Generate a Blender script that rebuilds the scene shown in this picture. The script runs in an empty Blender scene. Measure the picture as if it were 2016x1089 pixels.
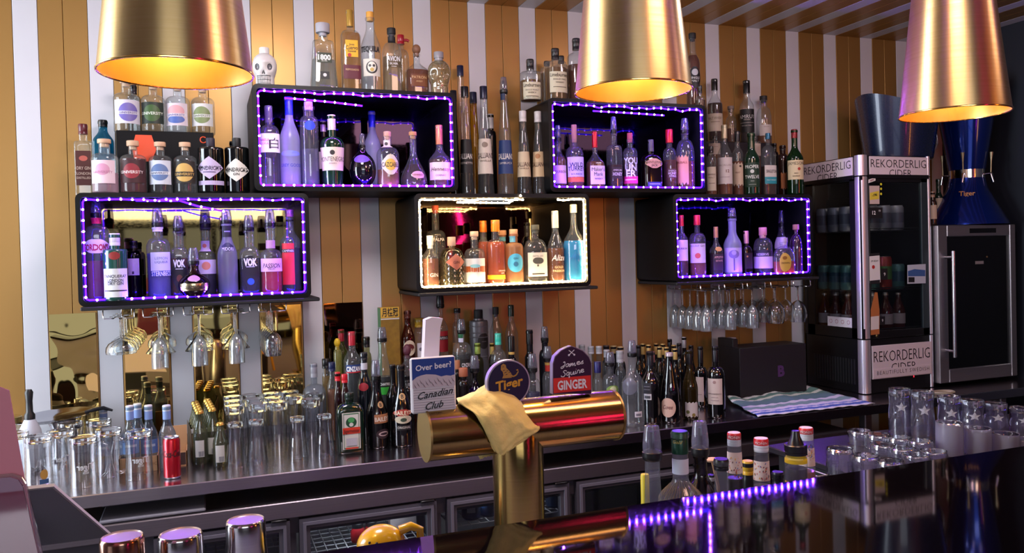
import bpy, math, random
from mathutils import Matrix, Vector
import numpy as np

random.seed(4)
SC = bpy.context.scene
COL = SC.collection

# ---------------------------------------------------------------- camera
FPX, CYP = 1604.6, 528.6            # focal length and principal row, in pixels of the 2016 x 1089 frame
YAW, PITCH, ROLL = 0.362178, 0.0162185, 0.026018
EYE = 1.60
_f = np.array([math.sin(YAW) * math.cos(PITCH), math.cos(YAW) * math.cos(PITCH), -math.sin(PITCH)])
_r = np.array([math.cos(YAW), -math.sin(YAW), 0.0])
_d = np.cross(_f, _r)
_c, _s = math.cos(ROLL), math.sin(ROLL)
_r2, _d2 = _c * _r + _s * _d, -_s * _r + _c * _d
cd = bpy.data.cameras.new('camera')
cam = bpy.data.objects.new('camera', cd)
COL.objects.link(cam)
cd.sensor_width = 36.0
cd.lens = FPX / 2016 * 36.0
cd.shift_y = -(544.5 - CYP) / 2016
cd.clip_start = 0.02
cam.matrix_world = Matrix(((_r2[0], -_d2[0], -_f[0], 0), (_r2[1], -_d2[1], -_f[1], 0),
                           (_r2[2], -_d2[2], -_f[2], EYE), (0, 0, 0, 1)))
SC.camera = cam


def ray(u, v):
    a, b = (u - 1008) / FPX, (v - CYP) / FPX
    return a * _r2 + b * _d2 + _f


def W(u, v, y):
    """the point of the vertical plane at depth y that the photo shows at (u, v)"""
    d = ray(u, v)
    t = y / d[1]
    return Vector((d[0] * t, y, d[2] * t + EYE))


def Wz(u, v, z):
    d = ray(u, v)
    t = (z - EYE) / d[2]
    return Vector((d[0] * t, d[1] * t, z))


# ---------------------------------------------------------------- view, world, lights
SC.view_settings.view_transform = 'Standard'
SC.view_settings.look = 'None'
SC.view_settings.exposure = 0.22
SC.view_settings.gamma = 1.0
SC.view_settings.use_curve_mapping = False
cy = SC.cycles
cy.use_denoising = True
cy.max_bounces = 16
cy.diffuse_bounces = 3
cy.glossy_bounces = 4
cy.transmission_bounces = 14
cy.transparent_max_bounces = 40
cy.sample_clamp_indirect = 4.0
cy.caustics_reflective = False
cy.caustics_refractive = False
world = bpy.data.worlds.new('world')
SC.world = world
world.use_nodes = True
wb = world.node_tree.nodes['Background']
wb.inputs[0].default_value = (0.62, 0.74, 1.0, 1)
wb.inputs[1].default_value = 0.9


def area(name, loc, aim, sx, sy, power, color):
    l = bpy.data.lights.new(name, 'AREA')
    l.shape = 'RECTANGLE'
    l.size, l.size_y = sx, sy
    l.energy = power
    l.color = color
    o = bpy.data.objects.new(name, l)
    COL.objects.link(o)
    o.location = loc
    o.rotation_euler = (Vector(aim) - Vector(loc)).to_track_quat('-Z', 'Y').to_euler()
    return o


# daylight through the window at the left end of the bar and the transom over the entrance behind the stools
area('daylight_window', (-2.3, 2.66, 1.75), (0.6, 3.0, 1.6), 1.35, 1.9, 92, (0.82, 0.91, 1.0))
area('daylight_entrance', (-0.4, -3.3, 2.36), (0.7, 3.3, 1.3), 2.7, 0.5, 36, (0.92, 0.94, 1.0))
area('ceiling_fill', (1.3, 1.0, 2.66), (1.3, 3.2, 1.4), 0.5, 0.5, 12, (1.0, 0.60, 0.44))  # added fill without a fixture, warms the middle of the striped wall
area('ceiling_fill', (0.3, 2.15, 2.66), (0.4, 2.5, 0.6), 0.4, 0.4, 20, (1.0, 0.90, 0.92))  # added fill without a fixture, brightens the counter and its bottles
area('ceiling_fill', (2.3, 2.1, 2.66), (2.2, 2.3, 0.9), 0.4, 0.4, 9, (1.0, 0.88, 0.95))  # added fill without a fixture, brightens the glasses behind the bar
area('ceiling_fill', (2.9, 1.0, 2.66), (2.9, 3.2, 1.6), 0.5, 0.5, 5, (1.0, 0.60, 0.44))  # added fill without a fixture, warms the right of the wall

# ---------------------------------------------------------------- small helpers
def lin(c):
    return c / 12.92 if c <= 0.04045 else ((c + 0.055) / 1.055) ** 2.4


def C(h):
    if not isinstance(h, str):
        return h
    h = h.lstrip('#')
    return tuple(lin(int(h[i:i + 2], 16) / 255) for i in (0, 2, 4))


_m = {}


def new_mat(name):
    m = bpy.data.materials.new(name)
    m.use_nodes = True
    nt = m.node_tree
    nt.nodes.clear()
    out = nt.nodes.new('ShaderNodeOutputMaterial')
    return m, nt, out


def P(col, rough=0.5, metal=0.0, emit=None, es=1.0, spec=0.5, trans=0.0, coat=0.0, alpha=1.0):
    """plain principled surface with a faint unevenness of gloss"""
    key = ('P', col, rough, metal, emit, es, spec, trans, coat, alpha)
    if key in _m:
        return _m[key]
    m, nt, out = new_mat('surface')
    b = nt.nodes.new('ShaderNodeBsdfPrincipled')
    b.inputs['Base Color'].default_value = (*C(col), 1)
    b.inputs['Roughness'].default_value = rough
    b.inputs['Metallic'].default_value = metal
    b.inputs['Specular IOR Level'].default_value = spec
    b.inputs['Transmission Weight'].default_value = trans
    b.inputs['Coat Weight'].default_value = coat
    b.inputs['Alpha'].default_value = alpha
    if emit:
        b.inputs['Emission Color'].default_value = (*C(emit), 1)
        b.inputs['Emission Strength'].default_value = es
    else:
        n = nt.nodes.new('ShaderNodeTexNoise')
        n.inputs['Scale'].default_value = 60
        r = nt.nodes.new('ShaderNodeMapRange')
        r.inputs['To Min'].default_value = max(0.0, rough - 0.04) if trans == 0 else rough
        r.inputs['To Max'].default_value = min(1.0, rough + 0.04) if trans == 0 else rough
        nt.links.new(n.outputs['Fac'], r.inputs['Value'])
        nt.links.new(r.outputs['Result'], b.inputs['Roughness'])
    nt.links.new(b.outputs[0], out.inputs[0])
    _m[key] = m
    return m


def GL(tint='#f4f8f8', edge=0.6, rough=0.02, refl=1.0, body=0.0, bodycol=None):
    """thin-walled glass: what lies behind shows through, darker where the wall is seen edge-on;
    body mixes in a scattering share (frosted glass, liquids)"""
    key = ('G', tint, edge, rough, refl, body, bodycol)
    if key in _m:
        return _m[key]
    m, nt, out = new_mat('glass')
    N, L = nt.nodes.new, nt.links.new
    lw = N('ShaderNodeLayerWeight')
    lw.inputs['Blend'].default_value = 0.35
    pw = N('ShaderNodeMath'); pw.operation = 'POWER'; pw.inputs[1].default_value = 2.2
    L(lw.outputs['Facing'], pw.inputs[0])
    mc = N('ShaderNodeMix'); mc.data_type = 'RGBA'
    t = C(tint)
    mc.inputs[6].default_value = (*t, 1)
    mc.inputs[7].default_value = (*[x * edge for x in t], 1)
    L(pw.outputs[0], mc.inputs[0])
    tr = N('ShaderNodeBsdfTransparent')
    L(mc.outputs[2], tr.inputs[0])
    base = tr
    if body > 0:
        df = N('ShaderNodeBsdfDiffuse')
        df.inputs[0].default_value = (*C(bodycol or tint), 1)
        tl = N('ShaderNodeBsdfTranslucent')
        tl.inputs[0].default_value = (*C(bodycol or tint), 1)
        ad = N('ShaderNodeMixShader'); ad.inputs[0].default_value = 0.45
        L(df.outputs[0], ad.inputs[1]); L(tl.outputs[0], ad.inputs[2])
        mb = N('ShaderNodeMixShader'); mb.inputs[0].default_value = body
        L(tr.outputs[0], mb.inputs[1]); L(ad.outputs[0], mb.inputs[2])
        base = mb
    gl = N('ShaderNodeBsdfGlossy')
    gl.inputs['Roughness'].default_value = rough
    l2 = N('ShaderNodeLayerWeight'); l2.inputs['Blend'].default_value = 0.5
    p5 = N('ShaderNodeMath'); p5.operation = 'POWER'; p5.inputs[1].default_value = 4.0
    L(l2.outputs['Facing'], p5.inputs[0])
    ml = N('ShaderNodeMath'); ml.operation = 'MULTIPLY_ADD'; ml.use_clamp = True
    ml.inputs[1].default_value = 0.55 * refl; ml.inputs[2].default_value = 0.045 * refl
    L(p5.outputs[0], ml.inputs[0])
    mx = N('ShaderNodeMixShader')
    L(ml.outputs[0], mx.inputs[0]); L(base.outputs[0], mx.inputs[1]); L(gl.outputs[0], mx.inputs[2])
    L(mx.outputs[0], out.inputs[0])
    _m[key] = m
    return m


def EM(col, s):
    key = ('E', col, s)
    if key in _m:
        return _m[key]
    m, nt, out = new_mat('glow')
    e = nt.nodes.new('ShaderNodeEmission')
    e.inputs[0].default_value = (*C(col), 1)
    e.inputs[1].default_value = s
    nt.links.new(e.outputs[0], out.inputs[0])
    _m[key] = m
    return m


class MB:
    """collects shapes and links them as ONE mesh object"""

    def __init__(self):
        self.v, self.f, self.mi, self.mats = [], [], [], []

    def m(self, mat):
        if mat not in self.mats:
            self.mats.append(mat)
        return self.mats.index(mat)

    def add(self, vs, fs, mat):
        o = len(self.v)
        k = self.m(mat)
        self.v += [tuple(p) for p in vs]
        for f in fs:
            self.f.append([i + o for i in f])
            self.mi.append(k)

    def box(self, x0, x1, y0, y1, z0, z1, mat, bev=0.0):
        if bev > 0:
            b = min(bev, abs(x1 - x0) / 2.01, abs(y1 - y0) / 2.01, abs(z1 - z0) / 2.01)
            vs, fs = [], []
            rings = [(z0, b), (z0 + b, 0), (z1 - b, 0), (z1, b)]
            for z, i in rings:
                a0, a1, c0, c1 = x0 + i, x1 - i, y0 + i, y1 - i
                e = b - i * 0.5
                vs += [(a0 + e, c0, z), (a1 - e, c0, z), (a1, c0 + e, z), (a1, c1 - e, z),
                       (a1 - e, c1, z), (a0 + e, c1, z), (a0, c1 - e, z), (a0, c0 + e, z)]
            for k in range(3):
                for j in range(8):
                    j2 = (j + 1) % 8
                    fs.append([k * 8 + j, k * 8 + j2, k * 8 + 8 + j2, k * 8 + 8 + j])
            fs.append(list(range(7, -1, -1)))
            fs.append(list(range(24, 32)))
            return self.add(vs, fs, mat)
        vs = [(x0, y0, z0), (x1, y0, z0), (x1, y1, z0), (x0, y1, z0), (x0, y0, z1), (x1, y0, z1), (x1, y1, z1), (x0, y1, z1)]
        self.add(vs, [[3, 2, 1, 0], [4, 5, 6, 7], [0, 1, 5, 4], [1, 2, 6, 5], [2, 3, 7, 6], [3, 0, 4, 7]], mat)

    def lathe(self, prof, mat, n=28, p=2.0, dr=1.0, cx=0, cy=0, bottom=True, top=True):
        """prof: (r, z) or (r, z, p); dr = depth / width"""
        vs, fs = [], []
        for q in prof:
            r, z = q[0], q[1]
            e = q[2] if len(q) > 2 else p
            k = q[3] if len(q) > 3 else dr
            for j in range(n):
                t = 2 * math.pi * (j + 0.5) / n
                a, b = math.cos(t), math.sin(t)
                x = math.copysign(abs(a) ** (2 / e), a) * r
                y = math.copysign(abs(b) ** (2 / e), b) * r * k
                vs.append((cx + x, cy + y, z))
        for i in range(len(prof) - 1):
            for j in range(n):
                j2 = (j + 1) % n
                fs.append([i * n + j, i * n + j2, (i + 1) * n + j2, (i + 1) * n + j])
        if bottom:
            fs.append(list(range(n - 1, -1, -1)))
        if top:
            fs.append(list(range((len(prof) - 1) * n, len(prof) * n)))
        self.add(vs, fs, mat)

    def tube(self, pts, r, mat, n=8, closed=False):
        pts = [Vector(p) for p in pts]
        vs, fs = [], []
        k = len(pts)
        ref = Vector((0.13, 0.31, 0.94))
        for i, p in enumerate(pts):
            if closed:
                d = pts[(i + 1) % k] - pts[i - 1]
            else:
                d = pts[min(i + 1, k - 1)] - pts[max(i - 1, 0)]
            d.normalize()
            a = d.cross(ref)
            if a.length < 0.05:
                a = d.cross(Vector((1, 0, 0)))
            a.normalize()
            b = d.cross(a)
            rr = r[i] if isinstance(r, (list, tuple)) else r
            for j in range(n):
                t = 2 * math.pi * j / n
                vs.append(p + a * math.cos(t) * rr + b * math.sin(t) * rr)
        for i in range(k if closed else k - 1):
            i2 = (i + 1) % k
            for j in range(n):
                j2 = (j + 1) % n
                fs.append([i * n + j, i * n + j2, i2 * n + j2, i2 * n + j])
        if not closed:
            fs.append(list(range(n - 1, -1, -1)))
            fs.append(list(range((k - 1) * n, k * n)))
        self.add(vs, fs, mat)

    def ball(self, c, r, mat, n=14, m=9, sx=1, sy=1, sz=1):
        vs, fs = [], []
        for i in range(m + 1):
            a = -math.pi / 2 + math.pi * i / m
            for j in range(n):
                t = 2 * math.pi * j / n
                vs.append((c[0] + r * sx * math.cos(a) * math.cos(t), c[1] + r * sy * math.cos(a) * math.sin(t), c[2] + r * sz * math.sin(a)))
        for i in range(m):
            for j in range(n):
                j2 = (j + 1) % n
                fs.append([i * n + j, i * n + j2, (i + 1) * n + j2, (i + 1) * n + j])
        self.add(vs, fs, mat)

    def prism(self, outline, off, mat):
        """outline: 3-D points of a planar polygon; off: extrusion vector"""
        k = len(outline)
        off = Vector(off)
        vs = [Vector(p) for p in outline] + [Vector(p) + off for p in outline]
        fs = [list(range(k)), list(range(2 * k - 1, k - 1, -1))]
        for j in range(k):
            j2 = (j + 1) % k
            fs.append([j, k + j, k + j2, j2])
        self.add(vs, fs, mat)

    def grid(self, rows, mat):
        n = len(rows[0])
        vs = [p for r in rows for p in r]
        fs = []
        for i in range(len(rows) - 1):
            for j in range(n - 1):
                fs.append([i * n + j, i * n + j + 1, (i + 1) * n + j + 1, (i + 1) * n + j])
        self.add(vs, fs, mat)

    def text(self, s, mat, at, h, align='c', maxw=None, shear=0.0, mirror=False, sx=1.0, bold=0.0, space=1.0):
        """letters of height h; at(x, y) places a flat point on the surface"""
        vs, fs, w, hh = glyphs(s, shear, 0.0 if 'M' in s else bold, space)
        k = h / 0.72
        kx = k * sx
        if maxw and w * kx > maxw:
            kx = maxw / w
        o = {'c': -w / 2, 'l': 0, 'r': -w}[align]
        sg = -1 if mirror else 1
        self.add([at(sg * (x + o) * kx, (y - 0.36) * k) for x, y in vs], fs, mat)

    def build(self, name, parent=None, loc=None, sharp=40, smooth=True):
        me = bpy.data.meshes.new(name)
        me.from_pydata(self.v, [], self.f)
        for mt in self.mats:
            me.materials.append(mt)
        me.polygons.foreach_set('material_index', self.mi)
        if smooth:
            me.polygons.foreach_set('use_smooth', [True] * len(self.f))
            me.set_sharp_from_angle(angle=math.radians(sharp))
        me.update()
        o = bpy.data.objects.new(name, me)
        COL.objects.link(o)
        if parent is not None:
            o.parent = parent
        if loc is not None:
            o.location = loc
        return o


_gl = {}


def glyphs(s, shear, bold, space):
    key = (s, shear, bold, space)
    if key in _gl:
        return _gl[key]
    cu = bpy.data.curves.new('lettering', 'FONT')
    cu.body = s
    cu.size = 1.0
    cu.shear = shear
    cu.offset = bold
    cu.space_character = space
    cu.resolution_u = 2
    ob = bpy.data.objects.new('lettering', cu)
    COL.objects.link(ob)
    dg = bpy.context.evaluated_depsgraph_get()
    me = ob.evaluated_get(dg).to_mesh()
    vs = [(v.co.x, v.co.y) for v in me.vertices]
    fs = [list(p.vertices) for p in me.polygons]
    ob.evaluated_get(dg).to_mesh_clear()
    bpy.data.objects.remove(ob)
    bpy.data.curves.remove(cu)
    xs = [v[0] for v in vs] or [0, 1]
    x0, x1 = min(xs), max(xs)
    vs = [(a - x0, b) for a, b in vs]
    _gl[key] = (vs, fs, x1 - x0, 1)
    return _gl[key]


def tag(o, label, cat, group=None, kind=None):
    o['label'] = label
    o['category'] = cat
    if group:
        o['group'] = group
    if kind:
        o['kind'] = kind
    return o


def thing(name, label, cat, loc=(0, 0, 0), group=None, rot=0.0):
    o = bpy.data.objects.new(name, None)
    o.empty_display_size = 0.05
    COL.objects.link(o)
    o.location = loc
    o.rotation_euler = (0, 0, rot)
    return tag(o, label, cat, group)


def struct(name, mb, smooth=False):
    o = mb.build(name, smooth=smooth)
    o['kind'] = 'structure'
    return o


def copy_tree(o, parent=None):
    c = o.copy()
    COL.objects.link(c)
    if parent is not None:
        c.parent = parent
    for ch in list(o.children):
        copy_tree(ch, c)
    return c


def wall_at(y):                     # flat lettering on a plane facing the room
    return lambda cx, cz: (lambda a, b: (cx + a, y, cz + b))


# ---------------------------------------------------------------- shared materials
def noisy(col, col2, scale, rough, metal=0.0, bump=0.0, stretch=(1, 1, 1), coat=0.0, rough2=None, spec=0.5):
    m, nt, out = new_mat('surface')
    N, L = nt.nodes.new, nt.links.new
    b = N('ShaderNodeBsdfPrincipled')
    tc = N('ShaderNodeTexCoord')
    mp = N('ShaderNodeMapping'); mp.inputs['Scale'].default_value = stretch
    n = N('ShaderNodeTexNoise'); n.inputs['Scale'].default_value = scale; n.inputs['Detail'].default_value = 4
    L(tc.outputs['Object'], mp.inputs[0]); L(mp.outputs[0], n.inputs['Vector'])
    mc = N('ShaderNodeMix'); mc.data_type = 'RGBA'
    mc.inputs[6].default_value = (*C(col), 1)
    mc.inputs[7].default_value = (*C(col2), 1)
    L(n.outputs['Fac'], mc.inputs[0]); L(mc.outputs[2], b.inputs['Base Color'])
    b.inputs['Roughness'].default_value = rough
    b.inputs['Metallic'].default_value = metal
    b.inputs['Coat Weight'].default_value = coat
    b.inputs['Specular IOR Level'].default_value = spec
    if rough2 is not None:
        mr = N('ShaderNodeMapRange')
        mr.inputs['To Min'].default_value = rough
        mr.inputs['To Max'].default_value = rough2
        L(n.outputs['Fac'], mr.inputs['Value']); L(mr.outputs[0], b.inputs['Roughness'])
    if bump:
        bp = N('ShaderNodeBump'); bp.inputs['Strength'].default_value = bump; bp.inputs['Distance'].default_value = 0.02
        L(n.outputs['Fac'], bp.inputs['Height']); L(bp.outputs[0], b.inputs['Normal'])
    L(b.outputs[0], out.inputs[0])
    return m


def brushed(col, rough, aniso, axis='Z', col2=None):
    m, nt, out = new_mat('brushed_metal')
    N, L = nt.nodes.new, nt.links.new
    b = N('ShaderNodeBsdfPrincipled')
    tc = N('ShaderNodeTexCoord')
    mp = N('ShaderNodeMapping'); mp.inputs['Scale'].default_value = {'Z': (3, 3, 260), 'X': (260, 3, 3), 'H': (3, 200, 200)}[axis]
    n = N('ShaderNodeTexNoise'); n.inputs['Scale'].default_value = 1.0; n.inputs['Detail'].default_value = 3
    L(tc.outputs['Object'], mp.inputs[0]); L(mp.outputs[0], n.inputs['Vector'])
    mc = N('ShaderNodeMix'); mc.data_type = 'RGBA'
    mc.inputs[6].default_value = (*C(col), 1)
    mc.inputs[7].default_value = (*C(col2 or col), 1)
    L(n.outputs['Fac'], mc.inputs[0]); L(mc.outputs[2], b.inputs['Base Color'])
    mr = N('ShaderNodeMapRange')
    mr.inputs['To Min'].default_value = rough * 0.8
    mr.inputs['To Max'].default_value = rough * 1.25
    L(n.outputs['Fac'], mr.inputs['Value']); L(mr.outputs[0], b.inputs['Roughness'])
    b.inputs['Metallic'].default_value = 1.0
    b.inputs['Anisotropic'].default_value = aniso
    if aniso:
        tg = N('ShaderNodeTangent')
        tg.direction_type = 'RADIAL'
        tg.axis = 'X' if axis == 'X' else 'Z'
        L(tg.outputs[0], b.inputs['Tangent'])
        b.inputs['Anisotropic Rotation'].default_value = 0.25
    L(b.outputs[0], out.inputs[0])
    return m


def RG(col='#ffffff', rough=0.0):
    """solid clear glass"""
    return P(col, rough, trans=1.0, spec=0.5)


BLACK = P('#0b0b0d', 0.35)
SOFTBLACK = P('#101014', 0.6)
CHROME = P('#d8d8dc', 0.12, 1.0)
SILVER = P('#b9bac0', 0.32, 1.0)
CLEAR = GL(body=0.07, bodycol='#e4e8ee')
CLRPATCH = GL('#ffffff', 1.0, 0.3, 0.0)
CLEAR2 = GL('#eef3f2', 0.5, body=0.05, bodycol='#dfe3e8')
# ---------------------------------------------------------------- the room
YW = 3.45                            # back wall
ZC = 2.727
WHITE = noisy('#d6d3d8', '#cfccd2', 6, 0.42)
GOLD = noisy('#b0864a', '#a67c42', 5, 0.38, metal=0.5, stretch=(1, 1, 0.25))
GROOVE = P('#3a2a18', 0.8)
starts = [-1.869, -1.62, -1.372, -1.124, -0.873, -0.625, -0.378, -0.127, 0.126, 0.377, 0.625, 0.875, 1.124, 1.366, 1.61, 1.855, 2.104, 2.356, 2.603, 2.846, 3.09, 3.336, 3.586, 3.834]


def planks(put):
    for k, s in enumerate(starts):
        e = starts[k + 1] if k + 1 < len(starts) else s + 0.248
        w = 0.0815
        m = (s + w + e) / 2
        for a, b, mt in ((s, s + w, WHITE), (s + w, m, GOLD), (m, e, GOLD)):
            put(a + 0.0008, b - 0.0008, mt)


mb = MB()
mb.box(-2.4, 3.95, YW, YW + 0.1, 0, ZC + 0.05, GROOVE)
planks(lambda a, b, mt: mb.box(a, b, YW - 0.012, YW + 0.02, 0.0, ZC, mt, 0.0012))
struct('wall_back', mb)
mb = MB()
mb.box(-2.4, 4.0, -3.5, YW + 0.1, ZC + 0.004, ZC + 0.1, GROOVE)
planks(lambda a, b, mt: mb.box(a, b, -3.4, YW - 0.012, ZC - 0.008, ZC + 0.02, mt, 0.0012))
struct('ceiling', mb)
mb = MB()
NAVY = noisy('#0c1220', '#080d18', 3, 0.6)
mb.box(3.915, 4.03, -3.5, YW + 0.1, 0, ZC + 0.05, NAVY)
struct('wall_right', mb)
mb = MB()
mb.box(-2.5, 4.0, -3.5, YW + 0.1, -0.1, 0.0, noisy('#5a524e', '#4a433f', 8, 0.4))
struct('floor', mb)
PLASTER = noisy('#a39c9e', '#979093', 4, 0.7)
mb = MB()
mb.box(-2.5, -2.4, -3.5, 1.95, 0, ZC, PLASTER)
mb.box(-2.5, -2.4, 3.36, YW, 0, ZC, PLASTER)
mb.box(-2.5, -2.4, 1.95, 3.36, 0, 0.7, PLASTER)
mb.box(-2.5, -2.4, 1.95, 3.36, 2.70, ZC + 0.05, PLASTER)
struct('wall_left', mb)
DARKWALL = noisy('#6e5f58', '#62544e', 4, 0.6)
mb = MB()
mb.box(-2.5, -1.9, -3.6, -3.5, 0, ZC, DARKWALL)
mb.box(1.1, 4.0, -3.6, -3.5, 0, ZC, DARKWALL)
mb.box(-1.9, 1.1, -3.6, -3.5, 2.65, ZC, DARKWALL)
struct('wall_front', mb)
FRAME = P('#1b1c20', 0.4)
mb = MB()
for y in (1.95, 3.30):
    mb.box(-2.49, -2.41, y, y + 0.06, 0.7, 2.70, FRAME)
for z in (0.7, 2.64):
    mb.box(-2.49, -2.41, 1.95, 3.36, z, z + 0.06, FRAME)
struct('window_1', mb)
mb = MB()
for x in (-1.9, -0.9, 0.1, 1.04):
    mb.box(x, x + 0.06, -3.59, -3.51, 0, 2.65, FRAME)
for z in (0.0, 1.0, 2.02, 2.59):
    mb.box(-1.9, 1.1, -3.59, -3.51, z, z + 0.06, FRAME)
struct('door_1', mb)

# neon tube and bulbs hanging over the seating behind the photographer: they show in the brass and the mirrors
t = thing('neon_tube', 'magenta neon tube on the wall across the room', 'neon light', (3.1, -3.45, 1.75))
mb = MB(); mb.tube([(-0.16, 0, -0.45), (-0.05, 0, -0.1), (0.12, 0, 0.1), (0.05, 0, 0.5)], 0.03, EM('#ff2a9a', 36)); mb.build('tube', t)
mb = MB(); mb.box(-0.3, 0.3, -0.045, -0.032, -0.55, 0.6, BLACK, 0.004); mb.build('mounting_board', t)
t = thing('wall_lamp', 'amber wall lamp on the dark wall across the room', 'wall lamp', (3.905, -0.87, 1.85))
mb = MB(); mb.lathe([(0.05, -0.38), (0.06, -0.3), (0.06, 0.3), (0.05, 0.38)], EM('#ff9a3c', 20), 24, cx=-0.09); mb.build('lamp_shade', t)
mb = MB(); mb.box(-0.03, 0.008, -0.05, 0.05, -0.1, 0.1, BLACK, 0.004); mb.build('wall_bracket', t)

t = thing('ceiling_light_strip', 'violet light strip on the ceiling above the bar', 'light strip', (2.0, 1.15, ZC - 0.010))
mb = MB(); mb.box(-1.5, 1.6, -0.012, 0.012, -0.012, -0.004, EM('#6a22ff', 9)); mb.build('glowing_tube', t, smooth=False)
mb = MB(); mb.box(-1.52, 1.62, -0.016, 0.016, -0.004, 0.001, BLACK); mb.build('channel', t, smooth=False)

# ---------------------------------------------------------------- lit wall boxes
YF = 3.10
BOXBLK = noisy('#050508', '#08080b', 5, 0.5, spec=0.25)


def rrect(x0, x1, z0, z1, r, n=5):
    out = []
    for cx, cz, a0 in ((x1 - r, z0 + r, -90), (x1 - r, z1 - r, 0), (x0 + r, z1 - r, 90), (x0 + r, z0 + r, 180)):
        for i in range(n + 1):
            a = math.radians(a0 + 90 * i / n)
            out.append((cx + r * math.cos(a), cz + r * math.sin(a)))
    return out


def led_box(x0, x1, z0, z1, label, tint, tube_mat, bead_mat, step, gaps=(), extra=(), ripple=0.0):
    t = thing('display_box', label, 'display box', ((x0 + x1) / 2, YW - 0.012, z0), 'wall display boxes')
    cx, w, h = (x0 + x1) / 2, (x1 - x0) / 2, z1 - z0
    y0 = YF - (YW - 0.012)
    fr = 0.016
    mb = MB()
    o = rrect(-w, w, 0, h, 0.022)
    i = rrect(-w + fr, w - fr, fr, h - fr, 0.012)
    n = len(o)
    vs = [(x, y0 + 0.002, z) for x, z in o] + [(x, y0, z) for x, z in i] + [(x, 0, z) for x, z in o] + [(x, -0.02, z) for x, z in i]
    fs = []
    for k in range(n):
        j = (k + 1) % n
        fs += [[k, j, n + j, n + k], [j, k, 2 * n + k, 2 * n + j], [n + k, n + j, 3 * n + j, 3 * n + k]]
    fs.append([2 * n + k for k in range(n)])
    mb.add(vs, fs, BOXBLK)
    mb.build('shell', t, sharp=30)
    mb = MB()
    mb.box(-w + fr - 0.002, w - fr + 0.002, -0.024, -0.019, fr - 0.002, h - fr + 0.002, P(tint, 0.03, 1.0))
    mb.build('mirror_back', t, smooth=False)
    # light strip round the mouth of the box
    mb = MB()
    a = fr + 0.006
    path = rrect(-w + a, w - a, a, h - a, 0.010, 2)
    pts, beads = [], []
    m = len(path)
    for k in range(m):
        p, q = Vector((*path[k], 0)), Vector((*path[(k + 1) % m], 0))
        L = (q - p).length
        for s in range(max(1, int(L / 0.012))):
            pts.append(p.lerp(q, s / max(1, int(L / 0.012))))
    full = []
    for p in pts:
        top = p.y > h - a - 0.004
        z = p.y - (ripple * (0.5 + 0.5 * math.sin(p.x * 31)) * (0.6 + 0.4 * math.sin(p.x * 77)) if top else 0)
        full.append(Vector((p.x, y0 + 0.010, z)))

    def seg(run):
        if len(run) > 1:
            mb.tube(run, 0.0032, tube_mat, 6)
    run = []
    for p in full + full[:1]:
        if any(g0 < p.x < g1 and p.z > h - 0.05 for g0, g1 in gaps):
            seg(run); run = []
        else:
            run.append(p)
    seg(run)
    lines = [[p for p in full if not any(g0 < p.x < g1 and p.z > h - 0.05 for g0, g1 in gaps)]]
    for e in extra:
        e = [Vector(p) for p in e]
        ln = []
        for p, q in zip(e, e[1:]):
            k = max(2, int((q - p).length / 0.012))
            ln += [p.lerp(q, s / k) for s in range(k)]
        ln = [Vector((p.x, y0 + 0.016 + p.y, p.z)) for p in ln]
        seg(ln)
        lines.append(ln)
    for ln in lines:
        acc = 0.0
        for p, q in zip(ln, ln[1:]):
            acc += (q - p).length
            if acc >= step:
                acc = 0.0
                mb.ball((q.x, q.y - 0.0026, q.z), 0.0038 if step > 0.02 else 0.0042, bead_mat, 7, 5)
    mb.build('light_strip', t)
    return t


PUR_T, PUR_B = EM('#2a08ff', 17), EM('#9048ff', 480)
VIO_T, VIO_B = EM('#3c0cff', 14), EM('#b050ff', 480)
WRM_T, WRM_B = EM('#ffd08a', 50), EM('#ffdca8', 170)
B1 = dict(z0=1.462, z1=1.850)
B2 = dict(z0=1.858, z1=2.248)
LBX, MBX, RBX = (-0.398, 0.374), (0.776, 1.531), (1.940, 2.700)
TLX, TRX = (0.184, 0.956), (1.354, 2.120)
h1 = 0.388
led_box(*LBX, **B1, label='black wall box at lower left lit by violet lights, gold mirror behind its bottles', tint='#7d6a42', tube_mat=PUR_T, bead_mat=PUR_B, step=0.034, ripple=0.004,
        extra=[[(-0.20, 0, h1 - 0.026), (-0.05, 0, h1 - 0.027)], [(-0.06, 0, h1 - 0.026), (0.0, 0.01, h1 - 0.045), (0.10, 0.03, h1 - 0.066)]])
led_box(*MBX, **B1, label='black wall box lit by warm white lights, lower middle of the wall', tint='#4a3e32', tube_mat=WRM_T, bead_mat=WRM_B, step=0.0155, ripple=0.004,
        gaps=[(0.09, 0.23)], extra=[[(-0.20, 0, h1 - 0.034), (0.02, 0, h1 - 0.036), (0.05, 0.0, h1 - 0.020), (0.075, -0.02, h1 - 0.002)]])
led_box(*RBX, **B1, label='black wall box at lower right lit by violet lights, beside the cider fridge', tint='#1a1626', tube_mat=PUR_T, bead_mat=PUR_B, step=0.030, ripple=0.008)
led_box(*TLX, **B2, label='black wall box at upper left lit by purple lights, tequila bottles on top', tint='#1c1726', tube_mat=VIO_T, bead_mat=VIO_B, step=0.033, ripple=0.006,
        extra=[[(-0.27, 0, 0.345), (-0.10, 0, 0.336), (0.03, 0, 0.326)]])
led_box(*TRX, **B2, label='black wall box at upper right lit by violet lights, a brass lamp hanging before it', tint='#1a1626', tube_mat=PUR_T, bead_mat=PUR_B, step=0.030, ripple=0.010,
        extra=[[(-0.17, 0, 0.345), (0.05, 0, 0.342), (0.19, 0, 0.338)]])
ZL, ZU = 1.462 + 0.016, 1.858 + 0.016           # box floors
TL_, TU_ = 1.850, 2.248                          # box tops

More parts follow.
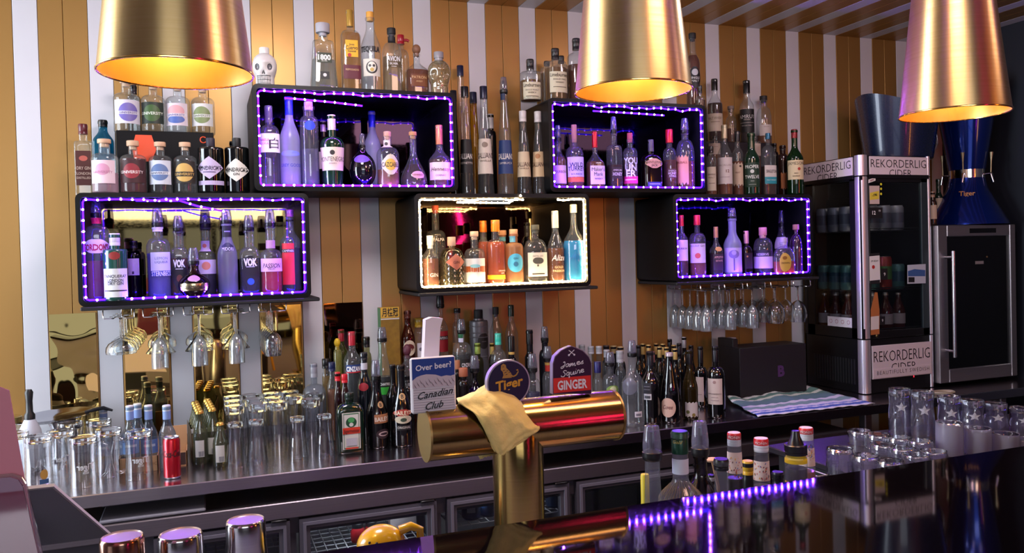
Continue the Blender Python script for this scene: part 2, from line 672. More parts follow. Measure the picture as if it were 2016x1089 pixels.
# boards under the lower boxes
for nm, X, lab in (('shelf_board', LBX, 'thin dark board under the lower left lit box'),
                   ('shelf_board', MBX, 'thin dark board under the warm lit box'),
                   ('shelf_board', RBX, 'thin dark board under the lower right lit box')):
    mb = MB()
    mb.box(X[0] + 0.005, X[1] + 0.03, YF - 0.004, YW - 0.012, 1.448, 1.4615, SOFTBLACK, 0.003)
    tag(mb.build(nm), lab, 'board', 'boards under the lit boxes')

# ---------------------------------------------------------------- steel back counter with bench fridges
STEEL = brushed('#c6bdc3', 0.20, 0.0, 'H', '#b3aab1')
STEELD = brushed('#a39aa2', 0.38, 0.0, 'H', '#948b93')
YC = 2.785
t = thing('back_counter', 'long stainless steel counter along the striped wall', 'counter', (0, 3.1, 0))
mb = MB(); mb.box(-1.6, 3.90, YC - 3.1, 0.336, 0.858, 0.900, STEEL, 0.003); mb.build('worktop', t)
mb = MB(); mb.box(-1.6, 3.90, 0.325, 0.337, 0.90, 0.935, STEELD, 0.002); mb.build('upstand', t)
for x in (2.72, 3.55):
    mb = MB(); mb.box(x, x + 0.04, YC - 3.1 + 0.03, YC - 3.1 + 0.07, 0.0, 0.858, STEELD, 0.004); mb.build('leg', t)
mb = MB(); mb.box(2.50, 3.88, -0.22, 0.32, 0.50, 0.525, STEELD, 0.003); mb.build('lower_shelf', t)

zt = 0.80
FR = noisy('#5a5762', '#4f4c57', 6, 0.42)
FRL = P('#74707e', 0.35)
LINER = P('#c9ccd0', 0.5)
t = thing('bench_fridge', 'low glass door bench fridge under the steel counter', 'fridge', (0, 3.1, 0))
mb = MB(); mb.box(-1.5, 2.62, YC - 3.1 + 0.0, 0.30, zt - 0.055, zt, STEELD, 0.003); mb.build('top', t)
dpx = [(300, 570, 1000), (589, 861, 1015), (881, 1122, 980), (1136, 1390, 950)]
xs = [(W(a, v, YC).x, W(b, v, YC).x) for a, b, v in dpx]
mb = MB()
xa, xb = -1.5, 2.60
mb.box(xa, xb, 0.27, 0.30, 0.08, zt - 0.056, FR)
mb.box(xa, xb, YC - 3.1 + 0.05, 0.30, 0.06, 0.10, FR)
for x in [xa, xs[0][0] - 0.02] + [q[1] for q in xs] + [xb - 0.03]:
    mb.box(x, x + 0.022, YC - 3.1 + 0.035, 0.29, 0.10, zt - 0.056, FR)
mb.box(xa, xb, YC - 3.1 + 0.03, YC - 3.1 + 0.09, zt - 0.115, zt - 0.056, FR)
mb.box(xs[0][0], xb - 0.03, 0.255, 0.269, 0.10, zt - 0.12, LINER)
mb.build('cabinet', t)
for k, (a, b) in enumerate(xs):
    d = bpy.data.objects.new('door', None); COL.objects.link(d); d.parent = t
    d.location = (a, YC - 3.1 + 0.004, 0)
    w, z0, z1 = b - a, 0.12, zt - 0.063
    mb = MB()
    for (e, wd_, yy, mt) in ((0.0, 0.014, 0.0, FR), (0.012, 0.010, -0.006, FRL), (0.020, 0.015, 0.002, FR)):
        for (p0, p1, q0, q1) in (((e, z0 + e), (w - e, z0 + e), (e + wd_, z0 + e + wd_), (w - e - wd_, z0 + e + wd_)),
                                 ((w - e, z0 + e), (w - e, z1 - e), (w - e - wd_, z0 + e + wd_), (w - e - wd_, z1 - e - wd_)),
                                 ((w - e, z1 - e), (e, z1 - e), (w - e - wd_, z1 - e - wd_), (e + wd_, z1 - e - wd_)),
                                 ((e, z1 - e), (e, z0 + e), (e + wd_, z1 - e - wd_), (e + wd_, z0 + e + wd_))):
            mb.prism([(p0[0], yy, p0[1]), (p1[0], yy, p1[1]), (q1[0], yy, q1[1]), (q0[0], yy, q0[1])], (0, 0.03 - yy, 0), mt)
    mb.build('door_frame', d, smooth=False)
    mb = MB(); mb.box(0.032, w - 0.032, 0.012, 0.018, z0 + 0.032, z1 - 0.032, GL('#dde2e4', 0.7)); mb.build('door_pane', d)
    mb = MB(); mb.box(w - 0.06, w - 0.01, -0.012, 0.02, z1 + 0.001, z1 + 0.009, BLACK, 0.002); mb.build('hinge', d)
for k, (a, b) in enumerate(xs[:3]):
    for z in (0.38, (0.64, 0.585, 0.616)[k]):
        mb = MB()
        for i in range(9):
            yy = YC - 3.1 + 0.06 + i * 0.045
            mb.tube([(a + 0.03, yy, z), (b - 0.02, yy, z)], 0.0025, P('#d9dadd', 0.35), 6)
        for i in range(13):
            xx = a + 0.03 + i * (b - a - 0.05) / 12
            mb.tube([(xx, YC - 3.1 + 0.05, z + 0.003), (xx, 0.25, z + 0.003)], 0.0022, P('#d9dadd', 0.35), 6)
        mb.build('wire_shelf', t)
for x in ((xs[1][0] + xs[1][1]) / 2, (xs[2][0] + xs[2][1]) / 2):
    mb = MB(); mb.tube([(x - 0.12, YC - 3.1 + 0.10, zt - 0.125), (x + 0.12, YC - 3.1 + 0.10, zt - 0.125)], 0.007, EM('#f2f4ff', 20)); mb.build('lamp', t)

# grey tray slid on the bench fridge top
a, b = Wz(200, 1022, zt), Wz(405, 985, zt)
mb = MB()
mb.box(0, b.x - a.x, 0, 0.17, 0, 0.012, P('#8b8893', 0.5), 0.004)
tag(mb.build('drip_tray', None, (a.x, YC + 0.012, zt + 0.0005)), 'flat grey tray lying under the edge of the steel counter', 'tray')

# ---------------------------------------------------------------- bar top in front
BARTOP = noisy('#0c070a', '#080406', 90, 0.03, coat=0.0, rough2=0.055, spec=0.4)
t = thing('bar', 'black polished bar with mirror-like top', 'bar', (1.4, 1.0, 0))
mb = MB(); mb.box(-2.2, 2.4, -0.70, 0.264, 1.110, 1.155, BARTOP, 0.0015); mb.build('bar_top', t, smooth=False)
mb = MB(); mb.box(-2.2, 2.4, -0.45, 0.215, 0.0, 1.109, noisy('#1a1418', '#151014', 5, 0.5)); mb.build('bar_body', t, smooth=False)
mb = MB(); mb.box(-2.2, 2.4, 0.216, 0.223, 0.02, 1.105, P('#a59fa4', 0.45, 0.2)); mb.build('added_bounce_panel', t, smooth=False)  # unseen pale panel added so the steel counter front reflects something brighter

# speed rail and glass-washing bench behind the bar
t = thing('speed_rail', 'steel bottle rail behind the bar', 'bottle rail', (1.25, 1.56, 0))
mb = MB(); mb.box(-0.62, 0.41, -0.125, 0.09, 0.855, 0.865, STEELD, 0.002); mb.build('tray', t)
mb = MB(); mb.box(-0.62, 0.41, 0.086, 0.09, 0.865, 0.94, STEELD, 0.001); mb.build('front_rail', t)
for x in (-0.6, 0.37):
    mb = MB(); mb.box(x, x + 0.03, -0.02, 0.01, 0.0, 0.855, STEELD); mb.build('leg', t)
t = thing('glass_bench', 'dark steel bench for clean glasses behind the bar', 'bench', (2.3, 1.95, 0))
mb = MB(); mb.box(-0.62, 1.25, -0.40, 0.22, 0.945, 0.965, P('#3a363c', 0.4, 0.7), 0.003); mb.build('top', t)
mb = MB(); mb.box(-0.60, 1.2, -0.38, 0.18, 0.55, 0.944, P('#1a181c', 0.5), 0.003); mb.build('cabinet', t)
for x in (-0.6, 1.2):
    for y in (-0.38, 0.15):
        mb = MB(); mb.box(x, x + 0.03, y, y + 0.03, 0.0, 0.55, STEELD); mb.build('leg', t)
mb = MB()
pw = W(1603, 905, 1.72); pe = W(1627, 905, 1.72)
for k in range(3):
    z = 0.972 + k * 0.012
    mb.tube([(pw.x - 2.3, 1.72 - 1.95, z), (pe.x - 2.3, 1.72 - 1.95, z), (pe.x - 2.3, 1.82 - 1.95, z)], 0.0016, P('#b8b6bc', 0.4, 0.6), 6)
for k in range(4):
    xx = pw.x + (pe.x - pw.x) * k / 3 - 2.3
    mb.tube([(xx, 1.72 - 1.95, 0.965), (xx, 1.72 - 1.95, 0.997)], 0.0014, P('#b8b6bc', 0.4, 0.6), 6)
mb.build('wire_rack', t)

# ---------------------------------------------------------------- brass pendant lamps
BRASS = brushed('#dcc390', 0.34, 0.65, 'Z', '#cbae74')
BRASSIN = P('#ecc078', 0.42, 1.0)
RIM = P('#d8b46a', 0.18, 1.0)
lamps = [((-0.033, 1.576, 0.340), 'leftmost of the three brass pendant lamps, in front of the gin bottles'),
         ((0.914, 1.616, 0.361), 'middle one of the three brass pendant lamps, before the upper right box'),
         ((1.825, 1.566, 0.335), 'rightmost of the three brass pendant lamps, glowing orange near the fridge')]
for (x, y, z), lab in lamps:
    t = thing('pendant_lamp', lab, 'pendant lamp', (x, y, z + EYE), 'brass pendant lamps over the bar')
    H, r0, r1 = 0.36, 0.130, 0.089
    sh = MB()
    sh.lathe([(r0, 0), (r0 - (r0 - r1) * 0.5, H * 0.5), (r1, H), (r1 - 0.01, H + 0.006), (0.02, H + 0.008)], BRASS, 64, bottom=False)
    sh.build('shade', t)
    mb = MB(); mb.lathe([(r0 - 0.002, 0.0), (r0 - 0.002 - (r0 - r1) * 0.5, H * 0.5), (r1 - 0.002, H - 0.002), (0.02, H - 0.002)], BRASSIN, 64, bottom=False); mb.build('shade_lining', t)
    mb = MB(); mb.tube([(r0 * math.cos(a * math.pi / 32), r0 * math.sin(a * math.pi / 32), 0) for a in range(64)], 0.0022, RIM, 8, closed=True); mb.build('rim', t)
    mb = MB(); mb.lathe([(0.022, H + 0.008), (0.022, H + 0.06), (0.008, H + 0.075)], BLACK, 20); mb.build('lamp_holder', t)
    mb = MB(); mb.tube([(0, 0, H + 0.07), (0, 0, ZC - 0.008 - z - EYE)], 0.004, BLACK, 8); mb.build('cord', t)
    mb = MB(); mb.ball((0, 0, 0.235), 0.032, EM('#ffb45a', 45), 16, 10); mb.build('bulb', t)
    l = bpy.data.lights.new('lamp_light', 'POINT'); l.energy = 8; l.color = (1.0, 0.62, 0.24); l.shadow_soft_size = 0.03
    lo = bpy.data.objects.new('lamp_light', l); COL.objects.link(lo); lo.parent = t; lo.location = (0, 0, 0.17)

# ---------------------------------------------------------------- brass beer tower
TB = brushed('#bfa063', 0.17, 0.3, 'X', '#b19254')
TBZ = brushed('#bfa063', 0.19, 0.3, 'Z', '#b19254')
TY = 1.53
t = thing('beer_tower', 'brass T-shaped beer tower with three tap badges behind the bar', 'beer tower', (0.582, TY, 0.90))
mb = MB()
n = 48
vs, fs = [], []
xl, xr, r, zc = 0.392 - 0.582, 0.798 - 0.582, 0.0515, 0.358
mb.tube([(xl, 0, zc), (xl + 0.2, 0, zc), (xr, 0, zc)], r, TB, 48); mb.build('arm', t)
for x in (xl - 0.003, xr):
    mb = MB(); mb.tube([(x, 0, zc), (x + 0.004, 0, zc)], r + 0.0015, P('#a8925c', 0.38, 1.0), 48); mb.build('end_cap', t)
mb = MB(); mb.lathe([(0.0515, 0.0), (0.0515, 0.16), (0.0515, zc - 0.01)], TBZ, 48); mb.build('column', t)
mb = MB(); mb.lathe([(0.075, -0.001), (0.075, 0.012), (0.056, 0.018), (0.053, 0.018)], RIM, 40); mb.build('base_flange', t)


def local(p):
    return (p[0] - 0.582, p[1] - TY, p[2] - 0.90)


yb = TY - 0.02
def badge_pts(px, y):
    return [local(W(u, v, y)) for u, v in px]


# square badge with mountains
BL, CREAM = P('#1d3f8f', 0.35), P('#cfc0c4', 0.45)
q = badge_pts([(811, 806), (811, 706), (896, 698), (899, 800)], yb)
q = [(q[0][0], q[0][1], q[0][2] - 0.01), q[1], q[2], (q[2][0], q[3][1], q[0][2] - 0.01)]
x0, x1, z0, z1 = q[0][0], q[2][0], q[0][2], q[1][2]
mb = MB()
mb.box(x0, x1, q[0][1], q[0][1] + 0.012, z0, z1, P('#d9d4da', 0.4), 0.003)
hh, ww, yf = z1 - z0, x1 - x0, q[0][1] - 0.0006
mb.prism([(x0 + 0.002, yf, z0 + hh * 0.60), (x1 - 0.002, yf, z0 + hh * 0.58), (x1 - 0.002, yf, z1 - 0.002), (x0 + 0.002, yf, z1 - 0.002)], (0, 0.0004, 0), BL)
ridge = [(0, .60), (.1, .66), (.2, .685), (.33, .70), (.45, .69), (.55, .68), (.68, .64), (.8, .655), (.9, .64), (1, .66)]
mb.prism([(x0 + 0.002, yf - 0.0004, z0 + hh * 0.46)] + [(x1 - 0.002, yf - 0.0004, z0 + hh * 0.46)] + [(x0 + 0.002 + (ww - 0.004) * a, yf - 0.0004, z0 + hh * b) for a, b in reversed(ridge)], (0, 0.0004, 0), P('#c7bcc4', 0.5))
for k in range(14):
    a = 0.05 + 0.065 * k
    b = 0.5 + 0.09 * ((k * 37 % 11) / 11)
    mb.prism([(x0 + ww * a, yf - 0.0008, z0 + hh * (b + .05)), (x0 + ww * (a + .03), yf - 0.0008, z0 + hh * (b - .02)), (x0 + ww * (a + .075), yf - 0.0008, z0 + hh * (b - .05))], (0, 0.0003, 0), P('#7d6a72', 0.6))
for k in range(9):
    zz = z0 + hh * (0.06 + 0.045 * k)
    mb.prism([(x0 + 0.004, yf, zz), (x1 - 0.004, yf, zz), (x1 - 0.004, yf, zz + 0.001), (x0 + 0.004, yf, zz + 0.001)], (0, 0.0003, 0), P('#a9a0a8', 0.5))
LT = P('#e8e6ee', 0.5)
INK = P('#15151a', 0.5)
flat = lambda cx, y, cz, sl=0.0: (lambda a, b: (cx + a, y, cz + b + sl * a))
mb.text('Over beer?', LT, flat(x0 + ww * .5, yf - 0.001, z0 + hh * .84, 0.06), hh * 0.105, maxw=ww * .82, bold=0.02)
mb.text('Canadian', INK, flat(x0 + ww * .53, yf - 0.001, z0 + hh * .35, 0.1), hh * 0.13, maxw=ww * .92, shear=0.4, bold=0.012)
mb.text('Club', INK, flat(x0 + ww * .5, yf - 0.001, z0 + hh * .14, 0.1), hh * 0.13, maxw=ww * .6, shear=0.4, bold=0.012)
o = mb.build('tap_badge', t); o['label'] = 'square blue and cream tap badge with mountains'
# round badge
c = local(W(1001.5, 754, yb)); R0 = (W(1044, 752, yb).x - W(959, 752, yb).x) / 2
mb = MB()
NV = P('#131838', 0.35)
ORG = P('#d49a2e', 0.4)
circ = lambda rr, y: [(c[0] + rr * math.cos(a * math.pi / 24), y, c[2] + rr * math.sin(a * math.pi / 24)) for a in range(48)]
mb.prism(circ(R0, c[1]), (0, 0.014, 0), P('#b9b4c4', 0.3, 0.4))
mb.prism(circ(R0 * 0.94, c[1] - 0.0006), (0, 0.0005, 0), NV)
mb.text('Tiger', ORG, flat(c[0] + 0.001, c[1] - 0.0012, c[2] - R0 * .02, 0.16), R0 * 0.42, maxw=R0 * 1.4, bold=0.03)
# the big cat sitting on the word
cat = [(-.30, .22), (-.24, .36), (-.27, .5), (-.36, .60), (-.34, .78), (-.24, .86), (-.13, .80), (-.10, .66), (0, .56), (.10, .44), (.18, .30), (.14, .22)]
mb.prism([(c[0] + R0 * a, c[1] - 0.0012, c[2] + R0 * b) for a, b in cat], (0, 0.0005, 0), P('#b0803a', 0.5))
mb.tube([(c[0] + R0 * a, c[1] - 0.0010, c[2] + R0 * b) for a, b in ((.12, .28), (.24, .27), (.36, .33), (.44, .45), (.42, .55), (.36, .52))], R0 * .035, P('#b0803a', 0.5), 6)
for a, b, e in ((-.28, .55, .14), (-.22, .45, .16), (-.12, .52, .13), (-.02, .44, .12), (.08, .36, .1), (-.3, .7, .12), (-.16, .36, .14)):
    mb.prism([(c[0] + R0 * a, c[1] - 0.0018, c[2] + R0 * b), (c[0] + R0 * (a + e * .8), c[1] - 0.0018, c[2] + R0 * (b + .015)), (c[0] + R0 * (a + e * .5), c[1] - 0.0018, c[2] + R0 * (b + .04))], (0, 0.0004, 0), NV)
o = mb.build('tap_badge', t); o['label'] = 'round navy tap badge with a tiger'
mb = MB(); mb.box(c[0] - 0.008, c[0] + 0.008, c[1] + 0.004, c[1] + 0.012, zc, c[2], BLACK); mb.build('badge_stem', t)
# arched badge
px = [(1088, 776), (1088, 716), (1092, 702), (1104, 690), (1116, 684), (1125, 681), (1134, 684), (1148, 690), (1160, 702), (1165, 716), (1165, 776)]
q = badge_pts(px, yb)
PL = P('#241a33', 0.35)
xm = (q[0][0] + q[-1][0]) / 2
mb = MB()
mb.prism(q, (0, 0.014, 0), P('#8f8798', 0.35, 0.4))
sc = lambda p, k: (xm + (p[0] - xm) * k, p[1] - 0.0006, p[2] - (0.0015 if p[2] > q[1][2] - 0.001 else -0.001))
mb.prism([sc(p, 0.965) for p in q], (0, 0.0005, 0), PL)
zr0, zr1 = local(W(1125, 771, yb))[2], local(W(1125, 742, yb))[2]
wq = (q[-1][0] - q[0][0])
mb.prism([(q[0][0] + 0.002, q[0][1] - 0.0012, zr0), (q[-1][0] - 0.002, q[0][1] - 0.0012, zr0), (q[-1][0] - 0.002, q[0][1] - 0.0012, zr1), (q[0][0] + 0.002, q[0][1] - 0.0012, zr1)], (0, 0.0005, 0), P('#d8322a', 0.4))
mb.text('GINGER', LT, flat(xm, q[0][1] - 0.0018, (zr0 + zr1) / 2), (zr1 - zr0) * .62, maxw=wq * .76, bold=0.03)
SCRIPT = {'J': [[(.55, 1.0), (.3, .92), (.45, 1.05), (.55, .7), (.45, .1), (.2, -.1), (.1, .1), (.5, .4)]],
          'a': [[(.55, .5), (.25, .55), (.1, .25), (.3, .0), (.55, .5), (.55, .05), (.75, .1)]],
          'm': [[(.0, .1), (.1, .5), (.12, .0), (.3, .5), (.38, .0), (.58, .5), (.66, .0), (.8, .1)]],
          'e': [[(.05, .2), (.4, .35), (.35, .55), (.1, .45), (.1, .1), (.35, .0), (.55, .15)]],
          's': [[(.05, .1), (.35, .55), (.3, .3), (.45, .1), (.25, .0), (.1, .05)]],
          'S': [[(.75, .9), (.5, 1.05), (.3, .8), (.6, .45), (.5, .0), (.15, .0), (.1, .2)]],
          'q': [[(.5, .5), (.2, .55), (.1, .2), (.3, .0), (.5, .5), (.5, -.4), (.62, -.2)]],
          'u': [[(.05, .5), (.1, .05), (.3, .0), (.45, .5), (.48, .0), (.65, .1)]],
          'i': [[(.1, .5), (.12, .0), (.3, .1)], [(.12, .75), (.14, .8)]],
          'r': [[(.05, .0), (.1, .5), (.35, .45), (.4, .0), (.5, .1)]]}
ADV = {'J': .62, 'a': .68, 'm': .85, 'e': .52, 's': .5, 'S': .72, 'q': .62, 'u': .62, 'i': .3, 'r': .48}
for word, vmid in (('James', 716), ('Squire', 733)):
    tw = sum(ADV[c_] for c_ in word)
    kx = wq * .60 / tw
    kz = .0115
    px0, zm_ = xm - wq * .30, local(W(1125, vmid, yb))[2] - .004
    for c_ in word:
        for stroke in SCRIPT[c_]:
            pts_ = [Vector((px0 + (a_ + .15 * z_) * kx, q[0][1] - .0012, zm_ + z_ * kz + (px0 - xm) * .12)) for a_, z_ in stroke]
            sm = []
            for i_ in range(len(pts_) - 1):
                p0_, p1_, p2_, p3_ = pts_[max(i_ - 1, 0)], pts_[i_], pts_[i_ + 1], pts_[min(i_ + 2, len(pts_) - 1)]
                for s_ in (0, .25, .5, .75):
                    sm.append(0.5 * ((2 * p1_) + (p2_ - p0_) * s_ + (2 * p0_ - 5 * p1_ + 4 * p2_ - p3_) * s_ ** 2 + (3 * p1_ - p0_ - 3 * p2_ + p3_) * s_ ** 3))
            sm.append(pts_[-1])
            mb.tube(sm, .00085, LT, 5)
        px0 += ADV[c_] * kx
cz = local(W(1127, 694, yb))[2]
for s in (-1, 1):
    mb.tube([(xm - s * 0.006, q[0][1] - 0.001, cz - 0.005), (xm + s * 0.006, q[0][1] - 0.001, cz + 0.005)], 0.0008, LT, 6)
    mb.ball((xm - s * 0.006, q[0][1] - 0.001, cz - 0.005), 0.0022, LT, 8, 5, 1, .3, 1)
o = mb.build('tap_badge', t); o['label'] = 'arched dark purple tap badge with red band'
# tall white handle behind the square badge
yh = TY + 0.035
q = [local(W(u, v, yh)) for u, v in ((831, 790), (838, 630), (850, 625), (872, 627), (867, 645), (860, 790))]
mb = MB(); mb.prism(q, (0, 0.022, 0), P('#e6dde2', 0.35)); o = mb.build('tap_handle', t, smooth=False); o['label'] = 'tall white faceted tap handle'
for k, ux in enumerate((852, 1000, 1126)):
    p = local(W(ux, 800, TY + 0.06))
    mb = MB(); mb.tube([(p[0], 0.045, zc), (p[0], 0.10, zc + 0.005), (p[0], 0.115, zc - 0.03), (p[0], 0.118, zc - 0.075)], [0.012, 0.011, 0.009, 0.008], CHROME, 12); mb.build('spout', t)

# yellow cloth over the arm
rows = [[(945, 905, .075), (955, 900, .075), (965, 898, .075), (972, 894, .075), (980, 890, .075)],
        [(905, 800, .072), (935, 790, .070), (960, 775, .070), (1000, 780, .070), (1040, 806, .070)],
        [(899, 786, .03), (935, 772, .03), (962, 756, .03), (1000, 763, .03), (1042, 800, .03)],
        [(903, 792, -.012), (940, 778, -.02), (972, 772, -.022), (1012, 782, -.022), (1052, 818, -.02)],
        [(915, 801, -.03), (948, 800, -.042), (978, 793, -.046), (1018, 806, -.044), (1057, 830, -.040)],
        [(935, 816, -.050), (960, 820, -.062), (988, 812, -.056), (1026, 832, -.060), (1062, 842, -.052)],
        [(950, 838, -.058), (968, 846, -.066), (1000, 842, -.062), (1032, 846, -.064), (1058, 850, -.058)],
        [(961, 862, -.060), (975, 868, -.066), (1000, 868, -.066), (1024, 862, -.064), (1043, 860, -.060)],
        [(968, 880, -.060), (980, 885, -.064), (994, 888, -.066), (1008, 882, -.064), (1020, 874, -.060)],
        [(974, 889, -.060), (982, 893, -.062), (990, 896, -.063), (996, 891, -.062), (1002, 887, -.060)]]
P3 = [[W(u, v, TY + dy) for u, v, dy in r] for r in rows]


def cr(a, b, c_, d, s):
    return 0.5 * ((2 * b) + (c_ - a) * s + (2 * a - 5 * b + 4 * c_ - d) * s * s + (3 * b - a - 3 * c_ + d) * s ** 3)


def refine(L, k):
    out = []
    for i in range(len(L) - 1):
        for j in range(k):
            out.append(cr(L[max(i - 1, 0)], L[i], L[i + 1], L[min(i + 2, len(L) - 1)], j / k))
    return out + [L[-1]]


P3 = [refine(r, 7) for r in P3]
P3 = list(map(list, zip(*[refine(list(c_), 6) for c_ in zip(*P3)])))
for i, r_ in enumerate(P3):
    for j, p in enumerate(r_):
        p.y += 0.0016 * math.sin(j * 0.9 + i * 0.35) * math.sin(i * 0.5)
        p.z += 0.0010 * math.sin(j * 1.3 - i * 0.4)
mb = MB()
mb.grid([[tuple(p) for p in r_] for r_ in P3], noisy('#f2d88a', '#e4c674', 30, 0.8, bump=0.3))
o = mb.build('cleaning_cloth', sharp=180)
sd = o.modifiers.new('thickness', 'SOLIDIFY'); sd.thickness = 0.0022; sd.offset = 0
tag(o, 'crumpled yellow cloth draped over the brass beer tower', 'cloth')
# ---------------------------------------------------------------- bottles
WOOD = P('#c9a57c', 0.6)
COVER = GL('#cfcfd8', 0.55, 0.05, 1.6, 0.24, '#c4c4d6')
PAPER = '#dcd8d4'
GREEN = GL('#1d5a30', 0.35, 0.03, 1.0, 0.25, '#1c6a34')
DARKG = P('#07090a', 0.08, coat=0.6)
FROST = GL('#c3c8e6', 0.6, 0.25, 0.6, 0.55, '#c9cfe6')


def LQ(c, body=0.5):
    return GL(c, 0.75, 0.05, 0.4, min(0.9, body * 1.3 + 0.1), c)


def bottle(g, xl, xr, vt, y, zb, label, name='spirit_bottle', group=None, glass=None, liq=None, lv=None, s0=None, s1=None,
           nw=None, cap=None, p=2.0, dr=1.0, labels=(), shape='round', taper=1.0, bulge=0.0, lip=True, cat='bottle', np_=2.0, foot=1.0):
    ox, oy, sc = g
    U = lambda a: ox + a / sc
    V = lambda b: oy + b / sc
    if isinstance(y, tuple):                        # y from the foot of the bottle on its surface
        y = Wz(U((xl + xr) / 2), V(y[1]), zb).y + 0.034
    glass = glass or CLEAR
    vm = V(vt + 200)
    wpt = lambda a: W(U(a), vm, y).x
    X0, X1 = wpt(xl), wpt(xr)
    xc = (X0 + X1) / 2
    phi = math.atan2(xc, y)
    rb = (X1 - X0) / 2 * math.cos(phi) if p < 3 else (X1 - X0) / 2 / (1 + dr * abs(math.tan(phi)))
    k = 2 * rb / abs(xr - xl)                       # metres per zoom pixel across
    zt = W(U((xl + xr) / 2), V(vt), y).z - zb
    Z = lambda v, yy=None: W(U((xl + xr) / 2), V(v), y if yy is None else yy).z - zb
    H = zt
    ctype, ccol, cv, cw = cap if cap else ('screw', '#111114', None, None)
    zc = Z(cv) if cv is not None else H * 0.88
    zs0 = Z(s0) if s0 is not None else H * 0.56
    zs1 = Z(s1) if s1 is not None else min(zc - 0.002, zs0 + H * 0.16)
    zs1 = min(zs1, zc - 0.001)
    rn = (nw * k / 2) if nw else rb * 0.34
    rt = rb * taper
    zg = H - 0.004 if ctype in ('screw', 'foil') else zc + 0.002    # top of the glass
    prof = [(rb * 0.90 * foot, 0.0, p), (rb * 0.985 * foot, 0.004, p), (rb * foot, 0.010, p)]
    if bulge:
        for i in range(1, 6):
            t = i / 6
            prof.append((rb, 0.010 + (zs0 - 0.010) * t, p))
    if shape == 'ball':
        prof = [(rb * 0.55, 0.0, p), (rb * 0.6, 0.004, p)]
        hz = zs1 / 2
        for i in range(1, 14):
            a = -math.pi / 2 + math.pi * i / 14
            r = rb * math.cos(a)
            if r > rn and (r > rb * 0.6 or a > 0):
                prof.append((r, hz + hz * math.sin(a), p))
    elif shape == 'pear':
        for i in range(1, 15):
            t = i / 14
            a = 0.5 + 0.5 * math.cos(math.pi * min(1, max(0, (t - 0.12) / 0.88)))
            prof.append((rn + (rb - rn) * a ** 0.9, 0.01 + (zs1 - 0.01) * t, p + (np_ - p) * t))
    else:
        if taper != 1.0:
            for i in range(1, 5):
                t = i / 5
                prof.append((rb * (1 + (taper - 1) * t), 0.010 + (zs0 - 0.010) * t, p))
        prof.append((rt, zs0, p))
        for i in range(1, 11):
            t = i / 10
            if shape == 'round':
                a = (1 - t ** 2.1) ** (1 / 2.1) if t < 1 else 0
            elif shape == 'step':
                a = (1 - t ** 5) ** (1 / 5) if t < 1 else 0
            else:
                a = 0.5 + 0.5 * math.cos(math.pi * t)
            prof.append((rn + (rt - rn) * a, zs0 + (zs1 - zs0) * t, p + (np_ - p) * t))
    if lip and zg - zs1 > 0.02:
        prof += [(rn, zs1 + (zg - zs1) * 0.6, np_), (rn, zg - 0.012, np_), (rn * 1.16, zg - 0.010, np_), (rn * 1.16, zg - 0.001, np_), (rn * 0.9, zg, np_)]
    else:
        prof += [(rn, (zs1 + zg) / 2, np_), (rn * 0.98, zg, np_)]
    t = thing(name, label, cat, (xc, y, zb + 0.0004), group)
    mb = MB(); mb.lathe(prof, glass, 28, dr=dr); mb.build('glass', t)
    zz = [q[1] for q in prof]; rr = [q[0] for q in prof]; pp = [q[2] for q in prof]
    R = lambda z: float(np.interp(z, zz, rr))
    PE = lambda z: float(np.interp(z, zz, pp))
    if liq is not None:
        zl = Z(lv) if lv is not None else zs0 * 0.9
        lp = [(q[0] * 0.93, max(q[1], 0.005), q[2]) for q in prof if q[1] < zl - 0.002]
        lp.append((R(zl) * 0.93, zl, PE(zl)))
        mb = MB(); mb.lathe(lp, liq, 24, dr=dr); mb.build('liquid', t)

    def S(be, z, off):
        e = PE(z)
        r = R(z) + off
        a, b = math.sin(be), math.cos(be)
        return (math.copysign(abs(a) ** (2 / e), a) * r, -math.copysign(abs(b) ** (2 / e), b) * (r * dr + (off - off * dr)), z)

    def SX(x, z, off):
        e = PE(z); r = R(z) + off
        f = min(0.995, max(-0.995, x / r))
        return (f * r, -(1 - abs(f) ** e) ** (1 / e) * (r * dr + off - off * dr), z)
    yfr = y - rb * dr
    for lb in labels:
        lx0, lx1, v0, v1, lc, sh, txt = lb
        z1, z0 = Z(v0, yfr), Z(v1, yfr)
        z0 = max(0.003, z0)
        zm, hz = (z0 + z1) / 2, (z1 - z0) / 2
        mb = MB()
        lm = lc if not isinstance(lc, str) else P(lc, 0.55)
        c2 = (xl + xr) / 2
        if p < 3:
            f = lambda a: math.asin(max(-0.985, min(0.985, (a - c2) / ((xr - xl) / 2) * (rb / max(R(zm), 1e-4)))))
            b0, b1 = -phi + f(lx0), -phi + f(lx1)
            bc, bw = (b0 + b1) / 2, (b1 - b0) / 2
            pt = lambda a, b, off: S(bc + bw * a, zm + hz * b, off)
            half = bw * R(zm)
        else:
            wf = min(0.93, (lx1 - lx0) / (xr - xl) * (1 + dr * abs(math.tan(phi))))
            half = wf * rb
            pt = lambda a, b, off: SX(half * a, zm + hz * b, off)
        if sh == 'r':
            mb.grid([[pt(-1 + 2 * i / 12, b, 0.0007) for i in range(13)] for b in (-1, -0.5, 0, 0.5, 1)], lm)
        elif sh == 'rag':
            mb.grid([[pt(-1 + 2 * i / 12, b + (0.12 * math.sin(i * 2.1) if abs(b) == 1 else 0), 0.0007) for i in range(13)] for b in (-1, -0.5, 0, 0.5, 1)], lm)
        else:
            out = []
            for i in range(32):
                q = 2 * math.pi * i / 32
                ca, sa = math.cos(q), math.sin(q)
                kk = 1.0 if sh == 'o' else (1 / (abs(ca) + abs(sa)) if sh[0] == 'd' else 1 / max(abs(ca), abs(sa) * 1.0, (abs(ca) + abs(sa)) * 0.78))
                out.append((ca * kk, sa * kk))
